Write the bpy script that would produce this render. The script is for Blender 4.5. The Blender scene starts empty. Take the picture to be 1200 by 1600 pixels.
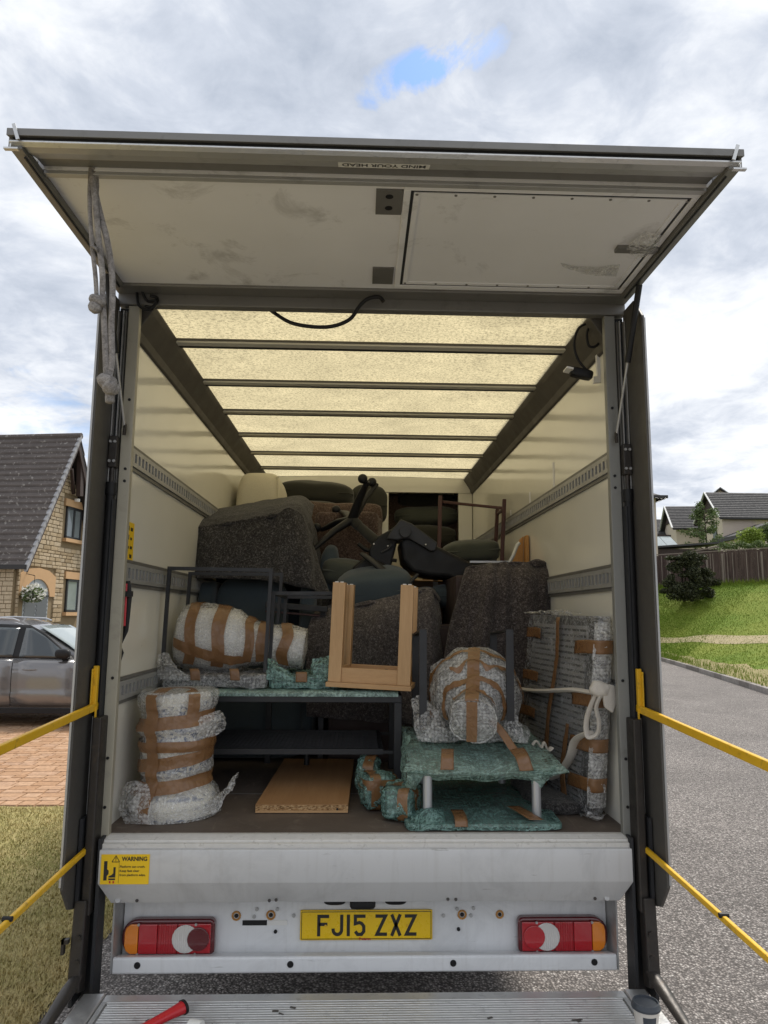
import bpy, math, random
from mathutils import Vector as V, Matrix, noise
random.seed(7)
R = math.radians
sc = bpy.context.scene
col = sc.collection

# ------------------------------------------------------------------ camera
FPX = 1120.0
YAW, PITCH, ROLL = R(1.84), R(8.2), R(0.46)
CAM = V((-0.045, -2.9, 1.75))
FW = V((math.sin(YAW) * math.cos(PITCH), math.cos(YAW) * math.cos(PITCH), math.sin(PITCH)))
R0 = FW.cross(V((0, 0, 1))).normalized()
U0 = R0.cross(FW)
RT = R0 * math.cos(ROLL) + U0 * math.sin(ROLL)
UP = RT.cross(FW)
cd = bpy.data.cameras.new('camera')
cam = bpy.data.objects.new('camera', cd)
col.objects.link(cam)
cd.sensor_fit = 'VERTICAL'
cd.sensor_height = 24
cd.lens = 24 * FPX / 1600
cd.clip_start = 0.05
cd.clip_end = 3000
m3 = Matrix((RT, UP, -FW)).transposed()
cam.matrix_world = Matrix.Translation(CAM) @ m3.to_4x4()
sc.camera = cam

# ------------------------------------------------------------------ world and sun
SUN_EL, SUN_AZ = R(57), R(42)           # azimuth from +Y towards +X: the sun stands ahead, to the right, behind thin cloud
w = bpy.data.worlds.new('World')
sc.world = w
w.use_nodes = True
nt = w.node_tree
nt.nodes.clear()
def wn(t, **k):
    n = nt.nodes.new(t)
    for a, b in k.items():
        setattr(n, a, b)
    return n
wo = wn('ShaderNodeOutputWorld')
bg = wn('ShaderNodeBackground')
bg.inputs['Strength'].default_value = 0.10
sky = wn('ShaderNodeTexSky', sky_type='NISHITA', sun_disc=False, sun_elevation=SUN_EL, sun_rotation=SUN_AZ)
sky.air_density = 1.2
tc = wn('ShaderNodeTexCoord')
sep = wn('ShaderNodeSeparateXYZ')
nt.links.new(tc.outputs['Generated'], sep.inputs[0])
def wmath(op, a, b=None):
    n = wn('ShaderNodeMath', operation=op)
    for i, x in enumerate((a, b)):
        if x is None:
            continue
        if isinstance(x, (int, float)):
            n.inputs[i].default_value = x
        else:
            nt.links.new(x, n.inputs[i])
    return n.outputs[0]
zc = wmath('ADD', wmath('MAXIMUM', sep.outputs[2], 0.0), 0.16)
cx = wmath('DIVIDE', sep.outputs[0], zc)
cy = wmath('DIVIDE', sep.outputs[1], zc)
cmb = wn('ShaderNodeCombineXYZ')
nt.links.new(cx, cmb.inputs[0]); nt.links.new(cy, cmb.inputs[1])
def wnoise(scale, detail, rough, off, dist=0.0):
    mp = wn('ShaderNodeMapping')
    mp.inputs['Location'].default_value = off
    nt.links.new(cmb.outputs[0], mp.inputs[0])
    n = wn('ShaderNodeTexNoise')
    n.inputs['Scale'].default_value = scale
    n.inputs['Detail'].default_value = detail
    n.inputs['Roughness'].default_value = rough
    n.inputs['Distortion'].default_value = dist
    nt.links.new(mp.outputs[0], n.inputs['Vector'])
    return n.outputs['Fac']
def wramp(fac, stops):
    r = wn('ShaderNodeValToRGB')
    el = r.color_ramp.elements
    while len(el) < len(stops):
        el.new(0.5)
    for e, (p, c) in zip(el, stops):
        e.position = p
        e.color = c if len(c) == 4 else (*c, 1)
    nt.links.new(fac, r.inputs[0])
    return r.outputs[0]
cover_n = wnoise(1.1, 9, 0.60, (3.1, 5.25, 0.7), 0.25)
# a ragged gap in the cloud, high ahead
vd = wn('ShaderNodeVectorMath', operation='SUBTRACT'); nt.links.new(cmb.outputs[0], vd.inputs[0]); vd.inputs[1].default_value = (0.09, 0.955, 0)
vr = wn('ShaderNodeVectorRotate', rotation_type='Z_AXIS'); vr.inputs['Angle'].default_value = R(33.8); nt.links.new(vd.outputs[0], vr.inputs['Vector'])
vm = wn('ShaderNodeVectorMath', operation='MULTIPLY'); nt.links.new(vr.outputs[0], vm.inputs[0]); vm.inputs[1].default_value = (6.0, 15.0, 1)
vl = wn('ShaderNodeVectorMath', operation='LENGTH'); nt.links.new(vm.outputs[0], vl.inputs[0])
gap = wmath('MAXIMUM', wmath('SUBTRACT', 1.0, vl.outputs['Value']), 0.0)
fine = wnoise(6.5, 8, 0.62, (1.1, 4.2, 3.3), 0.4)
cv = wmath('SUBTRACT', wmath('ADD', wmath('ADD', cover_n, 0.22), wmath('MULTIPLY', wmath('SUBTRACT', fine, 0.5), wmath('ADD', wmath('MULTIPLY', gap, 2.6), 0.30))), wmath('MULTIPLY', gap, 0.40))
cover = wramp(cv, [(0.36, (0, 0, 0)), (0.58, (1, 1, 1))])
shade_n = wnoise(1.5, 10, 0.57, (7.7, 1.3, 2.2), 0.2)
sh2 = wmath('ADD', wmath('MULTIPLY', shade_n, 0.68), wmath('MULTIPLY', fine, 0.32))
shade = wramp(sh2, [(0.34, (3.1, 3.5, 4.2)), (0.45, (4.5, 4.85, 5.5)), (0.54, (6.3, 6.5, 6.85)), (0.66, (8.3, 8.4, 8.5))])
mx = wn('ShaderNodeMix', data_type='RGBA')
nt.links.new(cover, mx.inputs['Factor'])
skyb = wn('ShaderNodeMix', data_type='RGBA', blend_type='MULTIPLY')
skyb.inputs['Factor'].default_value = 1
skyb.inputs['B'].default_value = (0.8, 1.0, 1.25, 1)
nt.links.new(sky.outputs[0], skyb.inputs['A'])
nt.links.new(skyb.outputs['Result'], mx.inputs['A'])
nt.links.new(shade, mx.inputs['B'])
nt.links.new(mx.outputs['Result'], bg.inputs['Color'])
nt.links.new(bg.outputs[0], wo.inputs[0])

sl = bpy.data.lights.new('sun', 'SUN')
sl.energy = 2.6
sl.angle = R(12)
sl.color = (1.0, 0.95, 0.87)
so = bpy.data.objects.new('sun', sl)
col.objects.link(so)
sdir = V((math.sin(SUN_AZ) * math.cos(SUN_EL), math.cos(SUN_AZ) * math.cos(SUN_EL), math.sin(SUN_EL)))
so.rotation_euler = sdir.to_track_quat('Z', 'Y').to_euler()
so.location = sdir * 30

vs = sc.view_settings
vs.view_transform = 'Standard'
vs.look = 'None'
vs.exposure = 0.62
vs.gamma = 1
sc.cycles.max_bounces = 10
sc.cycles.diffuse_bounces = 5
sc.cycles.glossy_bounces = 4
sc.cycles.transmission_bounces = 6
sc.cycles.transparent_max_bounces = 14
sc.cycles.sample_clamp_indirect = 6
sc.cycles.use_denoising = True

# ------------------------------------------------------------------ helpers
def ray(px, py):
    return FW + RT * ((px - 600) / FPX) - UP * ((py - 800) / FPX)
def at(px, py, Y):                       # the point of the plane Y that this line of sight meets
    r = ray(px, py)
    return CAM + r * ((Y - CAM.y) / r.y)
def atz(px, py, Z):
    r = ray(px, py)
    return CAM + r * ((Z - CAM.z) / r.z)

def smooth_pts(P_, k=5):
    P_ = [V(p) for p in P_]; out = []
    for i in range((len(P_) - 1) * k + 1):
        x = i / k; j = min(int(x), len(P_) - 2); f = x - j
        p1, p2 = P_[j], P_[j + 1]; p0 = P_[max(j - 1, 0)]; p3 = P_[min(j + 2, len(P_) - 1)]
        out.append(.5 * ((2 * p1) + (p2 - p0) * f + (2 * p0 - 5 * p1 + 4 * p2 - p3) * f * f + (3 * p1 - p0 - 3 * p2 + p3) * f ** 3))
    return out
class MB:
    def __init__(s):
        s.v = []; s.f = []
    def add(s, vs_, fs):
        b = len(s.v)
        s.v += [V(p) for p in vs_]
        s.f += [tuple(i + b for i in f) for f in fs]
        return s
    def box(s, a, b):                    # axis box between two corners
        x0, x1 = sorted((a[0], b[0])); y0, y1 = sorted((a[1], b[1])); z0, z1 = sorted((a[2], b[2]))
        return s.add([(x0, y0, z0), (x1, y0, z0), (x1, y1, z0), (x0, y1, z0), (x0, y0, z1), (x1, y0, z1), (x1, y1, z1), (x0, y1, z1)],
                     [(0, 3, 2, 1), (4, 5, 6, 7), (0, 1, 5, 4), (1, 2, 6, 5), (2, 3, 7, 6), (3, 0, 4, 7)])
    def bar(s, p, q, wd, ht, up=(0, 0, 1)):   # square bar from p to q
        p, q, up = V(p), V(q), V(up)
        d = (q - p).normalized()
        if abs(d.dot(up)) > 0.98:
            up = V((0, 1, 0))
        sx = d.cross(up).normalized() * wd / 2
        sy = sx.cross(d).normalized() * ht / 2
        vs_ = [p - sx - sy, p + sx - sy, p + sx + sy, p - sx + sy, q - sx - sy, q + sx - sy, q + sx + sy, q - sx + sy]
        return s.add(vs_, [(0, 1, 2, 3), (4, 7, 6, 5), (0, 4, 5, 1), (1, 5, 6, 2), (2, 6, 7, 3), (3, 7, 4, 0)])
    def path(s, pts, wd, ht, up=(0, 0, 1)):
        for p, q in zip(pts, pts[1:]):
            s.bar(p, q, wd, ht, up)
        return s
    def tube(s, pts, r, seg=8, closed=False, flat=1.0):
        pts = [V(p) for p in pts]
        n = len(pts)
        rr = r if isinstance(r, (list, tuple)) else [r] * n
        vs_ = []; fs = []
        prev = None
        for i, p in enumerate(pts):
            a = pts[(i - 1) % n] if (closed or i > 0) else p
            b = pts[(i + 1) % n] if (closed or i < n - 1) else p
            d = (b - a).normalized()
            if prev is None:
                h = V((0, 0, 1)) if abs(d.z) < 0.9 else V((0, 1, 0))
                prev = d.cross(h).normalized()
            e1 = (prev - d * prev.dot(d)).normalized()
            prev = e1
            e2 = d.cross(e1)
            for k in range(seg):
                t = 2 * math.pi * k / seg
                vs_.append(p + (e1 * math.cos(t) + e2 * math.sin(t) * flat) * rr[i])
        m = n if closed else n - 1
        for i in range(m):
            for k in range(seg):
                a = i * seg + k; b = i * seg + (k + 1) % seg
                j = ((i + 1) % n) * seg
                fs.append((a, b, j + (k + 1) % seg, j + k))
        if not closed:
            fs.append(tuple(range(seg))[::-1]); fs.append(tuple((n - 1) * seg + k for k in range(seg)))
        return s.add(vs_, fs)
    def prism(s, poly, off):             # planar polygon (3D points) extruded by a vector
        poly = [V(p) for p in poly]; off = V(off); n = len(poly)
        return s.add(poly + [p + off for p in poly],
                     [tuple(range(n))[::-1], tuple(range(n, 2 * n))] + [(i, (i + 1) % n, n + (i + 1) % n, n + i) for i in range(n)])
    def disc(s, c, nrm, r, seg=16, r2=None):
        c, nrm = V(c), V(nrm).normalized()
        h = V((0, 0, 1)) if abs(nrm.z) < 0.9 else V((1, 0, 0))
        a = nrm.cross(h).normalized(); b = nrm.cross(a)
        r2 = r2 or r
        return s.add([c + a * r * math.cos(2 * math.pi * k / seg) + b * r2 * math.sin(2 * math.pi * k / seg) for k in range(seg)], [tuple(range(seg))])
    def cyl(s, p, q, r, seg=16):
        return s.tube([p, q], r, seg)
    def sbox(s, c, size, rot=None, n=10, e=0.25, amp=0.0, freq=6.0, seed=0.0, puff=0.0):   # rounded box with optional crumple
        c = V(c); hx = V(size) * 0.5
        rot = rot or Matrix.Identity(3)
        idx = {}; vs_ = []; fs = []
        def pt(q):
            key = tuple(round(x, 5) for x in q)
            if key in idx:
                return idx[key]
            x, y, z = q
            def f(t):
                return t
            p = V((x, y, z))
            L = max(abs(x), abs(y), abs(z))
            sph = p.normalized() * L
            k = 1.0 - e
            # pull corners: blend cube with a p-norm ball
            pw = max(2.0, 2.0 / max(e, .08))
            nn = (abs(x) ** pw + abs(y) ** pw + abs(z) ** pw) ** (1 / pw)
            p = p / nn if nn > 0 else p
            if puff:
                p.z *= 1 + puff * (1 - x * x) * (1 - y * y)
            w_ = V((p.x * hx.x, p.y * hx.y, p.z * hx.z))
            if amp:
                d = noise.noise(w_ * freq + V((seed, seed * 1.7, 3.1))) * amp + abs(noise.noise(w_ * freq * 2.3 + V((seed, 9, 1)))) * amp * 0.6
                w_ += V((x / max(hx.x, .01), y / max(hx.y, .01), z / max(hx.z, .01))).normalized() * d
            idx[key] = len(vs_)
            vs_.append(c + rot @ w_)
            return idx[key]
        for ax in range(3):
            for sg in (-1, 1):
                for i in range(n):
                    for j in range(n):
                        def q(a, b):
                            u_ = -1 + 2 * a / n; v_ = -1 + 2 * b / n
                            t = [0, 0, 0]; t[ax] = sg; t[(ax + 1) % 3] = u_; t[(ax + 2) % 3] = v_
                            return pt(tuple(t))
                        f = (q(i, j), q(i + 1, j), q(i + 1, j + 1), q(i, j + 1))
                        fs.append(f if sg > 0 else f[::-1])
        return s.add(vs_, fs)
    def patch(s, ctrl, nu=24, nv=24, amp=0.0, freq=5.0, seed=0.0, ridge=0.0, off=0.0, fold=0.0):   # smooth sheet through a net of points
        rows = [[V(p) for p in r] for r in ctrl]
        def cr(P, t):
            n = len(P)
            if n == 1:
                return P[0]
            x = t * (n - 1); i = min(int(x), n - 2); f = x - i
            p1, p2 = P[i], P[i + 1]
            p0 = P[i - 1] if i > 0 else p1 * 2 - p2
            p3 = P[i + 2] if i + 2 < n else p2 * 2 - p1
            return 0.5 * ((2 * p1) + (p2 - p0) * f + (2 * p0 - 5 * p1 + 4 * p2 - p3) * f * f + (3 * p1 - p0 - 3 * p2 + p3) * f ** 3)
        g = []
        for j in range(nv + 1):
            line = [cr(r, 0) for r in rows]
            row = []
            for i in range(nu + 1):
                row.append(cr([cr(r, i / nu) for r in rows], j / nv))
            g.append(row)
        vs_ = []
        for j in range(nv + 1):
            for i in range(nu + 1):
                p = g[j][i]
                du = g[j][min(i + 1, nu)] - g[j][max(i - 1, 0)]
                dv = g[min(j + 1, nv)][i] - g[max(j - 1, 0)][i]
                nn = du.cross(dv)
                nn = nn.normalized() if nn.length > 1e-9 else V((0, 0, 1))
                d = off
                if amp:
                    d += noise.noise(p * freq + V((seed, seed * 2, seed * 3))) * amp
                if ridge:
                    d += (1 - 2 * abs(noise.noise(p * freq * 2.1 + V((seed * 3, 5, seed))))) * ridge
                if fold:
                    d += fold * (j / nv) ** 1.1 * noise.noise(V((i / nu * 9, j / nv * 1.3, seed + 3)))
                vs_.append(p + nn * d)
        W = nu + 1
        return s.add(vs_, [(j * W + i, j * W + i + 1, (j + 1) * W + i + 1, (j + 1) * W + i) for j in range(nv) for i in range(nu)])
    def build(s, name, mat, parent=None, smooth=None, bevel=0.0, solid=0.0, bseg=2):
        root = parent
        o0 = V((0, 0, 0))
        while root is not None:
            o0 += root.location
            root = root.parent
        me = bpy.data.meshes.new(name)
        if parent is None:
            lo = V((min(p.x for p in s.v), min(p.y for p in s.v), min(p.z for p in s.v)))
            hi = V((max(p.x for p in s.v), max(p.y for p in s.v), max(p.z for p in s.v)))
            o0 = V(((lo.x + hi.x) / 2, (lo.y + hi.y) / 2, lo.z))
        me.from_pydata([tuple(p - o0) for p in s.v], [], s.f)
        me.update()
        if mat:
            me.materials.append(mat)
        o = bpy.data.objects.new(name, me)
        col.objects.link(o)
        if parent is None:
            o.location = o0
        else:
            o.parent = parent
        if smooth is not None:
            me.shade_smooth()
            if smooth < 179:
                me.set_sharp_from_angle(angle=R(smooth))
        if solid:
            md = o.modifiers.new('thickness', 'SOLIDIFY'); md.thickness = solid; md.offset = -1
        if bevel:
            md = o.modifiers.new('bevel', 'BEVEL'); md.width = bevel; md.segments = bseg; md.limit_method = 'ANGLE'; md.angle_limit = R(35)
            md.harden_normals = False
        return o

def tag(o, label=None, cat=None, group=None, kind=None):
    if label: o['label'] = label
    if cat: o['category'] = cat
    if group: o['group'] = group
    if kind: o['kind'] = kind
    return o
def thing(name, label, cat, loc, group=None):
    o = bpy.data.objects.new(name, None)
    o.empty_display_size = 0.1
    col.objects.link(o)
    o.location = V(loc)
    return tag(o, label, cat, group)
def RZ(a): return Matrix.Rotation(R(a), 3, 'Z')
def RX(a): return Matrix.Rotation(R(a), 3, 'X')
def RY(a): return Matrix.Rotation(R(a), 3, 'Y')
def obox(mb, c, size, rot):              # turned box
    c = V(c); h = V(size) / 2
    pts = [c + rot @ V((sx * h.x, sy * h.y, sz * h.z)) for sz in (-1, 1) for sx, sy in ((-1, -1), (1, -1), (1, 1), (-1, 1))]
    return mb.add(pts, [(0, 3, 2, 1), (4, 5, 6, 7), (0, 1, 5, 4), (1, 2, 6, 5), (2, 3, 7, 6), (3, 0, 4, 7)])
def text_mesh(mb, body, size, origin, ex, ey, width=None, bold=0.0, depth=0.0):
    """flat lettering: lower-left at origin, along ex, up along ey"""
    cu = bpy.data.curves.new('t', 'FONT')
    cu.body = body; cu.size = size; cu.offset = bold
    ob = bpy.data.objects.new('t', cu)
    col.objects.link(ob)
    dg = bpy.context.evaluated_depsgraph_get()
    me = bpy.data.meshes.new_from_object(ob.evaluated_get(dg))
    xs = [v.co.x for v in me.vertices]
    x0, x1 = min(xs), max(xs)
    k = (width / (x1 - x0)) if width else 1.0
    origin, ex, ey = V(origin), V(ex), V(ey)
    mb.add([origin + ex * ((v.co.x - x0) * k) + ey * v.co.y for v in me.vertices], [tuple(p.vertices) for p in me.polygons])
    bpy.data.objects.remove(ob); bpy.data.curves.remove(cu); bpy.data.meshes.remove(me)
    return mb

# ------------------------------------------------------------------ materials
class N:
    def __init__(s, name):
        s.m = bpy.data.materials.new(name); s.m.use_nodes = True
        s.t = s.m.node_tree; s.t.nodes.clear()
        s.out = s.n('ShaderNodeOutputMaterial')
        s.tc = None
    def n(s, t, **k):
        x = s.t.nodes.new(t)
        for a, b in k.items(): setattr(x, a, b)
        return x
    def l(s, a, b): s.t.links.new(a, b)
    def co(s, scale=(1, 1, 1), gen=False):
        if s.tc is None: s.tc = s.n('ShaderNodeTexCoord')
        mp = s.n('ShaderNodeMapping'); mp.inputs['Scale'].default_value = scale
        s.l(s.tc.outputs['Generated' if gen else 'Object'], mp.inputs[0])
        return mp.outputs[0]
    def noise(s, scale, detail=4, rough=.55, vec=None, dist=0):
        x = s.n('ShaderNodeTexNoise'); x.inputs['Scale'].default_value = scale
        x.inputs['Detail'].default_value = detail; x.inputs['Roughness'].default_value = rough; x.inputs['Distortion'].default_value = dist
        s.l(vec or s.co(), x.inputs['Vector']); return x.outputs['Fac']
    def voro(s, scale, vec=None, out='Distance', feature='F1'):
        x = s.n('ShaderNodeTexVoronoi', feature=feature); x.inputs['Scale'].default_value = scale
        s.l(vec or s.co(), x.inputs['Vector']); return x.outputs[out]
    def ramp(s, fac, stops):
        r = s.n('ShaderNodeValToRGB'); el = r.color_ramp.elements
        while len(el) < len(stops): el.new(.5)
        for e, (p, c) in zip(el, stops):
            e.position = p
            c = (c, c, c) if isinstance(c, (int, float)) else c
            e.color = (*c[:3], 1)
        s.l(fac, r.inputs[0]); return r.outputs[0]
    def mix(s, fac, a, b, blend='MIX'):
        x = s.n('ShaderNodeMix', data_type='RGBA', blend_type=blend)
        for k, q in (('Factor', fac), ('A', a), ('B', b)):
            if isinstance(q, (int, float)):
                x.inputs[k].default_value = q if k == 'Factor' else (q, q, q, 1)
            elif isinstance(q, tuple): x.inputs[k].default_value = (*q[:3], 1)
            else: s.l(q, x.inputs[k])
        return x.outputs['Result']
    def math(s, op, a, b=0.0):
        x = s.n('ShaderNodeMath', operation=op)
        for i, q in enumerate((a, b)):
            if isinstance(q, (int, float)): x.inputs[i].default_value = q
            else: s.l(q, x.inputs[i])
        return x.outputs[0]
    def bump(s, h, strength=.3, dist=.01, prev=None):
        b = s.n('ShaderNodeBump'); b.inputs['Strength'].default_value = strength; b.inputs['Distance'].default_value = dist
        s.l(h, b.inputs['Height'])
        if prev is not None: s.l(prev, b.inputs['Normal'])
        return b.outputs[0]
    def bsdf(s, base, rough=.5, metal=0.0, normal=None, spec=.5, **kw):
        p = s.n('ShaderNodeBsdfPrincipled')
        for k, q in (('Base Color', base), ('Roughness', rough), ('Metallic', metal), ('Specular IOR Level', spec)):
            if isinstance(q, tuple): p.inputs[k].default_value = (*q[:3], 1)
            elif isinstance(q, (int, float)): p.inputs[k].default_value = q
            else: s.l(q, p.inputs[k])
        for k, q in kw.items(): p.inputs[k.replace('_', ' ')].default_value = q
        if normal is not None: s.l(normal, p.inputs['Normal'])
        return p.outputs[0]
    def done(s, sh):
        s.l(sh, s.out.inputs['Surface']); return s.m
def plain(name, base, rough=.5, metal=0.0, var=.12, vs_=6.0, bump=.0, bs=60.0, spec=.5, dirt=0.0, dirtcol=(.05, .045, .04), dscale=9.0):
    a = N(name)
    c = a.mix(a.noise(vs_, 5), tuple(x * (1 - var) for x in base), tuple(min(1, x * (1 + var)) for x in base))
    if dirt:
        d = a.ramp(a.noise(dscale, 8, .7, dist=.6), [(.56, 0), (.74, 1)])
        c = a.mix(a.math('MULTIPLY', d, dirt), c, dirtcol)
    rg = a.ramp(a.noise(vs_ * 2.3, 4), [(.3, max(.02, rough - .08)), (.7, min(1, rough + .08))])
    nm = a.bump(a.noise(bs, 3), bump, .004) if bump else None
    return a.done(a.bsdf(c, rg, metal, nm, spec))
M = {}
def wall_mat():
    a = N('cream_panel')
    c = a.mix(a.noise(1.6, 4), (.72, .70, .625), (.80, .78, .70))
    st = a.ramp(a.noise(5, 10, .75, vec=a.co((1, .5, 1.6)), dist=1.2), [(.665, 0), (.70, 1)])
    c = a.mix(a.math('MULTIPLY', st, .5), c, (.22, .20, .17))
    nm = a.bump(a.noise(2.2, 2, vec=a.co((1, .7, 1.5))), .12, .03)
    return a.done(a.bsdf(c, .13, 0, nm, .6))
M['wall'] = wall_mat()
def roof_mat():
    a = N('translucent_roof')
    v = a.co((1, 1, 1))
    sp = a.ramp(a.noise(75, 5, .8, vec=v), [(.37, .45), (.53, 1.0)])
    big = a.ramp(a.noise(2.2, 6, .65, dist=.7), [(.3, .74), (.66, 1.0)])
    f = a.ramp(a.noise(260, 2, .6, vec=a.co((1, .35, 1))), [(.3, .8), (.7, 1)])
    c = a.mix(1.0, a.mix(1.0, (.64, .55, .335), sp, 'MULTIPLY'), big, 'MULTIPLY')
    c = a.mix(1.0, c, f, 'MULTIPLY')
    t = a.n('ShaderNodeBsdfTranslucent'); a.l(c, t.inputs[0])
    d = a.bsdf(a.mix(1.0, (.7, .62, .38), sp, 'MULTIPLY'), .35)
    m = a.n('ShaderNodeMixShader'); m.inputs[0].default_value = .12
    a.l(t.outputs[0], m.inputs[1]); a.l(d, m.inputs[2])
    return a.done(m.outputs[0])
M['roof'] = roof_mat()
M['alu'] = plain('aluminium', (.42, .42, .415), .45, .45, .12, 7, .15, 90, dirt=.35)
M['alu_bright'] = plain('worn_aluminium', (.62, .62, .61), .38, .8, .1, 12, .2, 120, dirt=.4, dscale=22)
M['alu_grey'] = plain('grey_aluminium', (.20, .195, .185), .5, .45, .12, 5, .1, 80, dirt=.35)
M['fin'] = plain('dark_anodised_fin', (.085, .080, .073), .5, .15, .12, 5, .1, 80, dirt=.3)
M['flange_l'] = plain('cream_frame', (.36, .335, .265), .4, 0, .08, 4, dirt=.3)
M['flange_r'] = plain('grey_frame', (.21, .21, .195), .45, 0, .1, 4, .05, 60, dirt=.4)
M['rib'] = plain('pale_rib', (.62, .60, .52), .5, .1, .1, 5)
M['rail_dark'] = plain('dark_cant_rail', (.085, .078, .07), .55, .2, .15, 5)
M['door_panel'] = plain('door_inner_skin', (.74, .74, .76), .5, 0, .10, 2.5, .03, 60, dirt=.6, dirtcol=(.20, .185, .17), dscale=4)
def paint(name, base, rough, metal):
    a = N(name)
    c = a.mix(a.noise(3, 5), tuple(x * .94 for x in base), tuple(min(1, x * 1.04) for x in base))
    d = a.ramp(a.noise(4, 9, .72, dist=.8), [(.48, 0), (.72, 1)])
    c = a.mix(a.math('MULTIPLY', d, .4), c, tuple(x * .52 for x in base))
    sc_ = a.ramp(a.noise(6, 6, .7, a.co((1, 1, 14)), .3), [(.66, 0), (.70, 1)])
    c = a.mix(a.math('MULTIPLY', sc_, .5), c, (.16, .15, .14))
    run = a.ramp(a.noise(9, 4, .6, a.co((5, 1, .25))), [(.55, 0), (.75, 1)])
    c = a.mix(a.math('MULTIPLY', run, .16), c, (.30, .27, .23))
    nm = a.bump(a.noise(2.5, 3), .10, .03)
    return a.done(a.bsdf(c, a.ramp(d, [(0, rough), (1, rough + .25)]), metal, nm, .5))
M['white_paint'] = paint('white_van_paint', (.72, .73, .74), .3, 0)
M['sill'] = plain('worn_sill_paint', (.60, .585, .555), .5, .1, .14, 30, .2, 120, dirt=.7, dirtcol=(.24, .22, .19), dscale=30)
M['lip'] = paint('silver_paint', (.56, .56, .56), .38, .15)
M['black'] = plain('black_plastic', (.012, .012, .013), .5, 0, .2, 8, spec=.3)
M['steel_dark'] = plain('dark_greased_steel', (.045, .04, .036), .45, .5, .35, 14, .25, 60, dirt=.5, dirtcol=(.13, .09, .06), dscale=16)
M['black_metal'] = plain('black_powder_coat', (.022, .023, .026), .5, .1, .15, 10, .08, 300)
M['rubber'] = plain('rubber_seal', (.02, .021, .024), .6)
M['yellow'] = plain('yellow_paint', (.72, .42, .015), .45, 0, .12, 10, .1, 90, dirt=.75, dirtcol=(.10, .06, .03), dscale=26)
M['plate'] = plain('plate_yellow', (.80, .52, .01), .3, 0, .04, 20)
M['sticker_y'] = plain('sticker_yellow', (.82, .53, .01), .4, 0, .05, 20, dirt=.15)
M['ink'] = plain('black_ink', (.015, .015, .015), .5)
M['red_ink'] = plain('red_ink', (.5, .03, .02), .5)
M['label_white'] = plain('label_white', (.72, .71, .68), .5, 0, .05)
M['chrome'] = plain('silver_leg', (.48, .49, .51), .38, .5, .05, 5)
M['red_plastic'] = plain('red_plastic', (.50, .012, .02), .3, 0, .1)
M['tyre'] = plain('tyre', (.02, .02, .02), .8, 0, .2, 10)
M['felt'] = None
def felt(name, c0, c1, c2):
    a = N(name)
    n1 = a.noise(85, 3, .65, dist=.8); n2 = a.noise(20, 6, .75, dist=1.0); n3 = a.noise(4, 4); n4 = a.noise(150, 2, .6)
    c = a.mix(a.ramp(n2, [(.32, 0), (.68, 1)]), c0, c1)
    c = a.mix(a.math('MULTIPLY', a.ramp(n1, [(.54, 0), (.67, 1)]), .75), c, c2)
    c = a.mix(a.math('MULTIPLY', a.ramp(n4, [(.54, 0), (.68, 1)]), .5), c, c2)
    c = a.mix(a.math('MULTIPLY', a.ramp(n1, [(.34, 1), (.46, 0)]), .55), c, tuple(x * .3 for x in c0))
    c = a.mix(1.0, c, a.ramp(n3, [(.25, .75), (.75, 1.2)]), 'MULTIPLY')
    nm = a.bump(n1, .5, .008, a.bump(n2, .3, .02))
    return a.done(a.bsdf(c, .95, 0, nm, .1, Sheen_Weight=.15))
M['felt_dark'] = felt('charcoal_felt', (.027, .026, .026), (.050, .047, .046), (.18, .17, .165))
M['felt_brown'] = felt('brown_felt', (.042, .035, .034), (.074, .062, .060), (.21, .185, .175))
M['felt_grey'] = felt('grey_brown_felt', (.062, .054, .053), (.108, .094, .091), (.29, .262, .25))
M['felt_rust'] = felt('rusty_brown_felt', (.075, .050, .040), (.125, .086, .070), (.24, .18, .15))
def bubble(name, tint, alpha, white, scale=64.0, rnd=.45, rough=.10, lines=.24, dots=.26):
    a = N(name)
    v = a.co()
    x = a.n('ShaderNodeTexVoronoi'); x.inputs['Scale'].default_value = scale; x.inputs['Randomness'].default_value = rnd
    a.l(v, x.inputs['Vector'])
    dome = a.ramp(x.outputs['Distance'], [(.0, 1), (.30, .8), (.55, 0)])
    cr = a.noise(9, 6, .60, v, 1.6)
    cr2 = a.noise(24, 5, .6, v, 1.4)
    l1 = a.ramp(cr, [(.455, 0), (.495, 1), (.505, 1), (.535, 0)])
    l2 = a.ramp(cr2, [(.455, 0), (.495, 1), (.505, 1), (.54, 0)])
    ln = a.math('MAXIMUM', l1, a.math('MULTIPLY', l2, .8))
    nm = a.bump(dome, .5, .005, a.bump(cr, .5, .04, a.bump(cr2, .25, .014)))
    col_ = a.mix(a.math('ADD', a.math('MULTIPLY', ln, .8), a.math('MULTIPLY', dome, dots)), tint, white)  # crinkle highlights put into the colour as whiter lines
    p = a.bsdf(col_, rough, 0, nm, .9)
    tl = a.n('ShaderNodeBsdfTranslucent'); a.l(col_, tl.inputs[0])
    m0 = a.n('ShaderNodeMixShader'); m0.inputs[0].default_value = .22; a.l(p, m0.inputs[1]); a.l(tl.outputs[0], m0.inputs[2])
    tr = a.n('ShaderNodeBsdfTransparent'); tr.inputs[0].default_value = (*[min(1, .68 + t * .4) for t in tint], 1)
    f_ = a.math('ADD', a.math('MULTIPLY', ln, lines), a.math('MULTIPLY', dome, dots))
    fac = a.math('MINIMUM', a.math('ADD', f_, alpha - .12), 1.0)
    m = a.n('ShaderNodeMixShader')
    a.l(fac, m.inputs[0]); a.l(tr.outputs[0], m.inputs[1]); a.l(m0.outputs[0], m.inputs[2])
    return a.done(m.outputs[0])
M['bub'] = bubble('clear_bubble_wrap', (.66, .66, .65), .34, (.92, .92, .91))
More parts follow.
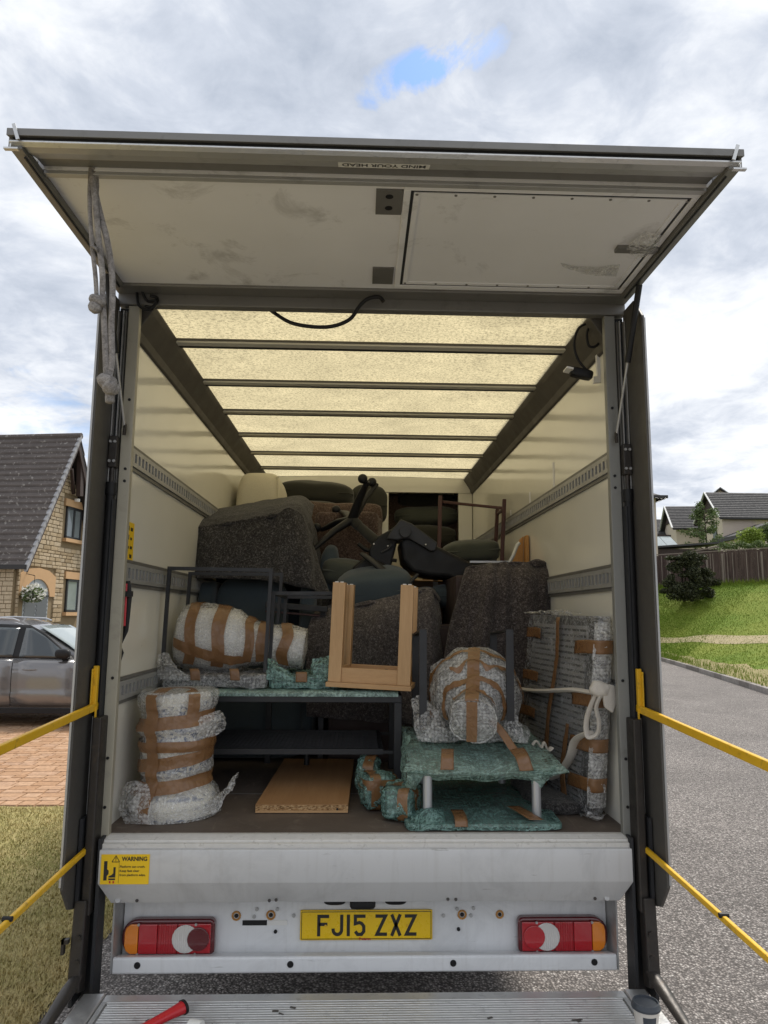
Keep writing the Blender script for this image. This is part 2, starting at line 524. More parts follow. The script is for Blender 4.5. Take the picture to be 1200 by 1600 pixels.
M['bub_dense'] = bubble('folded_bubble_wrap', (.62, .615, .60), .46, (.90, .90, .89))
M['bub_grey'] = bubble('stretched_bubble_wrap', (.42, .42, .425), .30, (.74, .74, .75), 60, .9, .16, .30, .10)
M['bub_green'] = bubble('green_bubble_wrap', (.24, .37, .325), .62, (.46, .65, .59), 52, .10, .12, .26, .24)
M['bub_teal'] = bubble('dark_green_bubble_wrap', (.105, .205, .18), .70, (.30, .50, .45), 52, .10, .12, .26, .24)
def tape_mat():
    a = N('brown_packing_tape')
    c = a.mix(a.noise(25, 5, .6), (.20, .098, .040), (.30, .155, .066))
    nm = a.bump(a.noise(28, 6, .65, dist=1.2), .6, .014)
    p = a.bsdf(c, .12, 0, nm, .8)
    tr = a.n('ShaderNodeBsdfTransparent'); tr.inputs[0].default_value = (.75, .5, .28, 1)
    m = a.n('ShaderNodeMixShader'); m.inputs[0].default_value = .80
    a.l(tr.outputs[0], m.inputs[1]); a.l(p, m.inputs[2])
    return a.done(m.outputs[0])
M['tape'] = tape_mat()
def wood(name, c0, c1, vec, scale=7, rough=.45):
    a = N(name)
    g = a.noise(scale, 6, .6, a.co(vec), .6)
    f = a.noise(scale * 9, 3, .6, a.co(vec))
    c = a.mix(a.ramp(a.mix(.35, g, f), [(.35, 0), (.65, 1)]), c0, c1)
    return a.done(a.bsdf(c, rough, 0, a.bump(f, .06, .002), .4))
M['beech'] = wood('beech_upright', (.46, .275, .125), (.56, .355, .18), (3, 3, .25))
M['beech_x'] = wood('beech_flat', (.45, .265, .12), (.54, .335, .165), (.25, 4, 4))
M['beech_y'] = wood('beech_board', (.37, .195, .085), (.45, .255, .12), (4, .25, 4), 6)
def chip():
    a = N('chipboard_edge')
    v = a.voro(120, a.co((1, 1, 2.2)), 'Color')
    s_ = a.n('ShaderNodeSeparateColor'); a.l(v, s_.inputs[0])
    c = a.ramp(s_.outputs[0], [(0, (.16, .085, .035)), (.5, (.37, .22, .10)), (1, (.53, .36, .19))])
    return a.done(a.bsdf(c, .85, 0, a.bump(s_.outputs[0], .4, .003), .2))
M['chip'] = chip()
def ply():
    a = N('van_floor_ply')
    n1 = a.noise(3, 7, .65, dist=.5); n2 = a.noise(55, 4, .75)
    c = a.mix(n1, (.065, .050, .041), (.155, .122, .098))
    sp = a.ramp(a.noise(130, 3, .8), [(.70, 0), (.76, 1)])
    c = a.mix(a.math('MULTIPLY', sp, .6), c, (.42, .38, .33))
    sc_ = a.ramp(a.noise(7, 8, .7, a.co((6, .6, 1)), .5), [(.60, 0), (.72, 1)])
    c = a.mix(a.math('MULTIPLY', sc_, .5), c, (.26, .22, .18))
    bl = a.ramp(a.noise(11, 7, .7, dist=1.2), [(.54, 0), (.68, 1)])
    c = a.mix(a.math('MULTIPLY', bl, .45), c, (.24, .20, .165))
    return a.done(a.bsdf(c, .6, 0, a.bump(n2, .3, .003), .4))
M['ply'] = ply()
def fabric(name, base, var=.2):
    a = N(name)
    c = a.mix(a.noise(5, 4), tuple(x * (1 - var) for x in base), tuple(x * (1 + var) for x in base))
    f = a.noise(420, 2, .7)
    c = a.mix(1.0, c, a.ramp(f, [(.3, .8), (.7, 1.15)]), 'MULTIPLY')
    return a.done(a.bsdf(c, .9, 0, a.bump(f, .3, .002), .2, Sheen_Weight=.2))
M['fab_green'] = fabric('grey_green_fabric', (.075, .082, .068))
M['fab_blue'] = fabric('blue_grey_fabric', (.060, .078, .090))
M['fab_dark'] = fabric('dark_olive_fabric', (.040, .040, .033))
M['cream_fab'] = fabric('cream_mattress_fabric', (.66, .61, .47), .06)
M['cotton'] = fabric('cotton_webbing', (.56, .52, .46), .1)
def rope_m():
    a = N('grey_cotton_rope')
    n = a.noise(26, 6, .75, dist=.8); f = a.noise(190, 3, .7)
    c = a.mix(a.ramp(n, [(.35, 0), (.65, 1)]), (.20, .185, .175), (.40, .375, .355))
    c = a.mix(1.0, c, a.ramp(f, [(.3, .7), (.7, 1.2)]), 'MULTIPLY')
    return a.done(a.bsdf(c, .95, 0, a.bump(f, .8, .006, a.bump(n, .6, .012)), .1))
M['rope_grey'] = rope_m()
M['card'] = plain('cardboard', (.22, .125, .065), .8, 0, .1)
M['red_brown'] = plain('dark_red_metal', (.075, .032, .028), .45, .2, .2)
M['orange_wood'] = wood('orange_pine', (.40, .19, .05), (.52, .27, .08), (3, 3, .4))
def ceramic():
    a = N('blue_white_ceramic')
    v = a.noise(30, 3, .5, a.co((1, 1, 1.5)), 1.6)
    band = a.ramp(a.noise(11, 2, .5, a.co((.05, .05, 1))), [(.47, 0), (.53, 1)])
    p = a.math('MULTIPLY', a.ramp(v, [(.49, 0), (.53, 1)]), band)
    c = a.mix(p, (.80, .77, .68), (.10, .14, .26))
    return a.done(a.bsdf(c, .15, 0, None, .6))
M['ceramic'] = ceramic()
M['white_vase'] = plain('white_glazed', (.78, .77, .74), .25, 0, .06)
M['grey_vase'] = plain('grey_glass_vase', (.17, .17, .165), .25, 0, .15)
def lens(name, c, rib=0):
    a = N(name)
    v = a.n('ShaderNodeTexWave', bands_direction='X'); v.inputs['Scale'].default_value = rib or 60
    a.l(a.co(), v.inputs['Vector'])
    nm = a.bump(v.outputs['Fac'], .5 if rib else .12, .003)
    return a.done(a.bsdf(c, .12, 0, nm, .7, Coat_Weight=.6))
M['lens_red'] = lens('red_lens', (.42, .004, .012))
M['lens_rib'] = lens('ribbed_red_lens', (.36, .003, .010), 34)
M['lens_dark'] = lens('dark_red_lens', (.10, .003, .006))
M['lens_amber'] = lens('amber_lens', (.75, .22, .005))
M['lens_clear'] = lens('clear_lens', (.62, .60, .57), 40)

# outdoor materials
def asphalt():
    a = N('worn_asphalt')
    v = a.n('ShaderNodeTexVoronoi'); v.inputs['Scale'].default_value = 74; a.l(a.co(), v.inputs['Vector'])
    s_ = a.n('ShaderNodeSeparateColor'); a.l(v.outputs['Color'], s_.inputs[0])
    st = a.ramp(s_.outputs[0], [(0, (.19, .17, .157)), (.55, (.315, .283, .263)), (.88, (.42, .38, .355)), (1, (.58, .545, .51))])
    gap = a.ramp(v.outputs['Distance'], [(.25, 1), (.62, .32)])
    c = a.mix(1.0, st, gap, 'MULTIPLY')
    c = a.mix(1.0, c, a.ramp(a.noise(.55, 7, .65, dist=.5), [(.3, .78), (.5, 1.0), (.7, 1.2)]), 'MULTIPLY')
    c = a.mix(a.math('MULTIPLY', a.ramp(a.noise(2.5, 6, .7, dist=1.0), [(.62, 0), (.74, 1)]), .45), c, (.09, .08, .075))
    nm = a.bump(gap, .8, .01)
    return a.done(a.bsdf(c, .85, 0, nm, .3))
M['asphalt'] = asphalt()
def grassm(name, g, d, bias, sc_=.35):
    a = N(name)
    n = a.noise(sc_, 5, .6); n2 = a.noise(9, 4, .7)
    c = a.mix(a.ramp(a.mix(.3, n, n2), [(bias - .12, 0), (bias + .12, 1)]), g, d)
    c = a.mix(1.0, c, a.ramp(a.noise(60, 3, .7), [(.25, .65), (.75, 1.3)]), 'MULTIPLY')
    return a.done(a.bsdf(c, .9, 0, a.bump(n2, .5, .05), .15))
M['lawn_dry'] = grassm('dry_lawn', (.23, .225, .08), (.45, .36, .18), .42)
M['lawn_green'] = grassm('green_lawn', (.10, .165, .018), (.21, .235, .045), .52, .3)
M['lawn_blade'] = grassm('dry_grass_blades', (.23, .245, .075), (.50, .41, .20), .45)
M['green_blade'] = grassm('green_grass_blades', (.115, .195, .016), (.25, .285, .045), .52, .3)
M['verge'] = grassm('dry_verge', (.18, .19, .06), (.30, .25, .13), .40, .6)
M['sand'] = plain('worn_sandy_track', (.33, .27, .155), .95, 0, .2, 3)
def paver_m():
    a = N('clay_pavers')
    oi = a.n('ShaderNodeNewGeometry')
    r = oi.outputs['Random Per Island']
    c = a.ramp(r, [(0, (.33, .19, .105)), (.4, (.38, .23, .135)), (.75, (.42, .27, .17)), (1, (.36, .225, .145))])
    c = a.mix(1.0, c, a.ramp(a.noise(25, 4), [(.3, .8), (.7, 1.2)]), 'MULTIPLY')
    return a.done(a.bsdf(c, .85, 0, a.bump(a.noise(80, 3), .3, .004), .25))
M['paver'] = paver_m()
M['earth'] = plain('pale_worn_ground', (.22, .20, .165), .95, 0, .15, .3)
M['joint'] = plain('sand_joint', (.26, .185, .135), .95)
def kerb_m():
    a = N('concrete_kerb')
    oi = a.n('ShaderNodeObjectInfo')
    c = a.ramp(oi.outputs['Random'], [(0, (.19, .17, .155)), (.5, (.26, .235, .215)), (1, (.31, .285, .265))])
    c = a.mix(1.0, c, a.ramp(a.noise(6, 6, .7), [(.3, .7), (.7, 1.15)]), 'MULTIPLY')
    return a.done(a.bsdf(c, .9, 0, a.bump(a.noise(90, 4), .3, .006), .2))
M['kerb'] = kerb_m()
def stone_m():
    a = N('buff_stone')
    oi = a.n('ShaderNodeObjectInfo')
    c = a.ramp(oi.outputs['Random'], [(0, (.33, .25, .155)), (.35, (.45, .35, .225)), (.7, (.53, .43, .30)), (1, (.41, .335, .235))])
    c = a.mix(1.0, c, a.ramp(a.noise(14, 5, .7), [(.25, .75), (.75, 1.2)]), 'MULTIPLY')
    return a.done(a.bsdf(c, .9, 0, a.bump(a.noise(12, 6, .7), .6, .03), .2))
M['stone'] = stone_m()
M['mortar'] = plain('mortar', (.22, .165, .095), .95, 0, .15, 12)
M['dressed'] = plain('dressed_sandstone', (.50, .315, .165), .85, 0, .1, 6, .1, 60)
M['render'] = plain('cream_render', (.55, .47, .39), .9, 0, .07, 2, .1, 40)
M['render_pink'] = plain('pink_render', (.52, .42, .35), .9, 0, .07, 2, .1, 40)
def tile_m():
    a = N('roof_tiles')
    n = a.noise(2.5, 5, .65); 
    c = a.mix(n, (.075, .064, .060), (.15, .13, .12))
    li = a.ramp(a.noise(8, 3, .6), [(.60, 0), (.66, 1)])
    c = a.mix(a.math('MULTIPLY', li, .65), c, (.36, .34, .31))
    return a.done(a.bsdf(c, .85, 0, a.bump(a.noise(6, 2, .5, a.co((8, .5, .5))), .5, .05), .25))
M['tile'] = tile_m()
M['tile_grey'] = plain('slate_grey_tiles', (.055, .053, .055), .8, 0, .25, 3)
M['verge_tile'] = plain('pale_verge_tile', (.30, .30, .31), .8, 0, .15, 5)
M['dark_wood'] = plain('dark_stained_timber', (.045, .028, .024), .7, 0, .25, 6)
M['fence'] = wood('brown_fence_board', (.040, .023, .020), (.105, .070, .060), (3, 3, .4), 2, .85)
M['fence_pale'] = wood('weathered_fence_strip', (.16, .125, .105), (.26, .21, .18), (3, 3, .4), 2, .85)
M['fascia'] = plain('black_fascia', (.022, .02, .02), .5)
M['white_trim'] = plain('white_trim', (.62, .62, .61), .5)
M['door_grey'] = plain('grey_door_paint', (.115, .125, .135), .45, 0, .08)
M['door_pale'] = plain('pale_grey_panel', (.33, .36, .38), .5, 0, .06)
M['frame_grey'] = plain('anthracite_frame', (.028, .03, .034), .4)
def glass_m():
    a = N('window_glass')
    c = a.mix(a.noise(.9, 3), (.09, .11, .12), (.32, .36, .37))
    return a.done(a.bsdf(c, .05, 0, None, .9))
M['glass'] = glass_m()
M['car_glass'] = plain('tinted_car_glass', (.035, .045, .05), .04, 0, .3, 2, spec=.9)
M['screen_glass'] = plain('windscreen_glass', (.30, .34, .34), .05, 0, .2, 2, spec=.9)
def carpaint():
    a = N('silver_car_paint')
    return a.done(a.bsdf((.185, .18, .18), .24, .5, None, .5, Coat_Weight=1.0, Coat_Roughness=.04))
M['car'] = carpaint()
def leaf_m(name, c0, c1):
    a = N(name)
    g = a.n('ShaderNodeNewGeometry')
    c = a.mix(g.outputs['Random Per Island'], c0, c1)
    p = a.bsdf(c, .6, 0, None, .3)
    t = a.n('ShaderNodeBsdfTranslucent'); a.l(c, t.inputs[0])
    m = a.n('ShaderNodeMixShader'); m.inputs[0].default_value = .25
    a.l(p, m.inputs[1]); a.l(t.outputs[0], m.inputs[2])
    return a.done(m.outputs[0])
M['leaf'] = leaf_m('sparse_green_leaves', (.06, .10, .025), (.17, .22, .09))
M['leaf_lime'] = leaf_m('lime_leaves', (.16, .23, .03), (.30, .38, .08))
M['leaf_dark'] = leaf_m('dark_bush_leaves', (.018, .026, .012), (.075, .078, .035))
M['petal'] = leaf_m('white_petals', (.65, .65, .60), (.85, .85, .80))
M['bark'] = plain('bark', (.07, .052, .04), .9, 0, .3, 20, .4, 60)
M['cup'] = plain('paper_cup', (.62, .58, .53), .6, 0, .05)
M['lid'] = plain('slate_blue_lid', (.040, .048, .060), .4, 0, .1)

# ================================================================== SETTING
def sheet(name, pts, mat, z=None, kind='structure'):
    mb = MB(); mb.add(pts, [tuple(range(len(pts)))])
    o = mb.build(name, mat); o['kind'] = kind
    return o
sheet('ground', [(-900, -900, -.03), (900, -900, -.03), (900, 900, -.03), (-900, 900, -.03)], M['earth'])
sheet('road', [(-1.42, -14, 0), (14, -14, 0), (30, 8, 0), (13.2, 29, 0), (-1.42, 31, 0)], M['asphalt'])
# lawn beside the van
def grid_sheet(name, x0, x1, y0, y1, nx, ny, f, mat):
    mb = MB()
    vs_ = [(x0 + (x1 - x0) * i / nx, y0 + (y1 - y0) * j / ny) for j in range(ny + 1) for i in range(nx + 1)]
    W = nx + 1
    mb.add([(x, y, f(x, y)) for x, y in vs_], [(j * W + i, j * W + i + 1, (j + 1) * W + i + 1, (j + 1) * W + i) for j in range(ny) for i in range(nx)])
    o = mb.build(name, mat, smooth=180); o['kind'] = 'structure'
    return o
def lawn_h(x, y):
    e = min(1, max(0, (-1.40 - x) / .25))
    return .004 + .03 * e + .012 * noise.noise(V((x * 1.5, y * 1.5, 0)))
grid_sheet('lawn', -11, -1.42, -6, 3.93, 60, 60, lawn_h, M['lawn_dry'])
grass = MB()
for i in range(85000):
    # denser towards the lawn's strip in view
    x = -1.40 - random.random() ** 1.4 * 3.6
    y = -.2 + random.random() * 4.1
    if x > -1.44 and random.random() < .5: continue
    h = .012 + random.random() * .020
    a = random.random() * 6.283; l = random.random() * .03
    wd = .0025 + random.random() * .002
    z = lawn_h(x, y)
    dx, dy = math.cos(a), math.sin(a)
    grass.v += [V((x - dy * wd, y + dx * wd, z)), V((x + dy * wd, y - dx * wd, z)), V((x + dx * l, y + dy * l, z + h))]
    n0 = len(grass.v); grass.f.append((n0 - 3, n0 - 2, n0 - 1))
o = grass.build('grass', M['lawn_blade']); tag(o, 'short dry grass of the lawn beside the van', 'grass', kind='stuff')
# driveway of clay pavers
sheet('driveway', [(-13, 3.93, .012), (-1.42, 3.93, .012), (-1.42, 15, .012), (-13, 15, .012)], M['joint'])
drv = bpy.data.objects['driveway']
mb = MB()
def paver(mb, cx_, cy_, w_, d_, z):
    g = .003; b = .006
    x0, x1, y0, y1 = cx_ - w_ / 2 + g, cx_ + w_ / 2 - g, cy_ - d_ / 2 + g, cy_ + d_ / 2 - g
    zz = z + random.random() * .004
    mb.add([(x0, y0, z - .02), (x1, y0, z - .02), (x1, y1, z - .02), (x0, y1, z - .02),
            (x0 + b, y0 + b, zz), (x1 - b, y0 + b, zz), (x1 - b, y1 - b, zz), (x0 + b, y1 - b, zz)],
           [(4, 5, 6, 7), (0, 1, 5, 4), (1, 2, 6, 5), (2, 3, 7, 6), (3, 0, 4, 7)])
y = 3.99; row = 0
while y < 10.5:
    d_ = random.choice((.13, .16, .19)); x = -9.0 + random.random() * .1
    while x < -1.5:
        w_ = d_ * random.choice((1.0, 1.3, 1.6)); paver(mb, x + w_ / 2, y + d_ / 2, w_, d_, .026); x += w_
    y += d_
o = mb.build('paver', M['paver'], drv); o['kind'] = 'stuff'

# kerb and grass bank on the right of the road
K = [V((5.0, -6, 0)), V((7.5, 5, 0)), V((9.45, 13.6, 0)), V((10.6, 18.6, 0)), V((11.8, 24.0, 0)), V((12.3, 26.4, 0)), V((12.0, 28.0, 0)), V((10.2, 29.0, 0)), V((6, 29.6, 0)), V((-4, 30, 0))]
FB = [V((60, 18, 3.5)), V((45, 27, 3.7)), V((33, 31, 3.8)), V((26, 32.6, 3.75)), V((20.6, 33.0, 3.60)), V((17.5, 33, 3.42)), V((14.8, 33, 3.25)), V((12, 33, 3.1)), V((7, 33.2, 3.0)), V((-4, 33.5, 2.9))]
def polyline(P, t):
    x = t * (len(P) - 1); i = min(int(x), len(P) - 2); return P[i].lerp(P[i + 1], x - i)
def bank_pt(s_, t):
    a = polyline(K, s_); b = polyline(FB, s_)
    p = a.lerp(b, t)
    e = t * t * (3 - 2 * t) * .35 + t * .65
    p.z = .13 + (b.z - .13) * e + .05 * noise.noise(V((p.x * .35, p.y * .35, 1)))
    return p
mb = MB(); NU, NV = 90, 40
mb.add([bank_pt(i / NU, j / NV) for j in range(NV + 1) for i in range(NU + 1)],
       [(j * (NU + 1) + i, j * (NU + 1) + i + 1, (j + 1) * (NU + 1) + i + 1, (j + 1) * (NU + 1) + i) for j in range(NV) for i in range(NU)])
o = mb.build('grass_bank', M['lawn_green'], smooth=180); o['kind'] = 'structure'
bank = o
# mown track and dry verge on the bank
mb = MB(); seq = []
for i in range(41):
    s_ = .14 + .58 * i / 40
    t0 = .17 + .10 * (1 - i / 40) + .004 * math.sin(i * .6)
    seq += [bank_pt(s_, t0) + V((0, 0, .012)), bank_pt(s_, t0 + .07 + .006 * math.sin(i * .4)) + V((0, 0, .012))]
mb.add(seq, [(2 * i, 2 * i + 1, 2 * i + 3, 2 * i + 2) for i in range(40)])
o = mb.build('path', M['sand']); o['kind'] = 'structure'
mb = MB(); seq = []
for i in range(61):
    s_ = .05 + .70 * i / 60
    seq += [bank_pt(s_, .004) + V((0, 0, .010)), bank_pt(s_, .07 + .03 * noise.noise(V((i * .5, 0, 0)))) + V((0, 0, .010))]
mb.add(seq, [(2 * i, 2 * i + 1, 2 * i + 3, 2 * i + 2) for i in range(60)])
o = mb.build('verge', M['verge']); o['kind'] = 'structure'
gb = MB()
for i in range(90000):
    s_ = .14 + random.random() * .55; t = random.random()
    p = bank_pt(s_, t)
    h = .025 + random.random() * .04; a = random.random() * 6.283
    if t > .95: h *= 1 + 5 * random.random()
    if t < .04: h *= 1 + 2.5 * random.random()
    wd = .005 + random.random() * .007; dx, dy = math.cos(a), math.sin(a)
    gb.v += [p + V((-dy * wd, dx * wd, 0)), p + V((dy * wd, -dx * wd, 0)), p + V((dx * .03, dy * .03, h))]
    n0 = len(gb.v); gb.f.append((n0 - 3, n0 - 2, n0 - 1))
o = gb.build('bank_grass', M['green_blade']); tag(o, 'lush green grass on the bank across the road', 'grass', kind='stuff')
# kerb stones
kb = bpy.data.objects.new('kerb', None); col.objects.link(kb); kb.location = K[3]; kb['kind'] = 'structure'
def kerb_stones():
    L = []; acc = 0
    for i in range(len(K) - 1):
        seg = (K[i + 1] - K[i]).length; n_ = max(1, round(seg / .92))
        for j in range(n_):
            L.append((K[i].lerp(K[i + 1], j / n_), K[i].lerp(K[i + 1], (j + 1) / n_)))
    return L
mk = None
for a, b in kerb_stones():
    if a.y < 3 or a.x < 9 and a.y > 20: continue
    d = (b - a); ang = math.atan2(d.y, d.x)
    if mk is None:
        t = MB(); t.box((0.006, -.075, -.1), (.914, .075, .14))
        mk = t.build('kerb_stone', M['kerb'], kb, bevel=.012)
        k = mk
    else:
        k = bpy.data.objects.new('kerb_stone', mk.data); col.objects.link(k); k.parent = kb
        md = k.modifiers.new('bevel', 'BEVEL'); md.width = .012; md.segments = 2
    k.location = a - kb.location
    k.rotation_euler = (0, 0, ang); k.scale = (d.length / .92, 1, 1)
# shift of the shared mesh: it was built in world space about the kerb's base
for v in mk.data.vertices: v.co += kb.location
# land behind the fence
mb = MB(); n_ = len(FB)
mb.add([p + V((0, .0, 0)) for p in FB] + [V((p.x * 1.6, 75, 5.6)) for p in FB] + [V((p.x * 4, 260, 6.5)) for p in FB],
       [(r_ * n_ + i, r_ * n_ + i + 1, (r_ + 1) * n_ + i + 1, (r_ + 1) * n_ + i) for r_ in range(2) for i in range(n_ - 1)])
o = mb.build('terrain', M['lawn_green']); o['kind'] = 'structure'

# ------------------------------------------------------------------ fence
fr = thing('board_fence', 'dark brown weathered board fence along the top of the grass bank', 'fence', (17.7, 33.1, 3.4))
bm_ = None
x = 13.2; k = 0
while x < 24.0:
    s_ = x
    # base height along the fence line
    zb = 3.2 + (x - 14.8) * .06
    w_ = random.uniform(.13, .165)
    pale = (k % 9 == 4)
    t = MB(); t.box((x + .008, 33.10, zb - .05), (x + w_ - .008, 33.125, zb + 1.66 + random.uniform(-.02, .03) + (x - 14.8) * .012))
    t.build('board', M['fence'], fr)
    if random.random() < .5:
        t = MB(); t.box((x - .018, 33.075, zb - .05), (x + .018, 33.098, zb + 1.62)); t.build('cover_strip', M['fence_pale'] if random.random() < .45 else M['fence'], fr)
    x += w_; k += 1
for i, x in enumerate((13.4, 15.6, 17.55, 18.35, 20.4, 22.6)):
    zb = 3.2 + (x - 14.8) * .06
    t = MB(); t.box((x, 33.03, zb - .1), (x + .09, 33.098, zb + 1.6)); t.build('post', M['fence_pale'], fr)
t = MB(); t.bar((13.2, 33.115, 4.78), (24, 33.115, 5.56), .05, .05); t.build('capping_rail', M['fence_pale'], fr)

# ------------------------------------------------------------------ plants
def leaf_cloud(mb, centers, n_, size, flat=.6):
    for i in range(n_):
        c, r_ = random.choice(centers)
        d = V((random.gauss(0, 1), random.gauss(0, 1), random.gauss(0, 1)))
        d = d.normalized() * (random.random() ** .45)
        p = c + V((d.x * r_[0], d.y * r_[1], d.z * r_[2]))
        a = V((random.gauss(0, 1), random.gauss(0, 1), random.gauss(0, flat))).normalized()
        b = a.cross(V((random.gauss(0, 1), random.gauss(0, 1), random.gauss(0, 1)))).normalized()
        s_ = size * random.uniform(.6, 1.3)
        mb.add([p - a * s_, p + b * s_ * .45, p + a * s_, p - b * s_ * .45], [(0, 1, 2, 3)])
def shrub(name, label, cat, base, clumps, n_, size, mat, group=None, stem=True):
    t = thing(name, label, cat, base, group)
    mb = MB(); leaf_cloud(mb, [(V(c), r_) for c, r_ in clumps], n_, size)
    mb.build('foliage', mat, t)
    st = MB()
    for c, r_ in clumps[:14]:
        c = V(c); mid = V(base).lerp(c, .5) + V((random.uniform(-.1, .1), 0, .05))
        st.tube([V(base), mid, c], [.05, .03, .012], 6)
    st.build('stem', M['bark'], t)
    return t
B = at(1068, 928, 31.2); B.z = 2.55
cl = []
for i in range(64):
    a = random.random() * math.pi; hgt = random.random() ** .9
    rad = 1.42 * (1 - .50 * hgt ** 1.5)
    cl.append((B + V((math.cos(a) * rad * random.uniform(.3, 1.2), -math.sin(a) * rad * .7, .10 + hgt * 2.1)), (random.uniform(.16, .42), .36, random.uniform(.10, .28))))
shrub('conifer_bush', 'dark spreading conifer bush in front of the brown fence', 'bush', B, cl, 24000, .06, M['leaf_dark'])
B = at(1105, 922, 32.6); B.z = 3.3
shrub('low_bush', 'low dark bush beside the conifer at the fence foot', 'bush', B, [(B + V((random.uniform(-.7, .7), random.uniform(-.2, .1), random.uniform(.1, .5))), (.3, .25, .25)) for i in range(10)], 1600, .05, M['leaf_dark'])
def tree(name, label, base, top, spread, nb, nl, size, mat):
    t = thing(name, label, 'tree', base)
    tr = MB(); base = V(base); top = V(top)
    tr.tube([base, base.lerp(top, .4) + V((.06, 0, 0)), top], [.09, .06, .015], 8)
    cls = []
    for i in range(nb):
        f = random.uniform(.28, .98); p = base.lerp(top, f)
        a = random.random() * 6.283; L = spread * (1.15 - f * .75) * random.uniform(.6, 1.1)
        q = p + V((math.cos(a) * L, math.sin(a) * L * .8, random.uniform(.05, .55) * L))
        tr.tube([p, p.lerp(q, .5) + V((0, 0, .08)), q], [.035, .02, .006], 5)
        for g in (.55, .8, 1.0):
            cls.append((p.lerp(q, g), (.26, .26, .2)))
    tr.build('trunk', M['bark'], t)
    cr = MB(); leaf_cloud(cr, cls, nl, size); cr.build('crown', mat, t)
    return t
tree('garden_tree', 'sparse green garden tree behind the shed roof', (21.0, 40, 4.2), (21.0, 40, 8.5), 1.75, 26, 3600, .075, M['leaf'])
b0 = at(1160, 850, 38); b0.z = 4.2
shrub('lime_shrub', 'lime green shrub rising above the fence', 'bush', b0, [(at(1150 + random.uniform(0, 36), 838 + random.uniform(-6, 12), 38), (.5, .4, .35)) for i in range(9)], 2200, .07, M['leaf_lime'])
b0 = at(1195, 850, 38.5); b0.z = 4.3
shrub('garden_shrub', 'olive green shrub at the edge of the garden above the fence', 'bush', b0, [(at(1182 + random.uniform(0, 40), 832 + random.uniform(-8, 18), 38.5), (.55, .4, .4)) for i in range(12)], 2600, .07, M['leaf'])
b0 = at(1140, 855, 36); b0.z = 4.3
shrub('climber', 'tangled climbing plant along the fence top', 'plant', b0, [(at(1130 + i * 7, 852 + random.uniform(-3, 5), 36), (.28, .2, .2)) for i in range(11)], 1500, .06, M['leaf'])

# ------------------------------------------------------------------ house with the stone gable
HA = V((-9.997, 22.1, 7.933)); HU = V((.15, .9887, 0)); HN = V((.9887, -.15, 0))
def hp(t, z, off=0.0): return HA + HU * t + HN * off + V((0, 0, z - HA.z))
hs = thing('stone_house', 'buff stone house with steep dark tiled roof and arched grey door', 'house', hp(0, .3, -4))
HW, SL = 2.22, 1.885
mb = MB()                     # core walls
ez = 7.60 - SL * HW
mb.prism([hp(-HW, .2, -.46), hp(HW, .2, -.46), hp(HW, ez, -.46), hp(0, 7.60, -.46), hp(-HW, ez, -.46)], HN * -8.5)
mb.build('wall', M['mortar'], hs)
openings = [(.18, 1.22, 4.28, 5.50), (.50, 1.36, 1.70, 2.95), (-1.95, -.38, .2, 2.95)]
unit = None
stones = []
stone_n = 0
gable = MB(); gable.box((0, 0, 0), (.001, .001, .001))
z = 1.0
def clear(t0, t1, z0, z1):
    for a, b, c, d in openings:
        if t1 > a - .10 and t0 < b + .10 and z1 > c - .12 and z0 < d + .22: return False
    return True
while z < 7.4:
    h = random.choice((.11, .135, .16))
    if z < 1.0: z += h; continue
    lim = min(HW, (7.56 - z - h) / SL)
    free = [(-lim, min(lim, 1.75))]
    for oa, ob, oc, od in openings:
        if z + h > oc - .13 and z < od + .27:
            nf = []
            for fa, fb in free:
                if ob + .17 <= fa or oa - .17 >= fb: nf.append((fa, fb)); continue
                if oa - .17 - fa > .07: nf.append((fa, oa - .17))
                if fb - ob - .17 > .07: nf.append((ob + .17, fb))
            free = nf
    for fa, fb in free:
        t = fa
        while t < fb - .06 and z + h > 1.55:
            w_ = random.choice((.18, .26, .34, .42))
            if fb - t - w_ < .12: w_ = fb - t
            if unit is None:
                ub = MB(); ub.sbox((0, 0, 0), (1, 1, 1), n=2, e=.12); unit = bpy.data.meshes.new('stone')
                unit.from_pydata([tuple(p) for p in ub.v], [], ub.f); unit.materials.append(M['stone'])
            stones.append((t, w_, z, h))
            stone_n += 1
            t += w_
    z += h
# the 300 largest in view are stones of their own, the rest one part
stones.sort(key=lambda q: -q[1] * q[3])
rest = MB(); ang = math.atan2(HU.y, HU.x)
for k, (t, w_, z, h) in enumerate(stones):
    dp = .07 + random.random() * .03
    if k < 300:
        so_ = bpy.data.objects.new('stone', unit); col.objects.link(so_); so_.parent = hs
        so_.location = hp(t + w_ / 2, z + h / 2, -.455) - hs.location
        so_.rotation_euler = (0, 0, ang)
        so_.scale = (w_ - .018, dp, h - .018)
    else:
        obox(rest, hp(t + w_ / 2, z + h / 2, -.455), (w_ - .018, dp, h - .018), Matrix.Rotation(ang, 3, 'Z'))
z = 1.5
while z < 3.0:                            # the pier beside the door, under the eaves
    h = random.choice((.11, .135, .16)); q_ = -.52
    while q_ > -1.46:
        w_ = min(random.choice((.18, .26, .34)), q_ + 1.5)
        obox(rest, hp(-HW - .085, z + h / 2, q_ - w_ / 2), (w_ - .018, .06, h - .018), Matrix.Rotation(ang + math.pi / 2, 3, 'Z')); q_ -= w_
    z += h
if rest.v:
    o = rest.build('small_stone', M['stone'], hs, bevel=.01); o['kind'] = 'stuff'
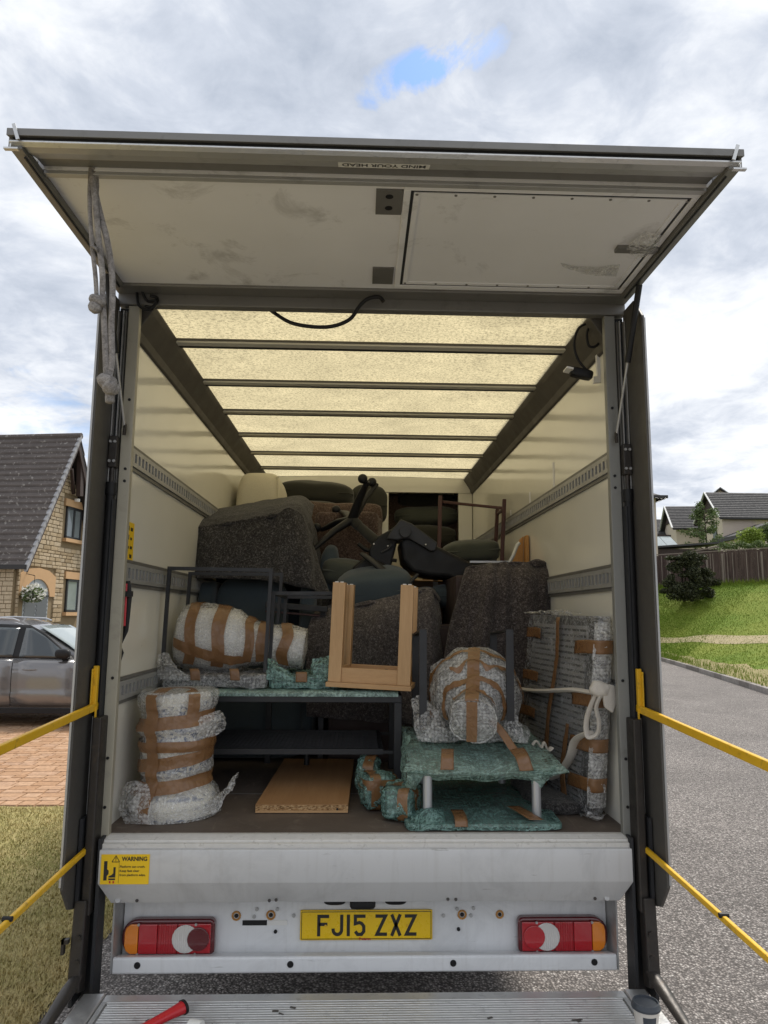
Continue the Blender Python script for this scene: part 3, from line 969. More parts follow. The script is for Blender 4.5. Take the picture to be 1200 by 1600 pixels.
# roof: boards, tile courses, verge tiles, ridge
LZ = 9.0
for sd in (-1, 1):
    mb = MB()
    mb.prism([hp(0, 7.90, 0), hp(sd * 2.46, 7.90 - SL * 2.46, 0), hp(sd * 2.46, 7.76 - SL * 2.46, 0), hp(0, 7.70, 0)], HN * -LZ)
    rf = mb.build('roof', M['fascia'], hs)
    nc = 22 if sd < 0 else 8
    L = 2.52 / nc
    for i in range(nc):
        t0 = i * L; t1 = (i + 1) * L + .02
        z0 = 7.93 - SL * t0; z1 = 7.93 - SL * t1
        d = .055
        mb = MB()
        mb.prism([hp(sd * t0, z0 + .0, .02), hp(sd * (t1 + .03), z1 + d, .02), hp(sd * (t1 + .03), z1 - .01, .02), hp(sd * t0, z0 - .04, .02)], HN * -(LZ - .1))
        mb.build('tile_course', M['tile'], rf)
    if sd < 0:
        for i in range(nc):
            t0 = i * L; t1 = (i + 1) * L + .03
            mb = MB()
            mb.prism([hp(-t0, 7.95 - SL * t0, -.02), hp(-t1 - .02, 7.95 - SL * t1 + .06, -.02), hp(-t1 - .02, 7.80 - SL * t1, -.02), hp(-t0, 7.80 - SL * t0, -.02)], HN * .10)
            mb.build('verge_tile', M['verge_tile'], rf)
    mb = MB(); mb.prism([hp(0, 7.74, .0), hp(sd * 2.40, 7.74 - SL * 2.40, .0), hp(sd * 2.40, 7.50 - SL * 2.40, .0), hp(0, 7.46, .0)], HN * -.06)
    mb.build('barge_board', M['dark_wood'], rf)
mb = MB(); mb.tube([hp(0, 7.93, .06), hp(0, 7.93, -LZ)], .11, 8); mb.build('ridge', M['tile'], hs)
mb = MB(); mb.bar(hp(-2.55, 3.14, .05), hp(-2.55, 3.14, -LZ), .14, .14); mb.build('gutter', M['fascia'], hs)
mb = MB(); mb.bar(hp(.33, 7.4, -.12), hp(.45, 5.85, -.12), .2, .16, HN); mb.bar(hp(-.1, 6.72, -.16), hp(.5, 5.95, -.38), .09, .09, HN); mb.build('gable_truss', M['dark_wood'], hs)
def window(par, t0, t1, z0, z1, mull, off=-.40):
    wf = MB(); f = .075
    for a, b, c, d in ((t0, t0 + f, z0, z1), (t1 - f, t1, z0, z1), (t0, t1, z0, z0 + f), (t0, t1, z1 - f, z1)):
        wf.prism([hp(a, c, off), hp(b, c, off), hp(b, d, off), hp(a, d, off)], HN * -.08)
    if mull:
        m_ = (t0 + t1) / 2; wf.prism([hp(m_ - .05, z0, off - .003), hp(m_ + .05, z0, off - .003), hp(m_ + .05, z1, off - .003), hp(m_ - .05, z1, off - .003)], HN * -.07)
    wo_ = wf.build('window', M['frame_grey'], par)
    segs = [(t0 + f, (t0 + t1) / 2 - .05), ((t0 + t1) / 2 + .05, t1 - f)] if mull else [(t0 + f, t1 - f)]
    for a, b in segs:
        g = MB(); g.prism([hp(a, z0 + f, off - .03), hp(b, z0 + f, off - .03), hp(b, z1 - f, off - .03), hp(a, z1 - f, off - .03)], HN * -.01); g.build('pane', M['glass'], wo_)
    g = MB(); g.prism([hp(t0 - .12, z0 - .13, off + .10), hp(t1 + .12, z0 - .13, off + .10), hp(t1 + .12, z0 - .01, off + .10), hp(t0 - .12, z0 - .01, off + .10)], HN * -.15); g.build('sill', M['dressed'], wo_)
    g = MB(); g.prism([hp(t0 - .16, z1 + .01, off + .03), hp(t1 + .16, z1 + .01, off + .03), hp(t1 + .16, z1 + .26, off + .03), hp(t0 - .16, z1 + .26, off + .03)], HN * -.08); g.build('lintel', M['dressed'], wo_)
window(hs, .22, 1.20, 4.34, 5.46, True)
window(hs, .54, 1.32, 1.78, 2.92, False)
# arched doorway
dw = MB(); tc_, hw_ = -1.16, .68
arc = [hp(tc_ + hw_ * math.cos(a), 2.28 + .56 * math.sin(a), -.40) for a in [math.pi * k / 14 for k in range(15)]]
arc2 = [hp(tc_ + (hw_ + .0) * math.cos(a), 2.28 + .56 * math.sin(a), -.40) for a in [math.pi * k / 14 for k in range(15)]]
outer = [hp(tc_ + x_, z_, -.40) for x_, z_ in ((.98, 2.28), (.98, 2.95), (.55, 3.14), (0, 3.2), (-.55, 3.14), (-.98, 2.95), (-.98, 2.28))]
pts = outer + arc[::-1]
dw.prism(pts, HN * -.1)
door = MB(); door.prism([hp(tc_ - hw_, .3, -.445)] + [hp(tc_ + hw_, .3, -.445)] + [hp(tc_ + hw_ * math.cos(a), 2.28 + .56 * math.sin(a), -.445) for a in [math.pi * k / 14 for k in range(15)]], HN * -.03)
dob = door.build('door', M['door_pale'], hs)
dw.build('door_arch', M['dressed'], dob)
for sd in (-1, 1):
    for k in range(15):
        z0 = .5 + k * .135; 
        bl = MB(); a = hp(tc_ + sd * .02, z0, -.438); b = hp(tc_ + sd * .62, z0 + .55, -.438)
        if z0 + .55 > 2.33:
            f = (2.33 - z0) / .55
            if f <= .05: continue
            b = a.lerp(b, f)
        bl.bar(a, b, .10, .02, HN); bl.build('board', M['door_grey'], dob)
bl = MB(); bl.bar(hp(tc_ - .66, 2.30, -.435), hp(tc_ + .66, 2.30, -.435), .05, .03); bl.build('rail', M['frame_grey'], dob)
bk = thing('hanging_basket', 'white flower hanging basket beside the arched grey door', 'flower basket', hp(-1.86, 2.05, -.05))
mb = MB(); c0 = hp(-1.86, 2.36, -.1); leaf_cloud(mb, [(c0, (.38, .38, .3))], 420, .07); mb.build('blossom', M['petal'], bk)
mb = MB(); leaf_cloud(mb, [(c0 - V((0, 0, .04)), (.36, .36, .28))], 380, .07); mb.build('foliage', M['leaf'], bk)
mb = MB(); mb.tube([c0 + V((0, 0, -.12)), c0 + V((0, 0, .55))], .008, 5); mb.tube([c0 + V((0, 0, .55)), c0 + V((0, 0, .62)) - HN * .34], .012, 5); mb.build('bracket', M['black'], bk)
# front wall under the eaves: stone pier and render
mb = MB(); mb.prism([hp(-HW - .02, .2, -.5), hp(-HW - .02, 3.05, -.5), hp(-HW - .02, 3.05, -1.5), hp(-HW - .02, .2, -1.5)], HU * -.06); mb.build('pier', M['mortar'], hs)
mb = MB(); mb.prism([hp(-HW - .02, .2, -1.55), hp(-HW - .02, 3.05, -1.55), hp(-HW - .02, 3.05, -8.8), hp(-HW - .02, .2, -8.8)], HU * -.05); mb.build('rendered_wall', M['render_pink'], hs)
lamp = MB(); lamp.cyl(hp(.62, 5.68, -.3), hp(.62, 5.78, -.3), .1, 10); lamp.build('wall_light', M['label_white'], hs)

# ------------------------------------------------------------------ houses beyond the fence
def gabled(name, label, c, ang, wd, ln, eave, ridge, mats, base, ov=.35, courses=14, wins=(), beam=True):
    """a house with its gable turned to local -Y; c is the gable's foot"""
    t = thing(name, label, 'house', (c[0], c[1], base), 'houses beyond the fence')
    rot = RZ(ang)
    def q(x, y, z): return V((c[0], c[1], base)) + rot @ V((x, y, z))
    h = wd / 2
    mb = MB(); mb.prism([q(-h, 0, 0), q(h, 0, 0), q(h, 0, eave), q(0, 0, ridge - .12), q(-h, 0, eave)], q(0, ln, 0) - q(0, 0, 0)); mb.build('wall', mats[0], t)
    sl = (ridge - eave) / h
    for sd in (-1, 1):
        L = h + ov
        mb = MB(); mb.prism([q(0, -ov, ridge + .02), q(sd * L, -ov, ridge - sl * L + .02), q(sd * L, -ov, ridge - sl * L - .12), q(0, -ov, ridge - .14)], q(0, ln + 2 * ov, 0) - q(0, 0, 0))
        rf = mb.build('roof', M['fascia'], t)
        for i in range(courses):
            a = L * i / courses; b = L * (i + 1) / courses + .03
            mb = MB(); mb.prism([q(sd * a, -ov - .02, ridge - sl * a + .03), q(sd * b, -ov - .02, ridge - sl * b + .09), q(sd * b, -ov - .02, ridge - sl * b + .02), q(sd * a, -ov - .02, ridge - sl * a + .0)], q(0, ln + 2 * ov + .04, 0) - q(0, 0, 0))
            mb.build('tile_course', mats[1], rf)
        mb = MB(); mb.bar(q(0, -ov - .05, ridge + .03), q(sd * L, -ov - .05, ridge - sl * L + .05), .05, .13, rot @ V((0, -1, 0))); mb.build('verge', M['white_trim'], rf)
        mb = MB(); mb.bar(q(sd * (L + .05), -ov, ridge - sl * L - .02), q(sd * (L + .05), ln + ov, ridge - sl * L - .02), .12, .12); mb.build('gutter', M['fascia'], rf)
    if beam:
        mb = MB(); mb.prism([q(-h * .75, -.04, ridge - sl * h * .75 - .15), q(h * .75, -.04, ridge - sl * h * .75 - .15), q(0, -.04, ridge - .2)], rot @ V((0, -.04, 0))); mb.build('gable_boarding', M['dark_wood'], t)
    for (x, z0, z1, ww) in wins:
        mb = MB(); mb.prism([q(x - ww / 2, -.03, z0), q(x + ww / 2, -.03, z0), q(x + ww / 2, -.03, z1), q(x - ww / 2, -.03, z1)], rot @ V((0, -.03, 0))); wi = mb.build('window', M['frame_grey'], t)
        mb = MB(); mb.prism([q(x - ww / 2 + .07, -.065, z0 + .07), q(x + ww / 2 - .07, -.065, z0 + .07), q(x + ww / 2 - .07, -.065, z1 - .07), q(x - ww / 2 + .07, -.065, z1 - .07)], rot @ V((0, -.01, 0))); mb.build('pane', M['glass'], wi)
    return t, q
# big house: gable turned towards the road, long roof running right
A1 = at(1117, 766, 50)
h1, q1 = gabled('pale_house', 'pale rendered house with dark gable boarding and long grey roof', (26.9, 51.0), -90, 3.4, 9, 4.9, 6.75, (M['render'], M['tile_grey']), 4.6, wins=((.6, 3.0, 4.1, .55),))
mb = MB(); mb.tube([q1(1.76, 4.3, .3), q1(1.76, 4.3, 4.8)], .06, 6); mb.build('downpipe', M['fascia'], h1)
h2, q2 = gabled('cream_house', 'cream house with grey roof and gable left of the garden tree', (25.9, 56.0), -98, 3.2, 8, 4.6, 6.3, (M['render'], M['tile_grey']), 4.7, wins=((-.3, 2.9, 3.9, .5),))
h3, q3 = gabled('low_house', 'low cream house with plain dark roof behind the others', (23.3, 60), -96, 5.0, 8, 3.9, 5.6, (M['render_pink'], M['tile_grey']), 4.8, beam=False)
h4, q4 = gabled('far_house', 'far house whose dark roof peak shows above the long roof', (33.4, 62), -20, 6.0, 8, 6.2, 8.75, (M['render'], M['tile_grey']), 5.0, beam=False)
# tall house beside the van: its edge and eaves show past the post
t = thing('tall_house', 'tall cream rendered house with dark hipped eaves just past the van post', 'house', (14.2, 40, 3.6), 'houses beyond the fence')
mb = MB(); mb.box((10.5, 36.2, 3.2), (16.42, 44, 8.45)); mb.build('wall', M['render'], t)
mb = MB(); mb.add([(10.1, 35.8, 8.4), (16.85, 35.8, 8.4), (16.85, 44.4, 8.4), (10.1, 44.4, 8.4), (12.8, 39, 10.3), (14.1, 41, 10.3)], [(0, 1, 5, 4), (1, 2, 5), (2, 3, 4, 5), (3, 0, 4), (0, 3, 2, 1)])
mb.build('roof', M['tile_grey'], t)
mb = MB(); mb.box((10.02, 35.72, 8.30), (16.93, 35.82, 8.46)); mb.box((16.83, 35.83, 8.30), (16.93, 44.4, 8.46)); mb.build('gutter', M['fascia'], t)
# garden shed with sloping roof and a glazed lean-to
t = thing('garden_shed', 'brown garden shed with flat felt roof behind the fence', 'shed', (18.7, 37.8, 4.0))
mb = MB(); mb.box((16.9, 37.2, 3.8), (20.3, 39.0, 5.62)); mb.build('wall', M['dark_wood'], t)
mb = MB(); mb.prism([(16.7, 36.95, 5.66), (20.5, 36.95, 5.95), (20.5, 36.95, 6.05), (16.7, 36.95, 5.76)], (0, 2.3, 0)); mb.build('roof', M['tile_grey'], t)
mb = MB(); mb.prism([(18.2, 36.9, 5.35), (20.3, 36.9, 5.72), (20.3, 36.9, 5.80), (18.2, 36.9, 5.43)], (0, -.05, 0)); mb.build('eave_board', M['fence_pale'], t)
t = thing('conservatory', 'small glazed lean-to roof beside the tall cream house', 'conservatory', (18.2, 42, 4.0))
mb = MB(); mb.box((16.9, 41.2, 3.6), (19.9, 43.6, 6.05)); mb.build('wall', M['render'], t)
for k in range(4):
    x0 = 16.9 + k * .75
    mb = MB(); mb.add([(x0, 41.0, 6.1), (x0 + .71, 41.0, 6.1), (x0 + .71 + .25, 43.0, 7.0), (x0 + .25, 43.0, 7.0)], [(0, 1, 2, 3)]); mb.build('pane', M['screen_glass'], t, solid=.02)
mb = MB(); mb.bar((17.1, 43.05, 7.05), (20.2, 43.05, 7.05), .1, .1); mb.bar((16.85, 41, 6.06), (19.95, 41, 6.06), .1, .1); mb.build('glazing_bar', M['dark_wood'], t)
t = thing('low_extension', 'low dark lean-to roof below the long grey roof', 'outbuilding', (29.5, 47, 5.0))
mb = MB(); mb.prism([at(1150, 836, 46.5), at(1216, 812, 46.5), at(1216, 830, 46.5), at(1150, 842, 46.5)], (0, 3, 0)); mb.build('roof', M['tile_grey'], t)
mb = MB(); mb.prism([at(1154, 842, 46.7), at(1216, 830, 46.7), at(1216, 880, 46.7), at(1154, 880, 46.7)], (0, 2.5, 0)); mb.build('wall', M['render'], t)

# ------------------------------------------------------------------ parked car (nose to the right)
CX, CY = -3.10, 8.5                      # nose position, near side plane
car = thing('parked_car', 'silver grey suv parked on the paved drive with tinted side windows', 'car', (CX - 2.2, CY + .9, .03))
def side_y(x, z):                        # half width profile of the near side; x runs back from the nose
    nose = max(0, (.75 - x) / .75); tail = max(0, (x - 3.75) / .65)
    y = CY + .30 * nose ** 2 + .18 * tail ** 2
    y += .05 * max(0, (z - .80) / .3) ** 1.3 if z > .80 else 0
    y += .035 * math.exp(-((z - .62) / .10) ** 2) * 0 + (.035 * max(0, (.48 - z) / .2))
    y -= .018 * math.exp(-((z - .46) / .05) ** 2)
    if z > 1.02: y = CY + .06 + (z - 1.02) * .40 + .30 * nose ** 2 + .18 * tail ** 2
    return y
def top_z(x):
    P = [(0, .62), (.12, .80), (.5, .93), (1.22, 1.05), (1.55, 1.22), (2.05, 1.50), (2.5, 1.615), (3.2, 1.635), (3.85, 1.57), (4.15, 1.42), (4.38, 1.02), (4.42, .7)]
    for (a, b), (c, d) in zip(P, P[1:]):
        if a <= x <= c: return b + (d - b) * (x - a) / (c - a)
    return .7
mb = MB()
NX, NZ = 48, 14
xs = [4.42 * i / NX for i in range(NX + 1)]
def arch_cut(x):
    b = .26
    for wx in (.86, 3.50):
        if abs(x - wx) < .40: b = max(b, .33 + math.sqrt(max(0, .40 ** 2 - (x - wx) ** 2)))
    return b
rows = []
for x in xs:
    r_ = []
    zt = top_z(x); zb = arch_cut(x)
    for j in range(NZ + 1):
        z = zb + (zt - zb) * j / NZ
        r_.append(V((CX - x, side_y(x, z), z)))
    mid = CY + .91
    e = r_[-1]
    r_.append(V((e.x, (e.y * .7 + mid * .3), zt + .025)))
    r_.append(V((e.x, mid, zt + .045)))
    rows.append(r_)
W = NZ + 3
vs_ = [p for r_ in rows for p in r_]
fs = [(i * W + j, (i + 1) * W + j, (i + 1) * W + j + 1, i * W + j + 1) for i in range(NX) for j in range(W - 1)]
mb.add(vs_, [f[::-1] for f in fs])
mir = [V((p.x, 2 * (CY + .91) - p.y, p.z)) for p in vs_]
mb.add(mir, fs)
body = mb.build('body', M['car'], car, smooth=40)
mb = MB(); mb.box((CX - .35, CY + .06, .22), (CX - 4.2, CY + 1.76, .45)); mb.build('underbody', M['black'], car)
mb = MB(); mb.box((CX - 1.28, CY - .008, .235), (CX - 3.08, CY + .05, .30)); mb.build('sill_trim', M['black'], car)
def side_patch(name, poly, off, mat, par, far=False, smooth=60):
    mb = MB(); n_ = len(poly)
    top, bot = poly          # two rows of (x,z)
    k = 10
    vs_ = []
    for j in range(k + 1):
        for (xa, za), (xb, zb_) in zip(bot, top):
            x = xa + (xb - xa) * j / k; z = za + (zb_ - za) * j / k
            y = side_y(x, z) - off
            if far: y = 2 * (CY + .91) - y
            vs_.append(V((CX - x, y, z)))
    Wd = len(top)
    mb.add(vs_, [(j * Wd + i, j * Wd + i + 1, (j + 1) * Wd + i + 1, (j + 1) * Wd + i) for j in range(k) for i in range(Wd - 1)])
    return mb.build(name, mat, par, smooth=smooth, solid=.012)
for far in (False, True):
    d1 = side_patch('door', ([(1.30, 1.03), (1.6, 1.035), (1.95, 1.04), (2.26, 1.045)], [(1.24, .33), (1.6, .33), (1.95, .33), (2.24, .33)]), .010, M['car'], car, far)
    d2 = side_patch('door', ([(2.275, 1.045), (2.6, 1.05), (2.95, 1.055), (3.18, 1.06)], [(2.255, .33), (2.6, .33), (2.9, .33), (3.05, .40)]), .010, M['car'], car, far)
    wf = side_patch('window', ([(1.62, 1.20), (1.88, 1.38), (2.1, 1.50), (2.20, 1.505)], [(1.45, 1.055), (1.7, 1.06), (1.95, 1.06), (2.20, 1.06)]), .012, M['car_glass'], car, far)
    wb = side_patch('window', ([(2.30, 1.505), (2.6, 1.51), (2.9, 1.50), (3.12, 1.47)], [(2.30, 1.065), (2.6, 1.07), (2.9, 1.08), (3.16, 1.10)]), .012, M['car_glass'], car, far)
    side_patch('window', ([(3.22, 1.455), (3.4, 1.42), (3.55, 1.36), (3.66, 1.27)], [(3.24, 1.11), (3.4, 1.12), (3.55, 1.15), (3.68, 1.20)]), .012, M['car_glass'], car, far)
    side_patch('window_trim', ([(1.42, 1.09), (1.9, 1.435), (2.15, 1.55), (2.6, 1.56), (3.2, 1.52), (3.75, 1.30)], [(1.36, 1.035), (1.9, 1.045), (2.15, 1.045), (2.6, 1.05), (3.2, 1.07), (3.75, 1.20)]), .003, M['black'], car, far)
    for dd, x0, z0 in ((d1, 2.10, .885), (d2, 3.0, .90)):
        mb = MB(); y = side_y(x0 - .1, z0)
        pts = [V((CX - x0 + i * .022, y - .012 - .028 * math.sin(math.pi * i / 10), z0)) for i in range(11)]
        if far: pts = [V((p.x, 2 * (CY + .91) - p.y, p.z)) for p in pts]
        mb.tube(pts, .014, 8); mb.build('handle', M['car'], dd, smooth=60)
    mb = MB(); yb = side_y(1.52, 1.1) - .12
    yb = 2 * (CY + .91) - yb if far else yb
    mb.sbox((CX - 1.50, yb, 1.125), (.23, .13, .15), n=8, e=.7); 
    mr = mb.build('mirror', M['black'], car, smooth=60)
    mb = MB(); yj = side_y(1.5, 1.06); yj = 2 * (CY + .91) - yj if far else yj
    mb.bar((CX - 1.47, yj, 1.045), (CX - 1.48, yb, 1.07), .1, .04); mb.build('mirror_arm', M['black'], mr)
    for wx in (.86, 3.50):
        yw = CY + .10 if not far else CY + 1.72
        wt = MB(); wt.cyl((CX - wx, yw - .10, .345), (CX - wx, yw + .12, .345), .335, 28); wh = wt.build('wheel', M['tyre'], car, smooth=40, bevel=.03)
        rm = MB(); sg = -1 if not far else 1
        rm.cyl((CX - wx, yw + sg * .08, .345), (CX - wx, yw + sg * .115, .345), .07, 12)
        for k in range(5):
            a = 2 * math.pi * k / 5
            rm.bar((CX - wx, yw + sg * .11, .345), (CX - wx + .23 * math.cos(a), yw + sg * .115, .345 + .23 * math.sin(a)), .07, .03, (0, 1, 0))
        rm.tube([(CX - wx + .235 * math.cos(2 * math.pi * k / 24), yw + sg * .11, .345 + .235 * math.sin(2 * math.pi * k / 24)) for k in range(24)], .018, 6, True)
        rm.build('rim', M['chrome'], wh)
# windscreen and roof rail
mb = MB()
wsx = [(1.30, 1.085), (1.55, 1.245), (2.02, 1.505)]
mb.patch([[V((CX - x, CY + .91 + s_ * (.91 - (side_y(x, z) - CY) - .06), z + .035 + .012 * (1 - abs(s_)))) for s_ in (-1, -.5, 0, .5, 1)] for x, z in wsx], 8, 8)
mb.build('windscreen', M['screen_glass'], car, smooth=60, solid=.01)
for sd in (-1, 1):
    mb = MB(); yy = CY + .91 + sd * .60
    mb.tube([(CX - 2.35, yy, 1.615), (CX - 2.45, yy, 1.65), (CX - 3.0, yy, 1.672), (CX - 3.6, yy, 1.645), (CX - 3.75, yy, 1.60)], .014, 8); mb.build('roof_rail', M['chrome'], car, smooth=60)
    mb = MB(); mb.sbox((CX - .22, CY + .91 + sd * .62, .74), (.34, .34, .13), n=6, e=.5); mb.build('headlight', M['screen_glass'], car, smooth=60)

# ================================================================== THE VAN
van = thing('luton_van', 'white box removal van with raised tail door and lowered tail lift', 'van', (0, 2, 0))
FZ, LEN = .92, 3.86                      # load floor height, inside length
def part(name, mb, mat, par=van, **k): return mb.build(name, mat, par, **k)
def bx(name, a, b, mat, par=van, **k):
    mb = MB(); mb.box(a, b); return mb.build(name, mat, par, **k)
fl_ = bx('floor_board', (-1.02, .02, FZ - .05), (1.02, LEN + .9, FZ), M['ply'])
for y_ in (.62, 1.84, 3.06):
    bx('board_seam', (-1.015, y_, FZ), (1.015, y_ + .006, FZ + .0012), M['alu_grey'], fl_)
for sx in (-1, 1):
    sw = bx('side_wall', (sx * 1.02, .02, FZ - .02), (sx * 1.06, LEN + 1.0, 3.06), M['wall'])
    bx('outer_skin', (sx * 1.0605, .03, FZ - .12), (sx * 1.078, LEN + 1.05, 3.14), M['white_paint'], sw)
    # cant rail: a cove between wall and roof
    prof = [(1.019, 2.905), (1.019, 3.055), (.940, 3.058), (.934, 3.045), (.948, 3.02), (.997, 2.945), (1.009, 2.912)]
    mb = MB(); mb.prism([(sx * x, .035, z) for x, z in prof], (0, LEN - .035, 0)); part('cant_rail', mb, M['rail_dark'], bevel=.004)
    # lashing rails with slots
    for zc, hh in ((2.40, .075), (1.915, .08), (1.44, .075)):
        mb = MB(); x0, x1 = sx * 1.0195, sx * 1.004
        y0, y1 = .03, LEN - .02
        mb.box((x0, y0, zc - hh / 2), (x1, y1, zc - hh / 2 + .018)); mb.box((x0, y0, zc + hh / 2 - .018), (x1, y1, zc + hh / 2))
        n_ = int((y1 - y0) / .05)
        for i in range(n_):
            ya = y0 + i * .05
            mb.box((x0, ya, zc - hh / 2 + .018), (x1, ya + .024, zc + hh / 2 - .018))
        lr = part('lashing_rail', mb, M['alu'])
        bx('backing', (sx * 1.0197, y0, zc - hh / 2 + .004), (sx * 1.0165, y1, zc + hh / 2 - .004), M['black'], lr)
        for dz in (-1, 1):
            bx('rail_flange', (sx * 1.0195, y0, zc + dz * (hh / 2 + .002)), (sx * 1.010, y1, zc + dz * (hh / 2 + .016)), M['alu_grey'], lr)
# skirting kick strip seen low on the right wall
# roof
NR = 6
roof = MB()
roof.patch([[(-.96, .03, 3.055), (0, .03, 3.07), (.96, .03, 3.055)], [(-.96, 1.9, 3.055), (0, 1.9, 3.07), (.96, 1.9, 3.055)], [(-.96, LEN - .01, 3.055), (0, LEN - .01, 3.07), (.96, LEN - .01, 3.055)]], 12, 40, .003, 3.0)
part('roof_panel', roof, M['roof'], smooth=180)
for i in range(NR):
    y = .452 + i * .592
    mb = MB(); mb.box((-.95, y - .045, 3.034), (.95, y + .002, 3.053)); rb = part('roof_rib', mb, M['rib'], bevel=.002)
    mb = MB(); mb.box((-.949, y + .0025, 3.036), (.949, y + .034, 3.052)); part('rib_groove', mb, M['rubber'], rb)  # dark strips put the shade of the rib's groove into colour
    mb = MB(); mb.box((-.949, y - .054, 3.044), (.949, y - .0455, 3.052)); part('rib_groove', mb, M['rail_dark'], rb)
# bulkhead with the over-cab opening
BY = LEN
bx('bulkhead_panel', (-1.02, BY + .02, FZ), (1.02, BY + .05, 2.06), M['wall'])
bx('bulkhead_beam', (-1.0, BY - .01, 2.915), (1.0, BY + .05, 3.075), M['wall'], bevel=.004)
bx('bulkhead_post', (.155, BY - .005, 2.0), (.215, BY + .045, 2.914), M['wall'], bevel=.004)
bx('bulkhead_post', (.885, BY - .006, .95), (1.015, BY + .046, 2.914), M['wall'], bevel=.004)
bx('bulkhead_post', (-1.015, BY - .006, .95), (-.90, BY + .046, 2.914), M['wall'], bevel=.004)
bx('peak_floor', (-1.02, BY + .051, 2.0), (1.02, BY + 1.0, 2.05), M['ply'])
bx('peak_front', (-1.02, BY + 1.0, 1.95), (1.02, BY + 1.05, 3.1), M['card'])
bx('peak_board', (.22, BY + .32, 2.051), (.95, BY + .34, 2.93), M['felt_rust'])  # brown panel added to lighten the dark over-cab space
bx('peak_roof', (-1.02, BY + .052, 3.06), (1.02, BY + 1.0, 3.10), M['white_paint'])
# roof skin edge outside the translucent panel
for sx in (-1, 1):
    bx('roof_edge', (sx * .97, .03, 3.064), (sx * 1.078, LEN + 1.05, 3.145), M['white_paint'])

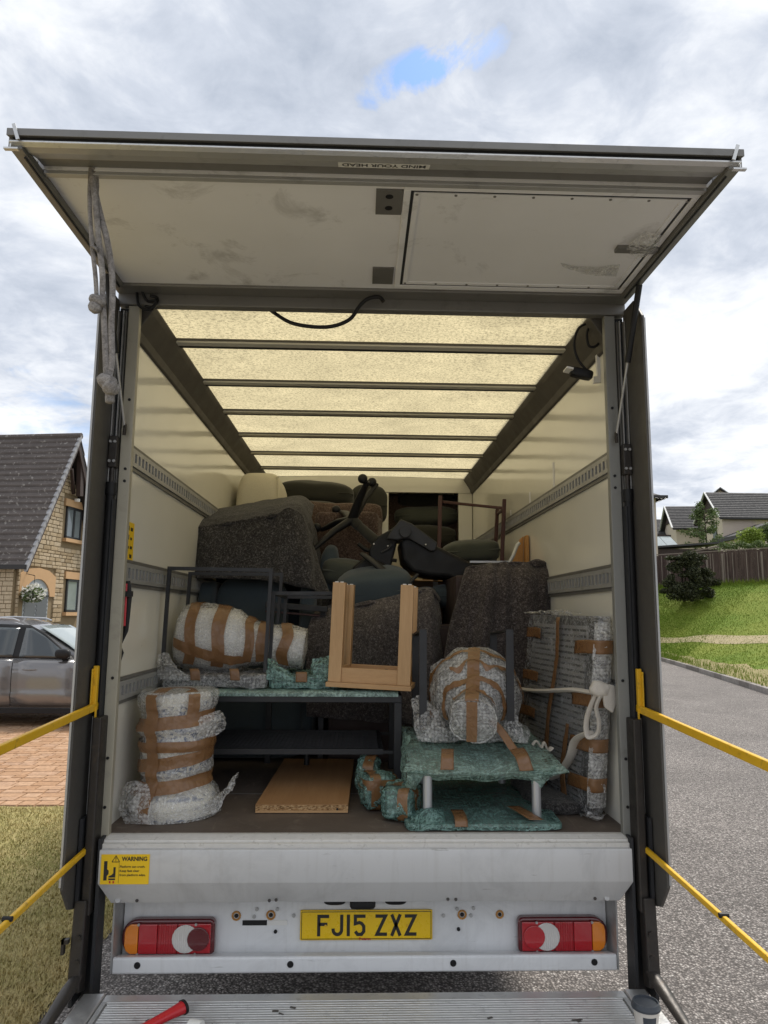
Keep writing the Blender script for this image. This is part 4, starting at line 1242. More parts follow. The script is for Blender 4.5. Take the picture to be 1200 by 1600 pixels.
# rear frame -------------------------------------------------------------------
bx('header', (-1.075, -.02, 3.03), (1.075, .028, 3.16), M['alu_grey'], bevel=.004)
for sx in (-1, 1):
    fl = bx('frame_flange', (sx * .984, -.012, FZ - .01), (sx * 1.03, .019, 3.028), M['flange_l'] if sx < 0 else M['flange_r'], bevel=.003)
    for z in (2.62, 2.33, 2.28, 1.5, 1.2, 1.02):
        mb = MB(); mb.cyl((sx * 1.004, -.0155, z), (sx * 1.004, -.012, z), .006, 8); part('screw', mb, M['black'], fl)
    # column: dark channel with guide strips and ram
    cl_ = MB(); cl_.box((sx * 1.031, .0, .66), (sx * 1.068, .018, 3.02)); cl_.box((sx * 1.031, -.05, .66), (sx * 1.036, .0, 2.2))
    colm = part('lift_column', cl_, M['rubber'])
    bx('guide_strip', (sx * 1.062, -.03, 1.0), (sx * 1.0665, -.002, 3.0), M['alu'], colm)
    bx('guide_strip', (sx * 1.043, -.026, 1.6), (sx * 1.047, -.002, 3.0), M['alu'], colm)
    bx('guide_strip', (sx * 1.0345, -.018, 1.35), (sx * 1.0375, -.002, 3.0), M['alu_grey'], colm)
    mb = MB(); mb.cyl((sx * 1.050, -.03, 1.36), (sx * 1.050, -.03, 2.22), .016, 14); mb.cyl((sx * 1.050, -.03, 2.22), (sx * 1.050, -.03, 2.27), .02, 14); part('ram', mb, M['black'], colm, smooth=40)
    mb = MB(); mb.cyl((sx * 1.050, -.03, 2.27), (sx * 1.050, -.03, 2.34), .009, 10); part('ram_rod', mb, M['steel_dark'], colm, smooth=40)
    mb = MB(); mb.box((sx * 1.032, -.045, 2.33), (sx * 1.066, -.005, 2.46)); rh = part('ram_head', mb, M['steel_dark'], colm, bevel=.004)
    for dx_, dz_ in ((1.040, 2.355), (1.058, 2.435), (1.040, 2.435), (1.058, 2.355)):
        mb = MB(); mb.cyl((sx * dx_, -.045, dz_), (sx * dx_, -.051, dz_), .006, 6); part('bolt', mb, M['alu'], rh)
    # outer fin
    mb = MB(); X0 = sx * 1.069
    mb.prism([(X0, .0, .66), (X0, -.13, .70), (X0, -.20, .79), (X0, -.20, 2.95), (X0, -.12, 3.05), (X0, .0, 3.05)], (sx * .012, 0, 0))
    fin = part('side_fin', mb, M['fin'], bevel=.003)
    bx('fin_edge', (sx * 1.076, -.2045, .80), (sx * 1.083, -.196, 2.94), M['alu'], fin)
    # lower column
    mb = MB(); mb.box((sx * .992, -.06, .34), (sx * 1.004, .02, .92)); mb.box((sx * 1.0045, -.005, .34), (sx * 1.062, .02, .92)); mb.box((sx * 1.052, -.095, .36), (sx * 1.064, -.0055, 1.0))
    lc = part('lower_column', mb, M['rubber'])
    mb = MB(); mb.box((sx * 1.012, -.085, .66), (sx * 1.046, -.006, 1.36)); part('slider', mb, M['steel_dark'], lc, bevel=.006)
    mb = MB(); mb.prism([(sx * 1.02, -.12, .42), (sx * 1.02, -.06, .40), (sx * 1.02, -.04, .70), (sx * 1.02, -.10, .72)], (sx * .045, 0, 0)); ar = part('carriage_arm', mb, M['steel_dark'], lc, bevel=.006)
    for z in (.60, .52):
        mb = MB(); mb.cyl((sx * 1.035, -.118, z), (sx * 1.035, -.10, z), .009, 8); part('bolt', mb, M['steel_dark'], ar)
    if sx < 0:
        mb = MB(); mb.box((sx * 1.066, -.13, .585), (sx * 1.090, -.11, .60)); mb.box((sx * 1.080, -.13, .550), (sx * 1.090, -.11, .60)); part('latch', mb, M['steel_dark'], lc)
    mb = MB(); mb.tube([(sx * 1.035, -.10, .47), (sx * 1.045, -.16, .445), (sx * 1.055, -.24, .42), (sx * 1.06, -.34, .40)], [.02, .028, .024, .02], 10, flat=.6); part('link', mb, M['steel_dark'], lc, smooth=50)
    mb = MB(); mb.bar((sx * 1.065, -.22, .405), (sx * 1.065, -1.3, .33), .022, .03); part('link_bar', mb, M['fin'], lc)
    # yellow bracket and handrails
    mb = MB(); mb.box((sx * 1.042, -.070, 1.40), (sx * 1.060, -.05, 1.55)); mb.box((sx * 1.055, -.088, 1.40), (sx * 1.060, -.0705, 1.54)); hb = part('rail_bracket', mb, M['yellow'], bevel=.006)
    mb = MB(); mb.bar((sx * 1.05, -.03, 1.398), (sx * 1.075, -1.05, 1.345), .018, .029); mb.bar((sx * 1.075, -1.05, 1.359), (sx * 1.075, -1.05, .82), .022, .04, (0, 1, 0)); part('handrail', mb, M['yellow'], bevel=.004)
    mb = MB(); mb.bar((sx * 1.045, -.03, .885), (sx * 1.075, -1.03, .83), .015, .020); hr = part('handrail', mb, M['yellow'], bevel=.004)
    mb = MB(); mb.cyl((sx * 1.050, -.62, .862), (sx * 1.078, -.62, .862), .008, 8); part('pivot', mb, M['black'], hr)
    mb = MB(); mb.bar((sx * 1.040, -.072, 1.30), (sx * 1.040, -.072, 1.40), .006, .006); part('rail_stay', mb, M['yellow'])
    # gas strut of the tail door
    a = at(1012, 452, -.22) if sx > 0 else V((-1.045, -.24, 3.055)); b = V((sx * 1.01, -.03, 2.49))
    if sx > 0: a = V((1.05, -.24, 3.06))
    m_ = a.lerp(b, .50)
    mb = MB(); mb.cyl(a, m_, .0125, 12); gs = part('gas_strut', mb, M['black'], smooth=40)
    mb = MB(); mb.cyl(m_, b, .005, 8); part('strut_rod', mb, M['alu'], gs, smooth=40)
    mb = MB(); mb.tube([b + V((0, 0, .02)), b + V((sx * -.004, -.012, 0)), b + V((0, -.004, -.025))], .007, 6); part('strut_end', mb, M['steel_dark'], gs)

# threshold, lip and bumper -----------------------------------------------------
prof = [(.02, .9185), (.0, .9185), (-.036, .9095), (-.038, .902), (-.052, .8985), (-.0525, .80), (.02, .80)]
mb = MB(); mb.prism([(-.992, y, z) for y, z in prof], (1.984, 0, 0)); th = part('threshold', mb, M['sill'], bevel=.0015)
for k in range(4):
    bx('tread_ridge', (-.985, -.0045 - k * .008, .9165 - k * .002), (.985, -.0020 - k * .008, .9190 - k * .002), M['sill'], th)
prof = [(-.053, .884), (-.064, .881), (-.066, .876), (-.066, .768), (-.0645, .764), (-.018, .682), (-.010, .680), (-.010, .70), (-.05, .80), (-.053, .84)]
mb = MB()
nx_ = 60
vs_ = []; pr = prof[:7]
for i in range(nx_ + 1):
    x = -.995 + 1.99 * i / nx_
    for j, (y, z) in enumerate(pr):
        dent = .014 * math.exp(-((x + .36) / .05) ** 2 - ((z - .70) / .035) ** 2) + .0006 * noise.noise(V((x * 3, z * 5, 1)))
        xx = x
        if j >= 5: xx = x * (.962 if j == 5 else .96)
        vs_.append(V((xx, y + dent, z)))
Wd = len(pr)
mb.add(vs_, [(i * Wd + j, (i + 1) * Wd + j, (i + 1) * Wd + j + 1, i * Wd + j + 1) for i in range(nx_) for j in range(Wd - 1)])
lip = part('lift_lip', mb, M['lip'], smooth=24)
bx('lip_backing', (-.95, .0, .69), (.95, .02, .80), M['black'])
for x, z in ((-.93, .692), (.905, .692), (-.86, .690), (-.37, .688), (-.345, .690), (.30, .690), (.33, .689), (.86, .69)):
    mb = MB(); mb.disc((x, -.030, z + .004), (0, -1, .55), .010 if abs(x) > .9 else .006, 10); part('rivet', mb, M['steel_dark'] if abs(x) < .9 else M['alu'], lip, solid=.004)
# warning sticker
S0 = V((-.985, -.0685, .768)); EX, EZ = V((1, 0, 0)), V((0, 0, 1))
st = bx('warning_sticker', (-.987, -.0685, .764), (-.81, -.0668, .868), M['sticker_y'], lip)
def dec(name, mat, par, f):
    mb = MB(); f(mb); return mb.build(name, mat, par)
yk = -.0693
dec('lettering', M['ink'], st, lambda m: text_mesh(m, 'WARNING', .020, (-.912, yk, .846), EX, EZ, .093, .0007))
for i, (s_, w_) in enumerate((('Platform can crush.', .092), ('Keep feet clear', .072), ('from platform edge.', .095))):
    dec('lettering', M['ink'], st, lambda m: text_mesh(m, s_, .011, (-.917, yk, .822 - i * .0145), EX, EZ, w_, .0002))
def tri(m):
    a, b, c = V((-.947, yk, .842)), V((-.919, yk, .842)), V((-.933, yk, .864))
    for p, q in ((a, b), (b, c), (c, a)): m.bar(p, q, .0022, .0004, (0, 1, 0))
    m.bar((-.933, yk, .858), (-.933, yk, .850), .0028, .0004, (0, 1, 0)); m.bar((-.933, yk, .8475), (-.933, yk, .845), .0028, .0004, (0, 1, 0))
dec('warning_symbol', M['ink'], st, tri)
def crush(m):
    m.add([(x, yk, z) for x, z in ((-.975, .778), (-.963, .778), (-.963, .794), (-.957, .800), (-.957, .812), (-.963, .817), (-.963, .845), (-.975, .845))], [tuple(range(8))])
    m.add([(x, yk, z) for x, z in ((-.957, .788), (-.932, .788), (-.932, .824), (-.940, .824), (-.940, .803), (-.946, .797), (-.957, .792))], [tuple(range(7))])
    m.add([(x, yk, z) for x, z in ((-.957, .779), (-.932, .779), (-.932, .785), (-.957, .785))], [(0, 1, 2, 3)])
dec('crush_symbol', M['ink'], st, crush)
def reds(m):
    for x in (-.951, -.938): m.add([(x - .003, yk, .768), (x + .003, yk, .768), (x + .003, yk, .776), (x - .003, yk, .776)], [(0, 1, 2, 3)])
dec('arrow_mark', M['red_ink'], st, reds)
dec('divider', M['ink'], st, lambda m: m.add([(-.9205, yk, .768), (-.9195, yk, .768), (-.9195, yk, .84), (-.9205, yk, .84)], [(0, 1, 2, 3)]))
# bumper
mb = MB()
mb.prism([(-.95, .13, .78), (-.95, .13, .455), (-.95, .13, .428), (-.95, .145, .428), (-.95, .145, .78)], (1.9, 0, 0)); bp = part('bumper_panel', mb, M['white_paint'])
mb = MB(); mb.prism([(-.953, .129, .444), (-.953, .03, .474), (-.953, .022, .470), (-.953, .02, .42), (-.953, .028, .414), (-.953, .129, .414)], (1.906, 0, 0)); bs_ = part('bumper_step', mb, M['white_paint'], bevel=.004)
for sx in (-1, 1):
    bx('end_cap', (sx * .9535, .02, .42), (sx * .960, .146, .78), M['alu'], bp)
for x in (-.86, -.29, .325, .865):
    mb = MB(); mb.disc((x, .0185, .448), (0, -1, 0), .012, 14); part('fixing_hole', mb, M['black'], bs_, solid=.002)
for x, z, r_ in ((-.515, .578, .015), (-.38, .58, .015), (.375, .578, .015), (.525, .578, .013)):
    mb = MB(); mb.tube([(x + r_ * math.cos(k * .524), .1275, z + r_ * math.sin(k * .524)) for k in range(12)], .004, 6, True); rg = part('grommet', mb, M['orange_wood'], bp)
    mb = MB(); mb.disc((x, .1275, z), (0, -1, 0), r_ * .55, 10); part('hole', mb, M['black'], rg, solid=.002)
for x, z in ((-.445, .575), (-.435, .602), (-.355, .602), (-.29, .578), (.355, .60), (.42, .602), (.41, .575), (.30, .575), (.36, .525), (-.36, .52)):
    mb = MB(); mb.cyl((x, .1295, z), (x, .1235, z), .007, 8); part('rivet', mb, M['alu'] if z > .53 else M['black'], bp)
bx('slot', (-.49, .1265, .543), (-.395, .1295, .561), M['black'], bp); bx('slot_cover', (-.393, .1268, .543), (-.315, .1295, .561), M['label_white'], bp)
mb = MB(); text_mesh(mb, 'VAUXHALL', .075, (-.875, .1275, .632), EX, EZ, .40, .002); part('lettering', mb, M['alu_grey'], bp)
mb = MB(); text_mesh(mb, 'MOVANO', .075, (.565, .1275, .630), EX, EZ, .31, .002); part('lettering', mb, M['alu_grey'], bp)
# plate light and number plate
mb = MB(); mb.sbox((-.02, .10, .632), (.10, .05, .03), n=4, e=.3); part('plate_light', mb, M['black'], bp, smooth=50)
for x in (-.13, .11):
    mb = MB(); mb.sbox((x, .12, .645), (.09, .03, .05), n=6, e=.6); part('light_hood', mb, M['black'], bp, smooth=50)
PX, PZ = -.004, .545
np_ = MB(); np_.box((PX - .26, .118, PZ - .0555), (PX + .26, .1265, PZ + .0555)); plate = part('number_plate', np_, M['plate'], bevel=.006, bseg=3)
yp = .1172
mb = MB()
for a, b in (((-.254, -.0495), (.254, -.0495)), ((-.254, .0495), (.254, .0495)), ((-.254, -.0495), (-.254, .0495)), ((.254, -.0495), (.254, .0495))):
    mb.bar((PX + a[0], yp, PZ + a[1]), (PX + b[0], yp, PZ + b[1]), .0022, .0006, (0, 1, 0))
part('plate_border', mb, M['ink'], plate)
def ribbon(m, pts, wd):
    """flat stroke of constant width in the plate's plane with mitred joins"""
    P = [V((p[0], 0, p[1])) for p in pts]; n_ = len(P); L = []; Rr = []
    for i, p in enumerate(P):
        d0 = (p - P[i - 1]).normalized() if i else (P[1] - P[0]).normalized()
        d1 = (P[i + 1] - p).normalized() if i < n_ - 1 else d0
        n0 = V((-d0.z, 0, d0.x)); n1 = V((-d1.z, 0, d1.x)); nn = (n0 + n1).normalized()
        k = wd / 2 / max(.35, nn.dot(n0)); L.append(p + nn * k); Rr.append(p - nn * k)
    o_ = V((PX, yp, PZ))
    m.add([o_ + q for q in L + Rr], [(i, i + 1, n_ + i + 1, n_ + i) for i in range(n_ - 1)])
def glyph(ch, x):
    m = MB(); s_ = .0125; h = .079 / 2 - s_ / 2; wd = .046; l, r_ = x + s_ / 2, x + wd - s_ / 2; t, b = h, -h
    e = s_ / 2
    if ch == 'F': ribbon(m, [(r_ + e, t), (l, t), (l, b - e)], s_); ribbon(m, [(l, .004), (r_, .004)], s_)
    if ch == 'J': ribbon(m, [(r_, t + e), (r_, b + .014)] + [(r_ - .0165 + .0165 * math.cos(a), b + .0165 - .0165 * math.sin(a)) for a in [math.pi * k / 8 for k in range(1, 9)]] + [(l, b + .022)], s_)
    if ch == '1': ribbon(m, [(x + .004, t + e), (x + .004, b - e)], s_)
    if ch == '5': ribbon(m, [(r_ + e, t), (l, t), (l, .006), (l + .016, .010), (r_ - .008, .006), (r_, -.004), (r_, b + .011), (r_ - .009, b), (l + .009, b), (l, b + .011)], s_)
    if ch == 'Z': ribbon(m, [(l - e, t), (r_, t), (l, b), (r_ + e, b)], s_)
    if ch == 'X': ribbon(m, [(l, t + e), (r_, b - e)], s_); ribbon(m, [(r_, t + e), (l, b - e)], s_)
    m.build('plate_character', M['ink'], plate)
for ch, x in (('F', -.193), ('J', -.137), ('1', -.075), ('5', -.050), ('Z', .035), ('X', .093), ('Z', .151)): glyph(ch, x)
dec('dealer_name', M['red_ink'], plate, lambda m: text_mesh(m, 'Pentagon', .013, (PX - .028, yp - .0002, PZ - .0535), EX, EZ, .045, .0006))
for x in (-.16, .16):
    mb = MB(); mb.cyl((PX + x, .118, PZ - .002), (PX + x, .1165, PZ - .002), .005, 10); part('plate_screw', mb, M['yellow'], plate)
# rear lamps
def rear_lamp(sx):
    c = V((sx * .7675, .08, .513)); Wl, Hl = .355, .132
    def xx(u): return c.x + sx * (u - .5) * Wl          # u=0 inner end, u=1 outer end
    def outline(g, n_=10):
        pts = []
        rx, rz = .045, .045
        for (cxx, czz, a0) in ((1, 1, 0), (0, 1, 90), (0, 0, 180), (1, 0, 270)):
            rr_ = .058 if cxx == 1 else .022
            for k in range(7):
                a = R(a0 + 90 * k / 6)
                ux = (Wl / 2 - g - rr_) * (1 if cxx else -1) + rr_ * math.cos(a)
                uz = (Hl / 2 - g - rr_) * (1 if czz else -1) + rr_ * math.sin(a)
                pts.append((ux, uz))
        return pts
    mb = MB(); mb.prism([(c.x + sx * x, .129, c.z + z) for x, z in outline(0)], (0, -.035, 0)); lm = part('rear_lamp', mb, M['lens_dark'], bevel=.008, bseg=3)
    zt, zb = c.z + Hl / 2 - .014, c.z - Hl / 2 + .012
    def seg(name, u0, u1, mat, y=.084, rnd=0):
        m = MB()
        if rnd:
            pts = [(xx(u0), zb), (xx(u1) - sx * .022, zb), (xx(u1) - sx * .006, zb + .012), (xx(u1), zb + .03), (xx(u1), zt - .03), (xx(u1) - sx * .006, zt - .012), (xx(u1) - sx * .022, zt), (xx(u0), zt)]
        else:
            pts = [(xx(u0), zb), (xx(u1), zb), (xx(u1), zt), (xx(u0), zt)]
        m.prism([(p[0], .0935, p[1]) for p in pts], (0, y - .0935, 0)); return m.build(name, mat, lm, bevel=.003)
    seg('amber_lens', .82, .965, M['lens_amber'], rnd=1)
    seg('stop_lens', .615, .815, M['lens_red'])
    seg('ribbed_lens', .40, .61, M['lens_rib'])
    seg('inner_lens', .04, .395, M['lens_red'], .0855)
    m = MB(); n_ = 20; cr = V((xx(.31), .0, c.z)); rr_ = .051
    m.prism([(cr.x + rr_ * math.cos(2 * math.pi * k / n_), .0858, cr.z + rr_ * math.sin(2 * math.pi * k / n_)) for k in range(n_)], (0, -.006, 0)); m.build('reverse_lens', M['lens_clear'], lm, bevel=.002)
    m = MB(); cr2 = V((xx(.17), 0, c.z)); rr2 = .042
    m.prism([(cr2.x + rr2 * math.cos(2 * math.pi * k / n_), .0865, cr2.z + rr2 * math.sin(2 * math.pi * k / n_)) for k in range(n_)], (0, -.0095, 0)); m.build('fog_lens', M['lens_dark'] if sx < 0 else M['lens_red'], lm, bevel=.002)
    for u, z in ((.815, zt), (.815, zb), (.2, zt), (.2, zb)):
        m = MB(); m.cyl((xx(u), .084, z), (xx(u), .0795, z), .005, 8); m.build('screw', M['alu'], lm)
rear_lamp(-1); rear_lamp(1)

# chassis, wheels and cab --------------------------------------------------------
for sx in (-1, 1):
    bx('chassis_rail', (sx * .40, .15, .50), (sx * .48, LEN + 1.8, .64), M['black'])
    mb = MB(); mb.cyl((sx * .78, 1.55, .34), (sx * 1.0, 1.55, .34), .335, 32); wh = part('wheel', mb, M['tyre'], smooth=40, bevel=.02)
    mb = MB(); mb.cyl((sx * .99, 1.55, .34), (sx * 1.008, 1.55, .34), .20, 20); part('rim', mb, M['alu'], wh)
    mb = MB(); mb.cyl((sx * .78, LEN + 1.5, .34), (sx * .98, LEN + 1.5, .34), .335, 32); wh = part('wheel', mb, M['tyre'], smooth=40, bevel=.02)
    mb = MB(); mb.cyl((sx * .97, LEN + 1.5, .34), (sx * .99, LEN + 1.5, .34), .20, 20); part('rim', mb, M['alu'], wh)
bx('axle', (-.8, 1.5, .30), (.8, 1.6, .38), M['black'])
bx('under_floor', (-1.0, .16, .66), (1.0, LEN + .9, .86), M['black'])
bx('under_run_bar', (-.15, .3, .36), (.1, .5, .60), M['black'])
mb = MB(); mb.prism([(-.97, LEN + .95, .35), (-.97, LEN + 2.6, .35), (-.97, LEN + 2.62, .95), (-.97, LEN + 2.1, 1.25), (-.97, LEN + 1.35, 1.95), (-.97, LEN + .95, 1.95)], (1.94, 0, 0)); cab = part('cab', mb, M['white_paint'], bevel=.08, bseg=3)
mb = MB(); mb.add([(-.85, LEN + 2.045, 1.33), (.85, LEN + 2.045, 1.33), (.8, LEN + 1.43, 1.91), (-.8, LEN + 1.43, 1.91)], [(0, 1, 2, 3)]); part('windscreen', mb, M['car_glass'], cab, solid=-.03)

# raised tail door ----------------------------------------------------------------
DZ = 3.088
td = bx('tail_door', (-1.044, -.852, DZ), (1.044, -.10, DZ + .030), M['door_panel'])
bx('hinge_beam', (-1.075, -.10, DZ - .012), (1.075, -.02, DZ + .06), M['alu_grey'], td, bevel=.004)
for sx in (-1, 1):
    mb = MB(); mb.prism([(sx * 1.028, -.10, DZ - .026), (sx * 1.068, -.10, DZ - .020), (sx * 1.068, -.10, DZ + .032), (sx * 1.0445, -.10, DZ + .032), (sx * 1.0445, -.10, DZ - .001), (sx * 1.028, -.10, DZ - .001)], (0, -.885, 0)); part('edge_channel', mb, M['alu_grey'], td, bevel=.002)
    bx('edge_fin', (sx * 1.034, -.95, DZ - .031), (sx * 1.038, -.12, DZ - .0262), M['rubber'], td)
# end channel: ledge, recess, slope, bright nose, gap, outer strip
def beam(name, prof, mat, x=1.044):
    mb = MB(); mb.prism([(-x, y, z) for y, z in prof], (2 * x, 0, 0)); return part(name, mb, mat, td, bevel=.0015)
beam('ledge', [(-.828, DZ - .001), (-.828, DZ - .012), (-.850, DZ - .012), (-.850, DZ - .001)], M['alu'], 1.027)
beam('recess', [(-.8525, DZ + .010), (-.8525, DZ + .028), (-.898, DZ + .028), (-.898, DZ + .004)], M['alu_grey'], 1.027)
mb = MB(); mb.prism([(-1.0265, y, z) for y, z in [(-.899, DZ + .003), (-.899, DZ + .028), (-.980, DZ + .028), (-.980, DZ - .014), (-.950, DZ - .014)]], (2.053, 0, 0)); part('end_channel', mb, M['alu'], td, bevel=.0015)
beam('nose', [(-.981, DZ - .018), (-.981, DZ - .006), (-.997, DZ - .006), (-.997, DZ - .012)], M['alu_bright'], 1.060)
beam('seal', [(-.981, DZ - .005), (-.981, DZ + .008), (-.989, DZ + .008), (-.989, DZ - .005)], M['rubber'], 1.055)
beam('outer_strip', [(-.981, DZ + .009), (-.981, DZ + .026), (-1.004, DZ + .026), (-1.004, DZ + .003)], M['alu_grey'], 1.066)
for sx in (-1, 1):
    mb = MB(); mb.box((sx * 1.034, -.998, DZ - .034), (sx * 1.074, -.986, DZ - .029)); mb.box((sx * 1.053, -.998, DZ - .0285), (sx * 1.057, -.986, DZ - .0185)); part('corner_bracket', mb, M['alu_bright'], td)
    mb = MB(); mb.bar((sx * 1.030, -1.007, DZ - .012), (sx * 1.046, -1.007, DZ + .036), .010, .004, (0, 1, 0)); part('corner_seal', mb, M['alu_bright'], td)
# MIND YOUR HEAD label: reads upside down from the tail
lb = MB()
def sl_(x, f): return V((x, -.949 + f * .050, DZ - .0140 + f * .017 - .0008))
lb.add([sl_(-.127, .0), sl_(.147, .0), sl_(.147, .92), sl_(-.127, .92)], [(0, 1, 2, 3)])
lab = part('label', lb, M['label_white'], td, solid=.0006)
mb = MB()
eyv = (sl_(0, 1) - sl_(0, 0)).normalized()
text_mesh(mb, 'MIND YOUR HEAD', .040, sl_(.135, .17) + V((0, -.0004, -.0014)), V((-1, 0, 0)), eyv, .25, .0008); part('lettering', mb, M['ink'], lab)
# hatch in the door
def frame4(x0, x1, y0, y1, wd, z0, z1):
    mb = MB(); mb.box((x0, y0, z0), (x1, y0 + wd, z1)); mb.box((x0, y1 - wd, z0), (x1, y1, z1)); mb.box((x0, y0 + wd, z0), (x0 + wd, y1 - wd, z1)); mb.box((x1 - wd, y0 + wd, z0), (x1, y1 - wd, z1)); return mb
part('hatch_frame', frame4(.078, 1.025, -.826, -.125, .022, DZ - .008, DZ - .0005), M['door_panel'], td, bevel=.002)
part('hatch_seal', frame4(.100, 1.003, -.804, -.147, .010, DZ - .005, DZ - .0005), M['rubber'], td)
hp_ = bx('hatch', (.110, -.794, DZ - .004), (.993, -.157, DZ - .0005), M['door_panel'], td)
part('hatch_rim', frame4(.111, .992, -.793, -.158, .018, DZ - .0075, DZ - .0042), M['door_panel'], hp_)
for i in range(8):
    for yy in (-.784, -.167):
        mb = MB(); mb.cyl((.12 + i * .125, yy, DZ - .0075), (.12 + i * .125, yy, DZ - .0092), .005, 8); part('rivet', mb, M['alu_grey'], hp_)
for x0, x1, y0, y1 in ((-.01, .076, -.80, -.66), (-.012, .07, -.285, -.15)):
    hgp = bx('hinge_plate', (x0, y0, DZ - .006), (x1, y1, DZ - .0005), M['alu_grey'], td)
    if y0 < -.5:
        for yy in (-.765, -.70):
            mb = MB(); mb.disc(((x0 + x1) / 2, yy, DZ - .0065), (0, 0, -1), .013, 12); part('hole', mb, M['black'], hgp, solid=.002)
# torn tape and scuffs at the hatch catch
bx('catch', (.87, -.50, DZ - .018), (1.02, -.465, DZ - .0045), M['alu_grey'], hp_)
mb = MB(); mb.patch([[(.93, -.60, DZ - .006), (.98, -.60, DZ - .02), (1.0, -.58, DZ - .01)], [(.90, -.52, DZ - .018), (.96, -.53, DZ - .03), (1.01, -.5, DZ - .02)], [(.92, -.46, DZ - .012), (.97, -.45, DZ - .024), (1.02, -.45, DZ - .012)]], 12, 12, .006, 25); part('torn_tape', mb, M['bub'], hp_, smooth=60)
mb = MB(); mb.patch([[(.70, -.36, DZ - .006), (.72, -.33, DZ - .007)], [(.80, -.34, DZ - .010), (.82, -.29, DZ - .014)], [(.93, -.36, DZ - .006), (.95, -.26, DZ - .007)]], 12, 12, .004, 25); part('torn_tape', mb, M['bub_dense'], hp_, smooth=60)
# cables at the header
mb = MB(); mb.tube(smooth_pts([at(415, 478, .08), at(430, 490, .03), at(460, 506, -.02), at(510, 511, -.04), at(545, 500, -.06), at(562, 478, -.07), at(575, 467, -.075), at(592, 464, -.075), at(599, 471, -.08)]), .008, 8); part('cable', mb, M['black'], smooth=60)
for pts in ([(222, 442), (222, 455), (230, 470), (243, 470), (238, 480), (226, 478)], [(214, 455), (216, 475), (228, 484), (240, 480), (246, 466), (234, 462)]):
    mb = MB(); mb.tube(smooth_pts([at(x, y, -.03 - .01 * (i % 2)) for i, (x, y) in enumerate(pts)]), .006, 7); part('cable', mb, M['black'], smooth=60)
for pts in ([(950, 470), (952, 495), (946, 520), (932, 540), (920, 540), (917, 520), (925, 505), (938, 500), (944, 510), (936, 516)], [(925, 503), (905, 512), (897, 535), (902, 560), (916, 578)], [(948, 468), (950, 482), (940, 492), (925, 498)]):
    mb = MB(); mb.tube(smooth_pts([at(x, y, .10) for i, (x, y) in enumerate(pts)]), .006, 7); part('cable', mb, M['black'], smooth=60)
mb = MB(); mb.sbox(at(908, 584, .11), (.10, .05, .04), RY(12), n=5, e=.35); wl = part('work_light', mb, M['black'], smooth=50)
mb = MB(); obox(mb, at(888, 578, .10), (.03, .06, .008), RY(12)); part('light_lens', mb, M['label_white'], wl)
mb = MB(); mb.prism([at(932, 546, .16), at(945, 540, .16), at(945, 596, .16), at(928, 598, .16), at(928, 588, .16), at(934, 588, .16)], (0, .02, 0)); part('light_bracket', mb, M['door_panel'])
# notices on the left wall
nt_ = bx('notice', (-1.0195, .03, 1.965), (-1.017, .19, 2.13), M['sticker_y'])
mb = MB()
for r_ in range(4):
    for c_ in range(3):
        if random.random() < .85: mb.box((-1.0165, .045 + c_ * .048, 1.98 + r_ * .038), (-1.0168, .045 + c_ * .048 + random.uniform(.02, .036), 1.98 + r_ * .038 + random.uniform(.010, .022)))
part('pictogram', mb, M['ink'], nt_)
mb = MB(); mb.tube([at(199, 908, .05), at(201, 930, .05), at(198, 965, .05), at(196, 985, .05), at(188, 1005, .05)], [.012, .014, .013, .012, .008], 8, flat=.5); stp = part('release_strap', mb, M['black'], smooth=60)
mb = MB(); mb.tube([at(196, 912, .035), at(195, 940, .035), at(193, 978, .035)], .008, 8, flat=.5); part('strap_core', mb, M['red_plastic'], stp, smooth=60)
mb = MB(); obox(mb, at(201, 928, .03), (.03, .02, .022), RY(0)); part('strap_clip', mb, M['black'], stp)
mb = MB(); mb.tube([at(186, 1010, .05), at(190, 1020, .05), at(186, 1032, .05)], .009, 7); part('cable', mb, M['black'], smooth=60)

# tail lift platform --------------------------------------------------------------
PZT = .405
plt = bx('lift_platform', (-.93, -1.5, PZT - .06), (.93, -.10, PZT - .008), M['alu_bright'])
tr = MB()
y = -.155
while y > -1.45:
    tr.prism([(-.905, y, PZT - .008), (-.905, y - .003, PZT), (-.905, y - .0095, PZT), (-.905, y - .0125, PZT - .008)], (1.81, 0, 0)); y -= .0150
o = part('tread_rib', tr, M['alu_bright'], plt); o['kind'] = 'stuff'
bx('front_edge', (-.93, -.150, PZT - .0078), (.93, -.10, PZT + .0005), M['alu_bright'], plt, bevel=.003)
for sx in (-1, 1):
    bx('side_frame', (sx * .932, -1.5, PZT - .065), (sx * 1.01, -.10, PZT + .006), M['alu_bright'], plt, bevel=.004)
    bx('frame_seam', (sx * .912, -1.5, PZT - .0075), (sx * .928, -.15, PZT + .002), M['alu'], plt)
for i in range(9):
    x = random.uniform(-.85, .75); y = random.uniform(-.33, -.17)
    mb = MB(); obox(mb, (x, y, PZT + .0012), (random.uniform(.015, .04), random.uniform(.006, .012), .0012), RZ(random.uniform(-30, 30))); part('scuff_mark', mb, M['rail_dark'], plt)

for y0, z0, z1 in ((.955, 2.46, 2.60), (1.52, 2.40, 2.53), (2.10, 2.36, 2.50)):
    bx('tape_mark', (1.0195, y0, z0), (1.0185, y0 + .035, z1), M['door_panel'])

